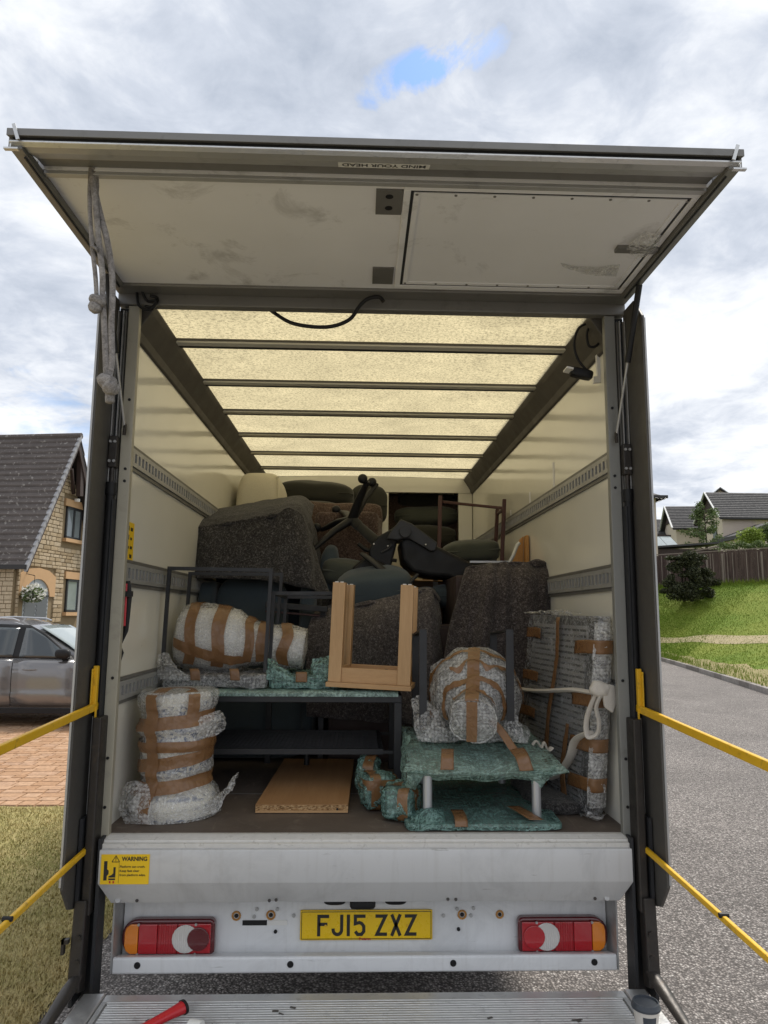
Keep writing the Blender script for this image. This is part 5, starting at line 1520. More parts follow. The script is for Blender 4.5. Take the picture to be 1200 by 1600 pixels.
# ================================================================== THE LOAD
class Wrap:
    """a turned shape along an axis, with the crumple that its wrapping has"""
    def __init__(s, p0, p1, prof, amp=.008, freq=16, seed=0.0, lump=0.0):
        s.p0, s.p1 = V(p0), V(p1); s.prof = prof; s.amp = amp; s.freq = freq; s.seed = seed; s.lump = lump
        d = (s.p1 - s.p0).normalized(); h = V((0, 0, 1)) if abs(d.z) < .9 else V((0, -1, 0))
        s.a = (h - d * h.dot(d)).normalized(); s.b = d.cross(s.a); s.d = d
    def r(s, t):
        P = s.prof
        for (a, ra), (b, rb) in zip(P, P[1:]):
            if t <= b:
                f = (t - a) / (b - a) if b > a else 0
                f = f * f * (3 - 2 * f)
                return ra + (rb - ra) * f
        return P[-1][1]
    def pt(s, t, phi, off=0.0):
        c = s.p0.lerp(s.p1, t); e = s.a * math.cos(phi) + s.b * math.sin(phi)
        r_ = s.r(t); q = c + e * r_
        n_ = noise.noise(q * s.freq + V((s.seed, 0, s.seed))) * s.amp + (.5 - abs(noise.noise(q * s.freq * 2.2 + V((0, s.seed, 4))))) * s.amp * .9
        if s.lump: n_ += noise.noise(q * 6 + V((s.seed, 7, 2))) * s.lump
        n_ *= min(1, r_ / .05)
        return c + e * (r_ + n_ + off)
    def skin(s, mb, nt=40, np=48, off=0.0, t0=0.0, t1=1.0):
        g = [s.pt(t0 + (t1 - t0) * i / nt, 2 * math.pi * k / np, off) for i in range(nt + 1) for k in range(np)]
        fs = [(i * np + k, i * np + (k + 1) % np, (i + 1) * np + (k + 1) % np, (i + 1) * np + k) for i in range(nt) for k in range(np)]
        fs += [tuple(range(np))[::-1], tuple(nt * np + k for k in range(np))]
        return mb.add(g, fs)
    def band(s, t0, t1, ph0, ph1, slope=0.0, off=.004, nu=30, nv=5, wob=0.0):
        mb = MB(); g = []
        for i in range(nu + 1):
            u = i / nu
            for j in range(nv + 1):
                t = t0 + (t1 - t0) * j / nv + slope * u + wob * noise.noise(V((u * 5, s.seed, t0 * 9)))
                g.append(s.pt(min(1, max(0, t)), ph0 + (ph1 - ph0) * u, off))
        return mb.add(g, [(i * (nv + 1) + j, i * (nv + 1) + j + 1, (i + 1) * (nv + 1) + j + 1, (i + 1) * (nv + 1) + j) for i in range(nu) for j in range(nv)])
    def along(s, ph, hw, t0, t1, off=.004, nu=30, nv=4):   # tape running along the axis, hw in metres
        mb = MB(); g = []
        for i in range(nu + 1):
            t = t0 + (t1 - t0) * i / nu; r_ = max(.02, s.r(t))
            for j in range(nv + 1): g.append(s.pt(t, ph + (hw / r_) * (2 * j / nv - 1), off))
        return mb.add(g, [(i * (nv + 1) + j, i * (nv + 1) + j + 1, (i + 1) * (nv + 1) + j + 1, (i + 1) * (nv + 1) + j) for i in range(nu) for j in range(nv)])
def tape(mb, par): return mb.build('tape_strip', M['tape'], par, smooth=60)
def strip(par, ctrl, mat='tape', name='tape_strip', nu=6, nv=16, amp=.0, freq=20): 
    mb = MB(); mb.patch(ctrl, nu, nv, amp, freq, off=0); return mb.build(name, M[mat], par, smooth=60, solid=.0015)

# ---- wrapped ceramic stand by the left wall
c = V((-.815, .305, FZ))
t = thing('wrapped_garden_stool', 'blue and white ceramic stand in clear bubble wrap and brown tape on the van floor', 'wrapped ceramic', c)
prof = [(0, .182), (.10, .186), (.16, .172), (.24, .135), (.32, .128), (.42, .140), (.50, .152), (.60, .150), (.66, .142), (.72, .152), (.80, .140), (.90, .150), (.97, .152), (1, .14)]
wr = Wrap(c + V((0, 0, .004)), c + V((-.01, 0, .495)), prof, 0.0, 10, 1.3)
mb = MB(); wr.skin(mb, 40, 40, -.012); mb.build('ceramic_body', M['ceramic'], t, smooth=40)
prof2 = [(0, .186), (.10, .192), (.16, .182), (.24, .150), (.30, .140), (.36, .152), (.43, .148), (.52, .150), (.57, .158), (.63, .150), (.70, .166), (.77, .152), (.82, .150), (.90, .164), (.97, .168), (1, .158)]
wr = Wrap(c + V((0, 0, .002)), c + V((-.01, 0, .505)), prof2, .009, 13, 2.7, .003)
mb = MB(); wr.skin(mb, 56, 64); mb.build('bubble_wrap', M['bub'], t, smooth=45)
mb = MB(); 
mb.patch([[c + V((.13, -.13, .02)), c + V((.20, -.12, .03)), c + V((.255, -.08, .12))], [c + V((.16, -.08, .05)), c + V((.22, -.05, .10)), c + V((.27, -.02, .16))], [c + V((.17, 0, .02)), c + V((.21, .02, .08)), c + V((.25, .03, .15))]], 18, 18, .012, 22, ridge=.010); mb.build('loose_wrap', M['bub'], t, smooth=45)
mb = MB(); mb.patch([[c + V((-.19, -.10, .12)), c + V((-.185, -.15, .05)), c + V((-.15, -.165, .0))], [c + V((-.15, -.12, .15)), c + V((-.13, -.17, .08)), c + V((-.10, -.19, .005))], [c + V((-.08, -.13, .14)), c + V((-.05, -.18, .08)), c + V((-.03, -.20, .005))]], 16, 16, .008, 22, ridge=.008); mb.build('loose_wrap', M['bub'], t, smooth=45)
mb = MB(); mb.patch([[c + V((.10, -.10, .32)), c + V((.17, -.09, .33)), c + V((.20, -.05, .35))], [c + V((.11, -.12, .36)), c + V((.185, -.10, .385)), c + V((.205, -.05, .40))], [c + V((.10, -.11, .40)), c + V((.16, -.09, .42)), c + V((.18, -.05, .42))]], 14, 14, .008, 30, ridge=.008); mb.build('loose_wrap', M['bub'], t, smooth=45)
FR = 0.0                                  # phi 0 faces the camera (-Y), positive turns to +X
for t0, t1, a0, a1, sl2 in ((.665, .765, -1.7, 1.75, .10), (.515, .60, -1.8, 1.8, .03), (.325, .425, -1.7, 1.7, .14), (.165, .265, -1.7, 1.6, .10)):
    tape(wr.band(t0, t1, a0, a1, sl2, .004, 36, 5, .012), t)
tape(wr.along(-.42, .026, .0, .99, .0085, 44), t); tape(wr.along(.62, .024, .80, .99, .009, 16), t)
topz = c.z + .512
strip(t, [[(c.x - .085, c.y - .145, topz - .012), (c.x - .035, c.y - .150, topz - .012)], [(c.x - .07, c.y - .05, topz + .004), (c.x - .02, c.y - .05, topz + .004)], [(c.x + .05, c.y - .03, topz + .005), (c.x + .06, c.y - .075, topz + .005)], [(c.x + .10, c.y - .10, topz - .004), (c.x + .05, c.y - .125, topz - .004)]])

# ---- two-tier metal table
TX0, TX1, TY0, TY1, TZ = -1.0, .157, .55, 1.20, 1.378
t = thing('metal_table', 'black two tier metal table with mesh lower shelf', 'table', (-.42, .87, FZ))
tp = MB(); tp.box((TX0, TY0, TZ - .034), (TX1, TY1, TZ)); tp.build('top', M['black_metal'], t, bevel=.003)
for x in (TX0 + .018, TX1 - .018):
    for y in (TY0 + .02, TY1 - .02):
        mb = MB(); mb.box((x - .0175, y - .0175, FZ + .001), (x + .0175, y + .0175, TZ - .0345)); mb.build('leg', M['black_metal'], t, bevel=.002)
sh = MB(); sh.box((TX0 + .05, TY0 + .03, 1.105), (TX1 - .085, TY0 + .05, 1.13)); sh.box((TX0 + .05, TY1 - .08, 1.105), (TX1 - .085, TY1 - .06, 1.13)); sh.box((TX1 - .105, TY0 + .051, 1.105), (TX1 - .085, TY1 - .081, 1.13)); sh.box((TX0 + .05, TY0 + .051, 1.105), (TX0 + .07, TY1 - .081, 1.13))
shf = sh.build('shelf', M['black_metal'], t)
ms = MB()
for i in range(44):
    x = TX0 + .075 + i * .0215
    ms.box((x, TY0 + .055, 1.121), (x + .006, TY1 - .085, 1.124))
for i in range(20):
    y = TY0 + .06 + i * .0255
    ms.box((TX0 + .072, y, 1.1245), (TX1 - .107, y + .006, 1.127))
ms.build('mesh', M['black_metal'], shf)
for y in (TY0 + .04, TY1 - .08):
    mb = MB(); mb.box((TX1 - .084, y - .008, 1.108), (TX1 - .036, y + .008, 1.122)); mb.build('bracket', M['black_metal'], t)
mb = MB(); mb.cyl((-.32, 1.10, FZ), (-.32, 1.10, 1.10), .014, 10); mb.build('foot', M['black_metal'], t)
t = thing('green_wrapped_slab', 'flat panel in green bubble wrap lying on the black metal table', 'wrapped panel', (-.42, .87, TZ))
mb = MB(); mb.box((TX0 + .02, TY0 + .02, TZ + .003), (TX1 - .03, TY1 - .02, TZ + .012)); mb.build('board', M['label_white'], t)
mb = MB(); 
rows = []
for y, dz in ((TY0 - .012, -.006), (TY0 - .004, .012), (TY0 + .05, .019), (TY0 + .35, .018), (TY1, .018)):
    rows.append([V((TX0 + .012 + (TX1 - TX0 - .03) * k / 8, y, TZ + dz)) for k in range(9)])
mb.patch(rows, 90, 34, .004, 8, 1.0, ridge=.002); mb.build('bubble_wrap', M['bub_green'], t, smooth=50)

# ---- upturned nesting tables on the metal table
def upturned(name, label, P, slab, mat_w, group, wrapname='bubble_wrap', rod=.017):
    """P: four feet corners near the slab and four tops: front-left, front-right, back-right, back-left"""
    lo = [V(p) for p in P[0]]; hi = [V(p) for p in P[1]]
    t = thing(name, label, 'side table', V(((slab[0] + slab[1]) / 2, (slab[2] + slab[3]) / 2, slab[4])), group)
    for k in range(4):
        mb = MB(); mb.bar(lo[k], hi[k], rod, rod, (0, 1, 0)); mb.build('leg', M['black_metal'], t)
    for a, b in P[2]:
        mb = MB(); d = (hi[b] - hi[a]).normalized(); mb.bar(hi[a] - d * rod * .5, hi[b] + d * rod * .5, rod * 1.02, rod * 1.02); mb.build('foot_bar', M['black_metal'], t)
    x0, x1, y0, y1, z0, z1 = slab
    mb = MB(); mb.box((x0 + .015, y0 + .015, z0 + .006), (x1 - .015, y1 - .015, z1 - .012)); mb.build('table_top', M['black_metal'], t)
    mb = MB(); mb.sbox(((x0 + x1) / 2, (y0 + y1) / 2, (z0 + z1) / 2), (x1 - x0, y1 - y0, z1 - z0), n=26, e=.12, amp=.009, freq=22, seed=x0 * 7); mb.build(wrapname, mat_w, t, smooth=50)
    return t
zT = TZ + .022
up1 = upturned('upturned_side_table', 'black framed side table upside down around the wrapped lamp, top in clear bubble wrap',
    ([at(254, 1040, .64), at(414, 1050, .64), (-.50, 1.02, 1.44), (-.985, 1.02, 1.44)], [at(265, 888, .64), at(424, 891, .64), (-.472, 1.02, 1.965), (-.965, 1.02, 1.965)], ((0, 1), (2, 3))),
    (-.985, -.485, .60, 1.05, zT, zT + .062), M['bub'], 'upturned nesting tables')
mb = MB(); a = at(250, 1030, .63)
mb.patch([[at(246, 1022, .62), at(262, 1018, .62), at(275, 1040, .62)], [at(244, 1045, .60), at(262, 1040, .58), at(290, 1052, .60)], [at(248, 1062, .60), at(268, 1062, .58), at(300, 1064, .60)]], 16, 16, .010, 25, ridge=.008); mb.build('loose_wrap', M['bub'], up1, smooth=50)
for px in (296, 358):
    strip(up1, [[at(px, 1045, .60), at(px + 14, 1045, .60)], [at(px + 1, 1050, .588), at(px + 16, 1050, .588)], [at(px + 2, 1063, .588), at(px + 17, 1063, .588)]])
up2 = upturned('upturned_side_table', 'smaller black framed side table upside down beside the wooden stool, top in green bubble wrap',
    ([at(421, 1042, .70), at(524, 1042, .70), (-.145, 1.05, 1.44), (-.46, 1.05, 1.44)], [at(428, 927, .70), at(533, 927, .70), (-.14, 1.05, 1.845), (-.45, 1.05, 1.845)], ((0, 1), (2, 3), (0, 3), (1, 2))),
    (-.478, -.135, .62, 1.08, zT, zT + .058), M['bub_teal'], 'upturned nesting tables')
strip(up2, [[at(463, 1050, .62), at(480, 1050, .62)], [at(462, 1053, .607), at(480, 1053, .607)], [at(462, 1066, .607), at(480, 1066, .607)]])
mb = MB(); mb.patch([[at(488, 1030, .66), at(505, 1026, .66), at(522, 1024, .66)], [at(485, 1045, .63), at(505, 1040, .62), at(524, 1040, .63)], [at(492, 1060, .62), at(508, 1060, .61), at(524, 1060, .61)]], 14, 14, .008, 22, ridge=.006); mb.build('loose_wrap', M['bub_teal'], up2, smooth=50)
mb = MB(); mb.patch([[at(418, 1028, .66), at(430, 1030, .66), at(440, 1042, .66)], [at(416, 1045, .63), at(430, 1046, .62), at(452, 1050, .63)], [at(416, 1062, .62), at(436, 1062, .61), at(458, 1062, .61)]], 14, 14, .008, 22, ridge=.006); mb.build('loose_wrap', M['bub_teal'], up2, smooth=50)

# ---- wrapped lamp lying on the left
a, b = at(277, 995, .86), at(480, 1022, .86)
zc = zT + .066 + .165
a.z = zc + .012; b.z = zc - .055; 
t = thing('wrapped_lamp', 'big wrapped table lamp lying on its side, clear wrap with many brown tape bands', 'wrapped lamp', (a + b) / 2 - V((0, 0, .17)))
prof = [(0, .02), (.015, .12), (.04, .150), (.12, .165), (.32, .172), (.45, .160), (.53, .132), (.61, .110), (.68, .104), (.80, .108), (.92, .108), (.985, .10), (1, .02)]
wr = Wrap(a, b, prof, 0, 8, 3); mb = MB(); wr.skin(mb, 40, 40, -.016); mb.build('lamp_body', M['white_vase'], t, smooth=40)
wr = Wrap(a, b, prof, .012, 14, 5.1, .006); mb = MB(); wr.skin(mb, 64, 64); mb.build('bubble_wrap', M['bub'], t, smooth=45)
for t0, t1, sl2 in ((.085, .165, .03), (.255, .345, .06), (.335, .385, .02), (.50, .565, .04), (.605, .70, .03), (.78, .865, .02)):
    tape(wr.band(t0, t1, -2.2, 2.4, sl2, .006, 40, 4, .03), t)
# phi here: 0 is up, the camera side lies at one of +-90 degrees
cam_phi = -math.pi / 2 if (wr.b.y > 0) else math.pi / 2
tape(wr.band(.02, .09, cam_phi * 1.25, cam_phi * 1.25 + .01, 0, .008, 2, 2), t)
mb = MB(); g = []
for i in range(31):
    u = i / 30; tt = .03 + .52 * u; ph = cam_phi * (1.12 + .28 * u)
    for j in range(4): g.append(wr.pt(tt, ph + (j / 3 - .5) * .30 * (1 if cam_phi > 0 else -1), .010))
mb.add(g, [(i * 4 + j, i * 4 + j + 1, i * 4 + 5 + j, i * 4 + 4 + j) for i in range(30) for j in range(3)]); tape(mb, t)

# ---- upturned beech stool
A = 9.0; rt = RZ(-A)
so_c = V((.022, .70, TZ + .030))
t = thing('beech_stool', 'beech wooden stool standing upside down on the metal table', 'stool', so_c)
def sp(x, y, z): return so_c + rt @ V((x, y, z))
tilt = RY(2.0)
def spt(x, y, z): return so_c + rt @ (tilt @ V((x, y, z)))
mb = MB(); obox(mb, spt(0, .0, .011), (.405, .33, .022), rt @ tilt); mb.build('seat', M['beech_x'], t, bevel=.002)
for x in (-.165, .165):
    for y in (-.135, .135):
        mb = MB(); obox(mb, spt(x, y, .022 + .235), (.062, .022, .47), rt @ tilt); mb.build('leg', M['beech'], t, bevel=.002)
        mb = MB(); obox(mb, spt(x + (.020 if x < 0 else -.020), y * .86, .022 + .235), (.022, .036, .469), rt @ tilt); mb.build('leg_return', M['beech'], t, bevel=.002)
        for dx_ in (-.014, .012):
            mb = MB(); mb.cyl(spt(x + dx_, y, .492), spt(x + dx_, y, .497), .009, 8); mb.build('glide', M['label_white'], t)
for y in (-.128, .128):
    mb = MB(); obox(mb, spt(0, y, .022 + .034), (.268, .018, .068), rt @ tilt); mb.build('apron', M['beech_x'], t, bevel=.0015)
for x in (-.15, .15):
    mb = MB(); obox(mb, spt(x, 0, .022 + .034), (.018, .225, .066), rt @ tilt); mb.build('apron', M['beech_x'], t, bevel=.0015)
mb = MB(); obox(mb, spt(.05, .1175, .070), (.014, .004, .006), rt @ tilt); mb.build('cam_fitting', M['black'], t)

# ---- beech board lying on the floor
t = thing('beech_board', 'beech faced chipboard panel lying flat on the van floor', 'board', (-.28, .78, FZ))
mb = MB(); mb.prism([(-.475, .285, FZ + .004), (-.085, .285, FZ + .004), (-.068, 1.26, FZ + .004), (-.455, 1.26, FZ + .004)], (0, 0, .030)); mb.build('core', M['chip'], t)
mb = MB(); mb.prism([(-.475, .2845, FZ + .0343), (-.085, .2845, FZ + .0343), (-.068, 1.261, FZ + .0343), (-.455, 1.261, FZ + .0343)], (0, 0, .0012)); mb.build('veneer', M['beech_y'], t)
mb = MB(); mb.cyl((-.13, .2853, FZ + .017), (-.13, .283, FZ + .017), .005, 8); mb.build('cam_hole', M['black'], t)
mb = MB(); mb.box((-.4745, .280, FZ + .0035), (-.0855, .2845, FZ + .012)); mb.build('edge_strip', M['beech_x'], t)

# ---- green wrapped bundles on the floor
def bundle(label, c, size, rot, seed, tapes):
    t = thing('wrapped_bundle', label, 'wrapped bundle', V(c) - V((0, 0, size[2] / 2)), 'green wrapped bundles on the floor')
    mb = MB(); mb.sbox(c, [x * .82 for x in size], rot, n=8, e=.6); mb.build('contents', M['label_white'], t, smooth=60)
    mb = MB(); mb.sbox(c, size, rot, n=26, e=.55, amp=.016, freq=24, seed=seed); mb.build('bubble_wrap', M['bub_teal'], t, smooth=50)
    for ax, pos, wd in tapes:        # tape loops: slices of a slightly larger body
        m2 = MB(); n_ = 40; g = []
        for i in range(n_ + 1):
            a = 2 * math.pi * i / n_
            for j in (-1, 0, 1):
                q = V((0, 0, 0)); i1, i2 = [k for k in range(3) if k != ax]
                ca, sa = math.cos(a), math.sin(a); pw = 4.0
                rr_ = (abs(ca) ** pw + abs(sa) ** pw) ** (-1 / pw)
                k = 1 - .25 * abs(pos * 2) ** 3
                q[i1] = ca * rr_ * size[i1] / 2 * (k + .07); q[i2] = sa * rr_ * size[i2] / 2 * (k + .07); q[ax] = pos * size[ax] + j * wd / 2
                q += q.normalized() * noise.noise(q * 24 + V((seed, 0, 0))) * .008
                g.append(V(c) + rot @ q)
        m2.add(g, [(i * 3 + j, i * 3 + j + 1, i * 3 + 4 + j, i * 3 + 3 + j) for i in range(n_) for j in range(2)]); tape(m2, t)
    return t
bundle('upright green bubble wrapped bundle leaning beside the beech board', (.005, .60, FZ + .085), (.10, .16, .165), RZ(-10) @ RX(12), 1.1, ((0, .1, .05),))
bundle('middle green bubble wrapped bundle with brown tape on the van floor', (.045, .37, FZ + .075), (.155, .15, .145), RZ(15), 2.2, ((0, -.2, .045), (2, .25, .04)))
bundle('front green bubble wrapped bundle with the most brown tape near the sill', (.135, .22, FZ + .068), (.14, .19, .13), RZ(-20), 3.3, ((1, -.1, .06), (0, .25, .045)))

# ---- green wrapped low table with silver legs
t = thing('green_wrapped_table', 'low table with silver legs, top wrapped in green bubble wrap', 'wrapped table', (.46, .42, FZ + .03))
GX0, GX1, GY0, GY1, GZ = .165, .775, .10, .78, 1.165
mb = MB(); mb.box((GX0 + .02, GY0 + .02, GZ - .056), (GX1 - .02, GY1 - .02, GZ - .042)); mb.build('table_top', M['label_white'], t)
mb = MB()
rows = []
for y, dz, ex, sag in ((GY0 + .035, -.060, .0, -.018), (GY0 + .012, -.050, .005, -.012), (GY0 - .010, -.041, .025, 0), (GY0 - .008, -.036, .022, 0), (GY0 + .07, -.014, .004, 0), (GY0 + .30, .018, 0, 0), (GY0 + .45, .035, 0, 0), (GY1, .035, 0, 0)):
    rows.append([V((GX0 - ex - .006 + (GX1 - GX0 + 2 * ex + .012) * k / 10, y, GZ + dz + sag * math.sin(math.pi * k / 10) + .006 * math.sin(k * 1.9 + y * 9))) for k in range(11)])
mb.patch(rows, 90, 70, .005, 7, 2.0, ridge=.0025); mb.build('bubble_wrap', M['bub_green'], t, smooth=50)
mb = MB(); mb.patch([[at(640, 1150, .30), at(632, 1178, .26), at(634, 1204, .16)], [at(632, 1140, .55), at(626, 1180, .40), at(628, 1225, .25)], [at(630, 1130, .70), at(628, 1170, .55), at(626, 1210, .40)]], 20, 20, .010, 16, ridge=.008); mb.build('loose_wrap', M['bub_green'], t, smooth=50)
mb = MB(); mb.patch([[at(636, 1205, .10), at(660, 1204, .085), at(672, 1204, .085)], [at(634, 1225, .14), at(650, 1222, .12), at(660, 1220, .12)], [at(622, 1246, .20), at(636, 1245, .18), at(648, 1238, .18)]], 16, 16, .008, 22, ridge=.006); mb.build('loose_wrap', M['bub_green'], t, smooth=50)
mb = MB(); mb.patch([[at(826, 1202, .10), at(848, 1202, .085), at(872, 1198, .085)], [at(828, 1216, .11), at(846, 1220, .10), at(862, 1212, .12)], [at(830, 1226, .13), at(842, 1234, .12), at(850, 1226, .14)]], 14, 14, .005, 25, ridge=.004); mb.build('loose_wrap', M['bub_green'], t, smooth=50)
for px in (668, 839):
    p = at(px, 1290, .13); mb = MB(); mb.cyl((p.x, .13, FZ + .024), (p.x, .13, GZ - .057), .0185, 20); mb.build('leg', M['chrome'], t, smooth=40)
    mb = MB(); mb.cyl((p.x + (.03 if px < 700 else -.03), .70, FZ + .032), (p.x + (.03 if px < 700 else -.03), .70, GZ - .03), .0185, 20); mb.build('leg', M['chrome'], t, smooth=40)
strip(t, [[at(690, 1170, .16) + V((0, 0, .0)), at(709, 1170, .16)], [at(689, 1182, .085), at(709, 1182, .085)], [at(688, 1203, .066), at(709, 1203, .066)]], amp=.002)
strip(t, [[at(796, 1172, .16), at(818, 1168, .16)], [at(806, 1186, .085), at(826, 1180, .085)], [at(812, 1205, .066), at(834, 1204, .066)]], amp=.002)
# panel beneath it
t = thing('green_wrapped_shelf', 'flat panel in dark green bubble wrap on the floor below the silver legged table', 'wrapped panel', (.46, .40, FZ))
mb = MB(); mb.box((.20, .07, FZ + .003), (.72, .80, FZ + .016)); mb.build('board', M['label_white'], t)
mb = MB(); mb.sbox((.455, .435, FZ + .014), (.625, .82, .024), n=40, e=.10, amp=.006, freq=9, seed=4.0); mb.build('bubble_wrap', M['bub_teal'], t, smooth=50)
mb = MB(); mb.patch([[(.16, .03, FZ + .005), (.22, .02, FZ + .006), (.30, .03, FZ + .02)], [(.17, .09, FZ + .03), (.24, .10, FZ + .06), (.30, .09, FZ + .042)], [(.18, .16, FZ + .04), (.235, .16, FZ + .05), (.30, .16, FZ + .044)]], 14, 14, .006, 22, ridge=.006); mb.build('loose_wrap', M['bub_teal'], t, smooth=50)
strip(t, [[(.335, .16, FZ + .046), (.385, .16, FZ + .046)], [(.335, .08, FZ + .048), (.385, .08, FZ + .048)], [(.335, .032, FZ + .040), (.385, .032, FZ + .040)], [(.335, .020, FZ + .018), (.385, .020, FZ + .018)]])
strip(t, [[(.575, .20, FZ + .050), (.625, .20, FZ + .050)], [(.60, .10, FZ + .050), (.655, .10, FZ + .050)], [(.63, .035, FZ + .040), (.685, .035, FZ + .040)]])

# ---- upturned steel frame on the green table
t = thing('upturned_frame_table', 'black flat bar frame table upside down around the wrapped vase on the green table', 'side table', (.45, .5, GZ + .06))
zb = GZ + .052
P = {'fl': (at(661, 985, .38), at(661, 1138, .38)), 'fr': (at(796, 985, .33), at(798, 1146, .33)), 'bl': (V((.235, .74, 1.655)), V((.235, .74, zb))), 'br': (V((.62, .70, 1.665)), V((.62, .70, zb)))}
for k, (hi, lo) in P.items():
    mb = MB(); mb.bar(lo, hi, .034, .012, (0, 1, 0)); mb.build('leg', M['black_metal'], t, bevel=.001)
for a_, b_ in (('fl', 'bl'), ('fr', 'br')):
    mb = MB(); mb.bar(P[a_][0], P[b_][0], .032, .010); mb.build('foot_bar', M['black_metal'], t, bevel=.001)
mb = MB(); mb.box((.24, .40, zb + .004), (.69, .74, zb + .02)); mb.build('table_top', M['black_metal'], t)
mb = MB(); mb.sbox((.47, .56, zb + .014), (.50, .42, .055), n=26, e=.15, amp=.012, freq=20, seed=8); mb.build('bubble_wrap', M['bub'], t, smooth=50)
for ctrl in ([[at(642, 1095, .46), at(655, 1085, .44), at(670, 1092, .44)], [at(645, 1125, .40), at(664, 1118, .36), at(690, 1120, .38)], [at(652, 1158, .36), at(680, 1160, .32), at(706, 1160, .34)]],
             [[at(788, 1118, .36), at(800, 1110, .34), at(812, 1122, .35)], [at(784, 1140, .32), at(802, 1138, .29), at(822, 1150, .31)], [at(786, 1160, .31), at(806, 1160, .28), at(826, 1162, .30)]]):
    mb = MB(); mb.patch(ctrl, 22, 22, .012, 20, ridge=.010); mb.build('loose_wrap', M['bub'], t, smooth=50)

# ---- wrapped vase pointing at the camera
a = at(738, 1156, .20); b = at(745, 1078, .68)
t = thing('wrapped_vase', 'big round wrapped vase with its taped mouth pointing out of the van', 'wrapped vase', (a.x, .45, GZ + .06))
prof = [(0, .02), (.012, .082), (.03, .092), (.12, .094), (.22, .10), (.32, .135), (.45, .185), (.60, .207), (.76, .205), (.88, .18), (.97, .14), (1, .02)]
a.z = max(a.z, GZ + .045 + .098); b.z = GZ + .06 + .215
wr = Wrap(a, b, prof, 0, 8, 6); mb = MB(); wr.skin(mb, 40, 44, -.018, .02, 1.0); mb.build('vase', M['grey_vase'], t, smooth=40)
wr = Wrap(a, b, prof, .013, 14, 9.1, .006); mb = MB(); wr.skin(mb, 60, 64); mb.build('bubble_wrap', M['bub_dense'], t, smooth=45)
mb = MB(); mb.tube([wr.pt(.03, 2 * math.pi * k / 36, .002) for k in range(36)], .004, 6, True); mb.build('wrap_rim', M['bub_dense'], t, smooth=60)
tape(wr.along(.0, .026, .015, .66, .008, 44), t)
tape(wr.band(.265, .315, -2.0, 2.0, .02, .007, 44, 4, .05), t); tape(wr.band(.56, .60, -2.0, 1.9, .02, .007, 40, 4, .04), t); tape(wr.band(.15, .19, -.9, 1.1, -.03, .009, 30, 4, .06), t)
tape(wr.band(.395, .43, -.6, .9, .05, .010, 24, 4, .08), t)
mb = MB(); fcen = wr.p0 - wr.d * .006
for s_ in (0,):
    up_ = wr.a; rt_ = wr.b
    mb.patch([[fcen + up_ * .09 - rt_ * .022, fcen + up_ * .09 + rt_ * .024], [fcen - rt_ * .024, fcen + rt_ * .022], [fcen - up_ * .085 - rt_ * .026, fcen - up_ * .085 + rt_ * .018]], 4, 10, .003, 30)
tape(mb, t)
strip(t, [[at(748, 1118, .28), at(756, 1114, .28)], [at(772, 1138, .24), at(782, 1132, .24)], [at(800, 1178, .16), at(812, 1174, .16)]], amp=.003)
# second roll of wrap behind it on the left
mb = MB(); mb.patch([[at(672, 1040, .62), at(690, 1030, .58), at(712, 1030, .56)], [at(670, 1075, .60), at(686, 1075, .52), at(712, 1072, .50)], [at(672, 1110, .60), at(690, 1116, .52), at(715, 1116, .50)]], 20, 20, .012, 20, ridge=.008); mb.build('loose_wrap', M['bub_dense'], t, smooth=50)
for yy in (1052, 1082, 1108):
    strip(t, [[at(671, yy, .59), at(671, yy + 14, .59)], [at(686, yy - 4, .525), at(686, yy + 11, .525)], [at(706, yy - 8, .50), at(706, yy + 6, .50)]], amp=.004)

# ---- wrapped panel leaning on the right wall, with webbing strap
t = thing('wrapped_radiator', 'tall flat item in grey bubble wrap leaning on the right wall', 'wrapped panel', (.93, .45, FZ))
near_b, near_t = V((.945, .19, .945)), V((.965, .06, 1.752)); far_b, far_t = V((.82, .98, .945)), V((.865, .80, 1.760))
n_out = (far_b - near_b).cross(near_t - near_b).normalized()
if n_out.x > 0: n_out = -n_out
ht = .036
mb = MB(); rows = []
K9 = 24
for j in range(21):
    v = j / 20
    a_ = near_b.lerp(near_t, v); b_ = far_b.lerp(far_t, v)
    e_ = (far_b - near_b).normalized()
    row = []
    prof_ = [(1, 1.0), (.75, 1.0), (.5, 1.0), (.25, 1.0), (.06, 1.0)]
    for u in (1.0, .8, .6, .4, .2, .06): row.append(a_.lerp(b_, u) + n_out * ht)
    for k in range(1, 6):
        ang = math.pi * k / 6
        row.append(a_ + n_out * ht * math.cos(ang) - e_ * ht * .6 * math.sin(ang) + e_ * .01)
    for u in (.06, .5, 1.0): row.append(a_.lerp(b_, u) - n_out * ht)
    if j == 0 or j == 20: row = [p.lerp((a_ + b_) / 2, .03) for p in row]
    rows.append(row)
mb.patch(rows, 110, 70, .009, 11, 1.0, ridge=.004)
mb.build('bubble_wrap', M['bub_grey'], t, smooth=50)
mb = MB()
inn = [near_b.lerp(far_b, .04), far_b, far_t, near_t.lerp(far_t, .04)]
mb.prism([p + n_out * .020 for p in inn], n_out * -.040); mb.build('panel', M['fab_dark'], t, bevel=.02)
for j in range(30):                       # the ridged face under the wrap
    v = .03 + .94 * j / 30
    m2 = MB(); a_ = near_b.lerp(near_t, v); b_ = far_b.lerp(far_t, v)
    m2.bar(a_.lerp(b_, .14) + n_out * .023, a_.lerp(b_, .94) + n_out * .023, .015, .006, n_out); m2.build('fin', M['alu'], t)
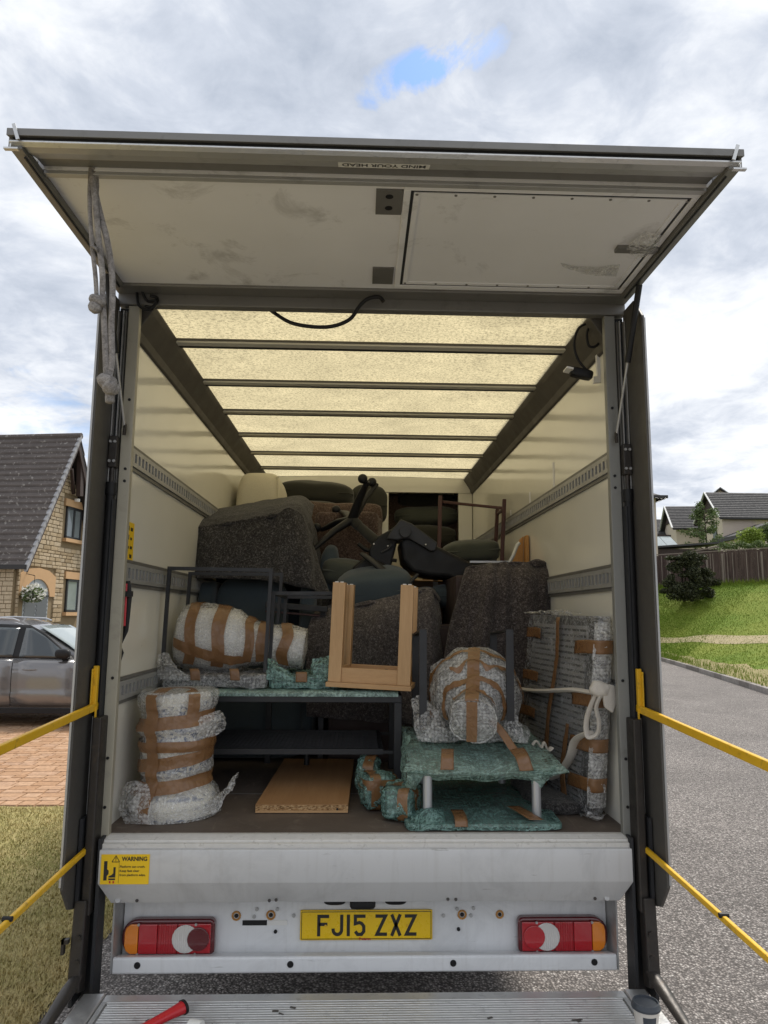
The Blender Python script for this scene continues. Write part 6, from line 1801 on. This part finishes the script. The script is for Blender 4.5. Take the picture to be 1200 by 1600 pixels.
mb = MB(); mb.patch([[near_b + V((-.05, -.045, .02)), near_b + V((.0, -.06, .0)), near_b + V((.045, -.03, .02))], [near_b + V((-.055, -.02, -.012)), near_b + V((.0, -.03, -.022)), near_b + V((.04, 0, -.01))], [near_b + V((-.06, .1, -.02)), near_b + V((-.01, .1, -.022)), near_b + V((.03, .1, -.02))]], 14, 14, .006, 25, ridge=.006); mb.build('loose_wrap', M['bub_dense'], t, smooth=50)
def face(u, v, off=.014):
    a_ = near_b.lerp(near_t, v); b_ = far_b.lerp(far_t, v); return a_.lerp(b_, u) + n_out * (ht + off)
def edge(v, ang, off=.012):
    a_ = near_b.lerp(near_t, v); e_ = (far_b - near_b).normalized()
    return a_ + n_out * (ht + off) * math.cos(ang) - e_ * (ht * .6 + off) * math.sin(ang) + e_ * .01
for v in (.80, .53, .30, .10):
    strip(t, [[face(.22, v), face(.22, v + .07)], [face(.08, v + .01), face(.08, v + .08)], [edge(v + .01, .8), edge(v + .08, .8)], [edge(v + .01, 1.6), edge(v + .08, 1.6)], [edge(v + .01, 2.4), edge(v + .08, 2.4)]], amp=.004)
strip(t, [[face(.50, .99), face(.45, .99)], [face(.49, .75), face(.44, .75)], [face(.55, .45), face(.50, .45)], [face(.56, .2), face(.50, .2)], [face(.55, .02), face(.49, .02)]], nv=30, amp=.005)
for v in (.86, .60, .38): strip(t, [[face(.99, v), face(.99, v + .06)], [face(.85, v + .005), face(.85, v + .065)], [face(.74, v), face(.74, v + .06)]], amp=.003)
strip(t, [[face(.28, .42), face(.24, .42)], [face(.32, .2), face(.26, .2)], [face(.30, .02), face(.22, .02)]], amp=.004)
mb = MB(); mb.patch([[face(.3, 1.0, .0), face(.6, 1.0, .0), face(1.02, 1.0, .0)], [face(.3, 1.02, .02), face(.6, 1.03, .01), face(1.06, 1.015, .02)], [face(.3, 1.02, -.04), face(.6, 1.03, -.05), face(1.06, 1.02, -.05)]], 26, 8, .010, 25, ridge=.008); mb.build('loose_wrap', M['bub'], t, smooth=50)
mb = MB(); mb.patch([[edge(v, a_, .007) for a_ in (.25, .8, 1.4, 2.0, 2.6)] for v in (.03, .2, .4, .6, .8, .97)], 16, 60, .004, 20, ridge=.004); mb.build('edge_wrap', M['bub_dense'], t, smooth=50)
# webbing strap
t = thing('cotton_strap', 'white cotton webbing strap knotted round the grey wrapped panel', 'strap', V((.93, .3, FZ)))
def web(pts, wd, name='webbing'):
    m = MB(); g = []; P_ = [V(p) for p in pts]
    P2 = []
    for i in range((len(P_) - 1) * 6 + 1):
        x = i / 6; k = min(int(x), len(P_) - 2); f = x - k
        p0 = P_[max(k - 1, 0)]; p1 = P_[k]; p2 = P_[k + 1]; p3 = P_[min(k + 2, len(P_) - 1)]
        P2.append(.5 * ((2 * p1) + (p2 - p0) * f + (2 * p0 - 5 * p1 + 4 * p2 - p3) * f * f + (3 * p1 - p0 - 3 * p2 + p3) * f ** 3))
    m.tube(P2, wd / 2, 8, flat=.38); return m.build(name, M['cotton'], t, smooth=60)
K0 = edge(.615, 1.1, .03)
web([face(1.0, .53, .012), face(.7, .55, .014), face(.4, .585, .016), face(.18, .61, .016), K0, edge(.61, 2.2, .02), edge(.56, 2.8, .02)], .052)
web([K0 + V((-.01, -.02, .01)), edge(.57, .8, .05), edge(.50, .6, .055), edge(.44, .6, .06), edge(.40, .75, .062), edge(.42, 1.1, .062), edge(.48, 1.15, .06), edge(.55, 1.0, .05), K0 + V((.0, -.03, 0))], .044)
web([edge(.42, .7, .05), face(.10, .36, .03), face(.18, .26, .02), face(.30, .15, .018), face(.42, .09, .016), face(.55, .08, .016), face(.62, .10, .02), face(.68, .16, .02)], .046)
mb = MB(); q0 = K0 + V((.005, -.045, 0)); ex_ = V((.97, .25, 0)); 
mb.prism([q0 + ex_ * -.01 + V((0, 0, .045)), q0 + ex_ * .055 + V((0, 0, .035)), q0 + ex_ * .065 + V((0, 0, -.03)), q0 + ex_ * .04 + V((0, 0, -.075)), q0 + ex_ * .005 + V((0, 0, -.05))], (0, .022, 0)); mb.build('knot_flap', M['cotton'], t, bevel=.006)
mb = MB(); mb.sbox(K0 + V((-.005, -.025, .02)), (.075, .05, .06), RY(20), n=8, e=.7, amp=.006, freq=40); mb.build('knot', M['cotton'], t, smooth=60)
web([at(832, 1164, .36), at(838, 1158, .36), at(846, 1168, .36), at(850, 1160, .36), at(856, 1172, .36), at(862, 1168, .37)], .028)
# dark blanket on the floor under it
t = thing('folded_blanket', 'dark folded blanket on the floor under the grey wrapped panel', 'blanket', (.84, .45, FZ))
mb = MB(); mb.sbox((.83, .55, FZ + .028), (.26, .62, .055), n=18, e=.5, amp=.016, freq=9, seed=2); mb.build('cloth', M['felt_dark'], t, smooth=60)

# ---- blankets draped over furniture
def drape(name, label, cat, ctrl, mat, seed, base, nu=44, nv=44, amp=.018, freq=5, ridge=.006, sharp=(), fold=.0, par=None):
    rows = [[V(p) for p in r] for r in ctrl]; out = []
    for i, r in enumerate(rows):
        if i in sharp:
            out.append([a.lerp(b, .90) for a, b in zip(rows[i - 1], r)]); out.append(r); out.append([a.lerp(b, .10) for a, b in zip(r, rows[i + 1])])
        else: out.append(r)
    ctrl = out
    t = par or thing(name, label, cat, base)
    mb = MB(); mb.patch(ctrl, nu, nv, amp, freq, seed, ridge=ridge, fold=fold); mb.build('cloth', mat, t, smooth=60, solid=.008)
    return t
# left: blue-grey armchair with charcoal blanket over it
t = thing('blue_armchair', 'blue grey upholstered armchair behind the metal table under the charcoal blanket', 'armchair', (-.68, 1.72, FZ))
mb = MB(); mb.sbox((-.68, 1.95, FZ + .66), (.62, .30, 1.28), n=12, e=.22); mb.build('backrest', M['fab_blue'], t, smooth=60)
mb = MB(); mb.sbox((-.68, 1.60, FZ + .24), (.62, .50, .46), n=10, e=.2); mb.build('seat', M['fab_blue'], t, smooth=60)
for x in (-.965, -.36):
    mb = MB(); mb.sbox((x, 1.66, FZ + .52), (.10, .52, 1.02), n=10, e=.3); mb.build('arm', M['fab_blue'], t, smooth=60)
mb = MB(); mb.sbox((-.70, 1.50, FZ + .76), (.44, .14, .60), RX(-8), n=10, e=.5); mb.build('cushion', M['fab_blue'], t, smooth=60)
drape('charcoal_blanket', 'large charcoal felt blanket draped over the blue armchair', 'blanket',
    [[at(310, 800, 2.0), at(360, 792, 2.0), at(430, 780, 2.0), at(470, 776, 2.0), at(490, 790, 2.0)],
     [at(292, 812, 1.55), at(355, 806, 1.6), at(430, 793, 1.6), at(466, 786, 1.6), at(486, 815, 1.65)],
     [at(287, 830, 1.40), at(355, 818, 1.42), at(425, 806, 1.42), at(464, 800, 1.43), at(488, 850, 1.55)],
     [at(285, 870, 1.36), at(355, 862, 1.36), at(425, 860, 1.36), at(472, 855, 1.37), at(500, 890, 1.55)],
     [at(284, 905, 1.34), at(355, 904, 1.33), at(425, 908, 1.33), at(474, 918, 1.34), at(512, 932, 1.5)]], M['felt_dark'], 1.0, at(400, 900, 1.5), 72, 64, .010, 5, .005, (2,), .05)
drape('side_blanket', 'second charcoal blanket hanging beside the armchair with its edge folded', 'blanket',
    [[at(462, 788, 1.75), at(472, 784, 1.85), at(480, 792, 2.0)], [at(472, 850, 1.62), at(488, 848, 1.75), at(497, 850, 1.9)], [at(478, 915, 1.55), at(500, 912, 1.65), at(512, 915, 1.8)], [at(470, 960, 1.52), at(500, 958, 1.6), at(512, 960, 1.75)]], M['felt_dark'], 4.0, at(490, 960, 1.65), 20, 40, .012, 6, .006, (), .04)
# a steel bench rail below the blanket
t = thing('metal_bench', 'dark metal bench rail lying behind the small upturned table', 'bench', at(470, 1000, 1.30))
mb = MB(); mb.bar(at(415, 945, 1.30), at(512, 952, 1.30), .05, .035); mb.build('rail', M['black_metal'], t, bevel=.003)
mb = MB(); mb.bar(at(415, 955, 1.34), at(512, 963, 1.34), .05, .012); mb.build('rail', M['red_brown'], t, bevel=.003)
for px in (425, 505):
    q = at(px, 950, 1.33); mb = MB(); mb.bar((q.x, 1.33, FZ), (q.x, 1.33, q.z - .02), .03, .03, (0, 1, 0)); mb.build('leg', M['black_metal'], t)
# middle: cabinet under a grey-brown blanket
t = thing('covered_cabinet', 'low box shape under a grey brown felt blanket behind the beech stool legs', 'covered furniture', (.16, 1.65, FZ))
mb = MB(); mb.box((-.22, 1.34, FZ), (.55, 1.95, FZ + .78)); mb.build('carcass', M['dark_wood'], t, bevel=.01)
mb = MB(); mb.box((-.20, 1.33, FZ + .02), (.53, 1.3395, FZ + .76)); mb.build('front', M['dark_wood'], t, bevel=.004)
drape('grey_brown_blanket', 'grey brown felt blanket behind the legs of the beech stool', 'blanket',
    [[at(500, 945, 1.9), at(560, 934, 1.9), at(620, 925, 1.9), at(670, 917, 1.9), at(690, 935, 1.9)],
     [at(495, 958, 1.38), at(555, 946, 1.35), at(615, 934, 1.33), at(668, 922, 1.33), at(686, 940, 1.42)],
     [at(482, 985, 1.30), at(555, 975, 1.25), at(615, 968, 1.24), at(672, 960, 1.25), at(690, 975, 1.36)],
     [at(478, 1035, 1.27), at(555, 1035, 1.23), at(615, 1035, 1.22), at(676, 1035, 1.23), at(694, 1040, 1.34)],
     [at(478, 1120, 1.27), at(555, 1125, 1.23), at(615, 1130, 1.22), at(676, 1130, 1.23), at(696, 1125, 1.34)]], M['felt_grey'], 7.0, at(590, 1130, 1.4), 64, 64, .012, 4, .004, (1,), .08, t)
# right: tall item under the dark brown blanket
t = thing('covered_chest', 'tall box shape under a dark felt blanket beside the right wall', 'covered furniture', (.72, 1.5, FZ))
mb = MB(); mb.box((.50, 1.20, FZ), (.98, 1.85, FZ + 1.06)); mb.build('carcass', M['dark_wood'], t, bevel=.01)
mb = MB(); mb.box((.52, 1.19, FZ + .03), (.96, 1.1995, FZ + 1.03)); mb.build('front', M['dark_wood'], t, bevel=.004)
drape('dark_blanket', 'dark brown grey felt blanket draped over the tall chest by the right wall', 'blanket',
    [[at(735, 888, 1.9), at(770, 884, 1.9), at(800, 882, 1.9), at(830, 882, 1.9), at(850, 884, 1.9)],
     [at(728, 890, 1.22), at(765, 884, 1.18), at(800, 880, 1.17), at(845, 880, 1.17), at(862, 884, 1.24)],
     [at(718, 925, 1.15), at(760, 915, 1.10), at(800, 910, 1.09), at(850, 905, 1.09), at(867, 910, 1.2)],
     [at(702, 985, 1.12), at(752, 980, 1.07), at(800, 975, 1.06), at(850, 970, 1.06), at(868, 970, 1.18)],
     [at(690, 1070, 1.10), at(745, 1070, 1.06), at(800, 1065, 1.05), at(850, 1060, 1.05), at(868, 1060, 1.16)],
     [at(684, 1190, 1.08), at(745, 1190, 1.05), at(800, 1190, 1.04), at(850, 1190, 1.04), at(868, 1190, 1.15)]], M['felt_brown'], 11.0, at(780, 1190, 1.2), 64, 72, .012, 4.5, .004, (1,), .11, t)

# ---- cream mattress standing at the left wall
t = thing('cream_mattress', 'cream mattress end standing up against the left wall', 'mattress', at(398, 900, 2.5))
q = at(399, 765, 2.45)
mb = MB(); mb.sbox((-.82, 2.75, 2.02), (.36, .75, 1.62), n=16, e=.35); mb.build('mattress', M['cream_fab'], t, smooth=60)
mb = MB(); mb.tube([(-.66, 2.39, 1.3), (-.655, 2.375, 2.0), (-.66, 2.385, 2.6), (-.68, 2.44, 2.78), (-.70, 2.7, 2.815)], .006, 6); mb.build('piping', M['cream_fab'], t)

# ---- sofa cushions and blanket wrapped boxes at the back
def cushion(label, c, size, rot, mat, seed=0, puff=.25, name='seat_cushion', group='loose sofa cushions'):
    t = thing(name, label, 'cushion', V(c) - V((0, 0, size[2] / 2)), group)
    mb = MB(); mb.sbox(c, size, rot, n=14, e=.45, amp=.008, freq=6, seed=seed, puff=puff); mb.build('cover', mat, t, smooth=60)
    hx, hy = size[0] / 2 * .965, size[1] / 2 * .965
    loop = [V(c) + rot @ V((hx * x, hy * y, 0)) for x, y in ((-1, -.9), (-.9, -1), (0, -1.01), (.9, -1), (1, -.9), (1.01, 0), (1, .9), (.9, 1), (0, 1.01), (-.9, 1), (-1, .9), (-1.01, 0))]
    mb = MB(); mb.tube(loop, .006, 5, True); mb.build('piping', mat, t, smooth=60)
    return t
cushion('long dark olive sofa cushion on top of the pile under the roof', at(492, 768, 3.1) + V((0, .25, 0)), (.66, .55, .19), RY(3), M['fab_dark'], 1)
cushion('thin dark olive cushion under the long one', at(480, 790, 3.0) + V((0, .2, 0)), (.52, .5, .09), RY(2), M['fab_dark'], 2)
cushion('square dark cushion standing beside the white bulkhead post', at(575, 790, 3.35), (.34, .16, .30), RY(4), M['fab_dark'], 3)
cushion('dark cushion lying in the over cab space behind the post', at(665, 808, 4.15), (.62, .35, .16), RY(-2), M['fab_green'], 4)
cushion('dark cushion at the bottom of the over cab space', at(660, 838, 4.05), (.64, .35, .17), RY(1), M['fab_dark'], 5)
cushion('dark cushion at the top of the over cab space', at(665, 783, 4.3), (.6, .35, .13), RY(-3), M['fab_dark'], 6)
cushion('grey green seat cushion beside the dark red chair frame', at(735, 864, 2.3), (.40, .36, .15), RY(-4), M['fab_green'], 7)
cushion('blue grey cushion under the black office chair', at(585, 920, 1.62), (.46, .42, .22), RY(-6) @ RX(10), M['fab_blue'], 8, .3)
cushion('green grey cushion tucked behind the office chair arm', at(540, 898, 1.85), (.32, .36, .17), RY(8), M['fab_green'], 9)
cushion('small blue grey cushion between the two felt blankets', at(696, 932, 1.75), (.20, .22, .12), RY(0), M['fab_blue'], 10)
cushion('blue grey upright cushion beside the hanging blanket', at(512, 900, 1.9), (.12, .34, .34), RY(8), M['fab_blue'], 11)
def felt_box(label, px, y, wd, dp, ht, rot, mat, seed):
    t = thing('blanket_wrapped_box', label, 'wrapped box', px - V((0, 0, ht / 2)), 'boxes wrapped in brown felt')
    mb = MB(); mb.sbox(px, (wd, dp, ht), rot, n=16, e=.12, amp=.02, freq=5, seed=seed); mb.build('cloth', mat, t, smooth=50)
    mb = MB(); obox(mb, px, (wd * .93, dp * .93, ht * .93), rot); mb.build('box', M['card'], t)
    return t
felt_box('wide brown felt wrapped box below the olive cushions', at(510, 840, 2.55) + V((0, .25, -.15)), 2.5, .82, .5, .86, RY(2), M['felt_rust'], 1)
felt_box('brown felt wrapped box in front, under the chair star base', at(545, 850, 2.2), 2.2, .44, .30, .42, RY(1) @ RZ(-8), M['felt_rust'], 2)
# support under the pile: sofa base
t = thing('sofa_base', 'dark olive sofa body deep in the van below the pile', 'sofa', (-.1, 2.9, FZ))
mb = MB(); mb.sbox((-.05, 2.95, FZ + .48), (1.1, 1.2, .94), n=12, e=.2); mb.build('seat', M['fab_dark'], t, smooth=60)
mb = MB(); mb.sbox((-.25, 3.42, FZ + .85), (.75, .28, 1.65), n=12, e=.2); mb.build('backrest', M['fab_dark'], t, smooth=60)
# cardboard box
t = thing('cardboard_box', 'brown cardboard box taped down its middle behind the office chair', 'box', at(672, 960, 2.05))
q = at(672, 935, 2.05); 
mb = MB(); mb.box((q.x - .17, 2.0, FZ + .5), (q.x + .17, 2.35, at(672, 908, 2.0).z)); mb.build('carton', M['card'], t)
zt_ = at(672, 908, 2.0).z
mb = MB(); mb.patch([[(q.x - .175, 1.985, zt_ + .004), (q.x + .12, 1.985, zt_ + .001)], [(q.x - .172, 2.15, zt_ + .02), (q.x + .12, 2.15, zt_ + .012)]], 6, 4); mb.build('flap', M['orange_wood'], t, solid=.006)
strip(t, [[(q.x + .015, 1.996, zt_ + .01), (q.x + .05, 1.996, zt_ + .01)], [(q.x + .015, 1.996, zt_ - .3), (q.x + .05, 1.996, zt_ - .3)]], 'cotton')
# folded white boards behind
t = thing('white_board', 'pale cream board standing behind the office chair', 'board', at(610, 960, 2.5))
mb = MB(); mb.prism([at(606, 850, 2.6), at(660, 850, 2.6), at(660, 925, 2.6), at(606, 925, 2.6)], (0, .03, 0)); mb.build('panel', M['cream_fab'], t, bevel=.004)

# ---- black office chair lying upside down
OC = at(590, 870, 1.75)
t = thing('office_chair', 'black office chair lying upside down with its castors in the air', 'office chair', OC - V((0, 0, .3)))
YH = 1.78
hub = at(550, 812, YH)
legs = [(at(588, 757, 1.95), [at(567, 755, 1.93)]), (at(574, 752, 1.62), [at(584, 756, 1.60)]), (at(490, 858, 1.66), [at(486, 850, 1.66)]), (at(502, 828, 1.98), [at(497, 822, 1.98)]), (at(532, 800, 2.12), [at(531, 798, 2.12)])]
for e_, cs in legs:
    mb = MB(); mid = hub.lerp(e_, .45) + V((0, 0, .015))
    mb.tube([hub, mid, e_], [.036, .030, .020], 10, flat=.75); lg = mb.build('star_leg', M['black'], t, smooth=60)
    d = (e_ - hub).normalized()
    mb = MB(); cc = e_ + V((-.03, -.02, .012)); mb.sbox(cc, (.062, .058, .062), n=8, e=.95); ca = mb.build('castor', M['black'], t, smooth=60)
    mb = MB(); mb.cyl(cc, e_, .008, 8); mb.build('castor_stem', M['steel_dark'], ca)
mb = MB(); a_, b_ = hub, at(592, 850, YH - .05)
mb.tube([a_, a_.lerp(b_, .25), a_.lerp(b_, .26), a_.lerp(b_, .85), b_], [.034, .034, .030, .036, .036], 16); mb.build('gas_column', M['fab_dark'], t, smooth=40)
def slab(name, poly, y, th, mat, bev=.01):
    mb = MB(); mb.prism([at(px, py, y) for px, py in poly], (0, th, 0)); return mb.build(name, mat, t, bevel=bev, bseg=3)
slab('mechanism', [(576, 858), (590, 838), (612, 826), (628, 832), (620, 850), (610, 890), (596, 906), (580, 898)], 1.66, .16, M['black'], .015)
slab('seat', [(538, 908), (552, 885), (572, 868), (604, 880), (612, 896), (600, 912)], 1.62, .34, M['black'], .03)
slab('back_shell', [(625, 845), (633, 836), (660, 842), (690, 856), (742, 882), (734, 898), (716, 908), (700, 902), (670, 900), (645, 894), (630, 876)], 1.60, .40, M['black'], .03)
slab('back_bracket', [(604, 842), (612, 828), (626, 811), (644, 818), (684, 848), (681, 860), (674, 862), (640, 842), (628, 842), (622, 844)], 1.56, .05, M['black_metal'], .008)
p = at(633, 831, 1.555); mb = MB(); mb.cyl(p, p + V((0, -.018, 0)), .038, 24); mb.build('pivot_disc', M['black_metal'], t, smooth=40, bevel=.003)
mb = MB(); mb.tube([at(566, 866, 1.60), at(575, 872, 1.56), at(600, 892, 1.5), at(624, 914, 1.46), at(634, 926, 1.45)], [.022, .028, .032, .034, .028], 12, flat=.6); mb.build('arm_post', M['black_metal'], t, smooth=60)
mb = MB(); mb.tube([at(608, 942, 1.42), at(622, 930, 1.44), at(634, 916, 1.46), at(652, 898, 1.5)], [.016, .022, .024, .018], 12, flat=.6); mb.build('armrest', M['black_metal'], t, smooth=60)
mb = MB(); mb.tube([at(560, 850, 1.72), at(570, 858, 1.7), at(580, 862, 1.68)], [.012, .016, .012], 8); mb.build('lever', M['black'], t, smooth=60)
mb = MB(); mb.tube([at(596, 863, 1.645), at(606, 858, 1.645), at(613, 851, 1.645)], [.006, .010, .012], 8); mb.build('lever', M['black_metal'], t, smooth=60)
for px, py in ((584, 850), (606, 853), (665, 851)):
    q = at(px, py, 1.55 if px > 650 else 1.64); mb = MB(); mb.cyl(q, q + V((0, -.014, 0)), .005, 8); mb.build('bolt', M['label_white'], t)
mb = MB(); mb.cyl(at(612, 875, 1.66), at(620, 876, 1.66), .012, 8); mb.build('knob', M['black'], t)

# ---- dark red chair frame
t = thing('red_chair_frame', 'dark red metal chair frame with legs up near the right wall', 'chair', at(740, 880, 2.3))
for a_, b_, w_ in ((at(688, 775, 2.35), at(686, 862, 2.3), .028), (at(788, 780, 2.1), at(784, 882, 2.1), .026), (at(777, 796, 2.45), at(773, 880, 2.4), .026)):
    mb = MB(); mb.bar(a_, b_, w_, w_, (0, 1, 0)); mb.build('leg', M['red_brown'], t, bevel=.003)
for a_, b_ in ((at(689, 784, 2.36), at(786, 794, 2.12)), (at(786, 797, 2.12), at(778, 802, 2.44))):
    mb = MB(); mb.bar(a_, b_, .02, .02); mb.build('rail', M['red_brown'], t, bevel=.003)
t = thing('steel_strip', 'bright metal strip lying across the chest behind the dark blanket', 'metal strip', at(768, 880, 1.5))
mb = MB(); mb.bar(at(734, 878, 1.5), at(798, 878, 1.5), .03, .012); mb.tube([at(796, 879, 1.48), at(802, 868, 1.48), at(808, 852, 1.5), at(812, 848, 1.5)], .011, 8); mb.build('strip', M['chrome'], t)
t = thing('orange_wedge', 'orange pine wood bracket standing at the right wall', 'wood piece', at(812, 880, 1.6))
mb = MB(); mb.prism([at(797, 884, 1.6), at(813, 842, 1.6), at(818, 838, 1.6), at(818, 884, 1.6)], (0, .03, 0)); mb.build('bracket', M['orange_wood'], t, bevel=.003)
mb = MB(); mb.prism([at(818, 838, 1.62), at(823, 838, 1.62), at(824, 884, 1.62), at(818, 884, 1.62)], (0, -.06, 0)); mb.build('post', M['orange_wood'], t, bevel=.003)
for (px, y0_, y1_) in ((853, 728, 770), (803, 768, 800), (767, 790, 822)):
    pass

# ---- pull rope on the door
t = thing('pull_rope', 'knotted grey cotton pull rope hanging from the raised tail door', 'rope', at(168, 632, -.80))
def rope(pts, r_, flat=.55, name='strand'):
    P_ = [at(x, y, yy) for x, y, yy in pts]; P2 = []
    for i in range((len(P_) - 1) * 5 + 1):
        x = i / 5; k = min(int(x), len(P_) - 2); f = x - k
        p0 = P_[max(k - 1, 0)]; p1 = P_[k]; p2 = P_[k + 1]; p3 = P_[min(k + 2, len(P_) - 1)]
        P2.append(.5 * ((2 * p1) + (p2 - p0) * f + (2 * p0 - 5 * p1 + 4 * p2 - p3) * f * f + (3 * p1 - p0 - 3 * p2 + p3) * f ** 3))
    mb = MB(); mb.tube(P2, r_, 8, flat=flat); return mb.build(name, M['rope_grey'], t, smooth=60)
Y = -.835
rope([(142, 262, -.855), (140, 300, Y), (141, 340, Y), (144, 385, Y), (149, 430, Y), (151, 465, Y), (150, 478, Y)], .007)
rope([(145, 262, -.85), (149, 300, Y), (158, 340, Y), (166, 370, Y), (173, 410, Y), (176, 450, Y), (174, 510, Y), (175, 560, Y), (171, 590, Y)], .0095)
rope([(144, 268, -.845), (150, 330, Y - .01), (155, 380, Y - .01), (160, 430, Y - .01), (160, 460, Y), (163, 510, Y), (165, 560, Y), (166, 592, Y)], .009)
rope([(151, 265, -.845), (153, 290, Y), (152, 305, Y)], .004)
rope([(144, 385, Y - .01), (150, 388, Y - .02), (153, 392, Y - .01)], .008)
for c_, s_ in (((153, 470), (.050, .035, .034)), ((148, 480), (.040, .034, .032)), ((168, 598), (.058, .045, .044)), ((173, 606), (.050, .045, .042)), ((164, 594), (.04, .04, .034))):
    mb = MB(); mb.sbox(at(c_[0], c_[1], Y - .012), s_, RY(20), n=8, e=.9, amp=.005, freq=40, seed=c_[0]); mb.build('knot', M['rope_grey'], t, smooth=60)
rope([(168, 606, Y), (171, 616, Y), (172, 630, Y)], [.012] * 6 + [.014] * 4 + [.009], 1.0)

# ---- things on the platform
cpos = atz(1009, 1566, PZT + .118); base = V((cpos.x, cpos.y, PZT + .001))
t = thing('coffee_cup', 'cream paper coffee cup with slate blue lid on the tail lift platform', 'cup', base)
def lathe(mb, c, prof, seg=32):
    g = [V(c) + V((r_ * math.cos(2 * math.pi * k / seg), r_ * math.sin(2 * math.pi * k / seg), z)) for r_, z in prof for k in range(seg)]
    return mb.add(g, [(i * seg + k, i * seg + (k + 1) % seg, (i + 1) * seg + (k + 1) % seg, (i + 1) * seg + k) for i in range(len(prof) - 1) for k in range(seg)] + [tuple(range(seg))[::-1], tuple((len(prof) - 1) * seg + k for k in range(seg))])
mb = MB(); lathe(mb, base, [(.029, 0), (.030, .002), (.0405, .105)]); cupo = mb.build('cup_body', M['cup'], t, smooth=40)
mb = MB(); lathe(mb, base, [(.0415, .100), (.0455, .102), (.0455, .108), (.043, .111), (.0415, .119), (.040, .121), (.037, .121), (.036, .115), (.001, .114)]); mb.build('lid', M['lid'], t, smooth=35)
mb = MB(); g = []
for i in range(9):
    a_ = -2.2 + i * .14
    for z_, r_ in ((.055, .0361), (.088, .0394)): g.append(base + V((r_ * math.cos(a_), r_ * math.sin(a_), z_)))
mb.add(g, [(2 * i, 2 * i + 2, 2 * i + 3, 2 * i + 1) for i in range(8)]); mb.build('printed_patch', M['lid'], t)
gp = atz(268, 1588, PZT + .03)
t = thing('tape_gun', 'red tape dispenser gun lying on the tail lift platform', 'tape gun', V((gp.x, gp.y, PZT + .001)))
a_, b_ = atz(286, 1574, PZT + .035), atz(225, 1606, PZT + .025)
mb = MB(); mb.tube([a_, a_.lerp(b_, .35), b_, b_ + (b_ - a_)], [.024, .019, .016, .018], 14, flat=.8); mb.build('handle', M['red_plastic'], t, smooth=60)
d_ = (a_ - b_).normalized(); mb = MB(); mb.tube([a_ - d_ * .002, a_ + d_ * .007], [.028, .027], 16, flat=.8); mb.build('end_rim', M['black'], t, smooth=40)
q = atz(300, 1612, PZT + .02); mb = MB(); mb.cyl(V((q.x - .01, q.y, PZT + .028)), V((q.x + .03, q.y - .01, PZT + .028)), .028, 20); mb.build('tape_roll', M['label_white'], t, smooth=40)
q = atz(232, 1596, PZT + .02); mb = MB(); mb.cyl(V((q.x, q.y, PZT + .004)), V((q.x, q.y, PZT + .022)), .010, 12); mb.build('knob', M['black'], t, smooth=40)
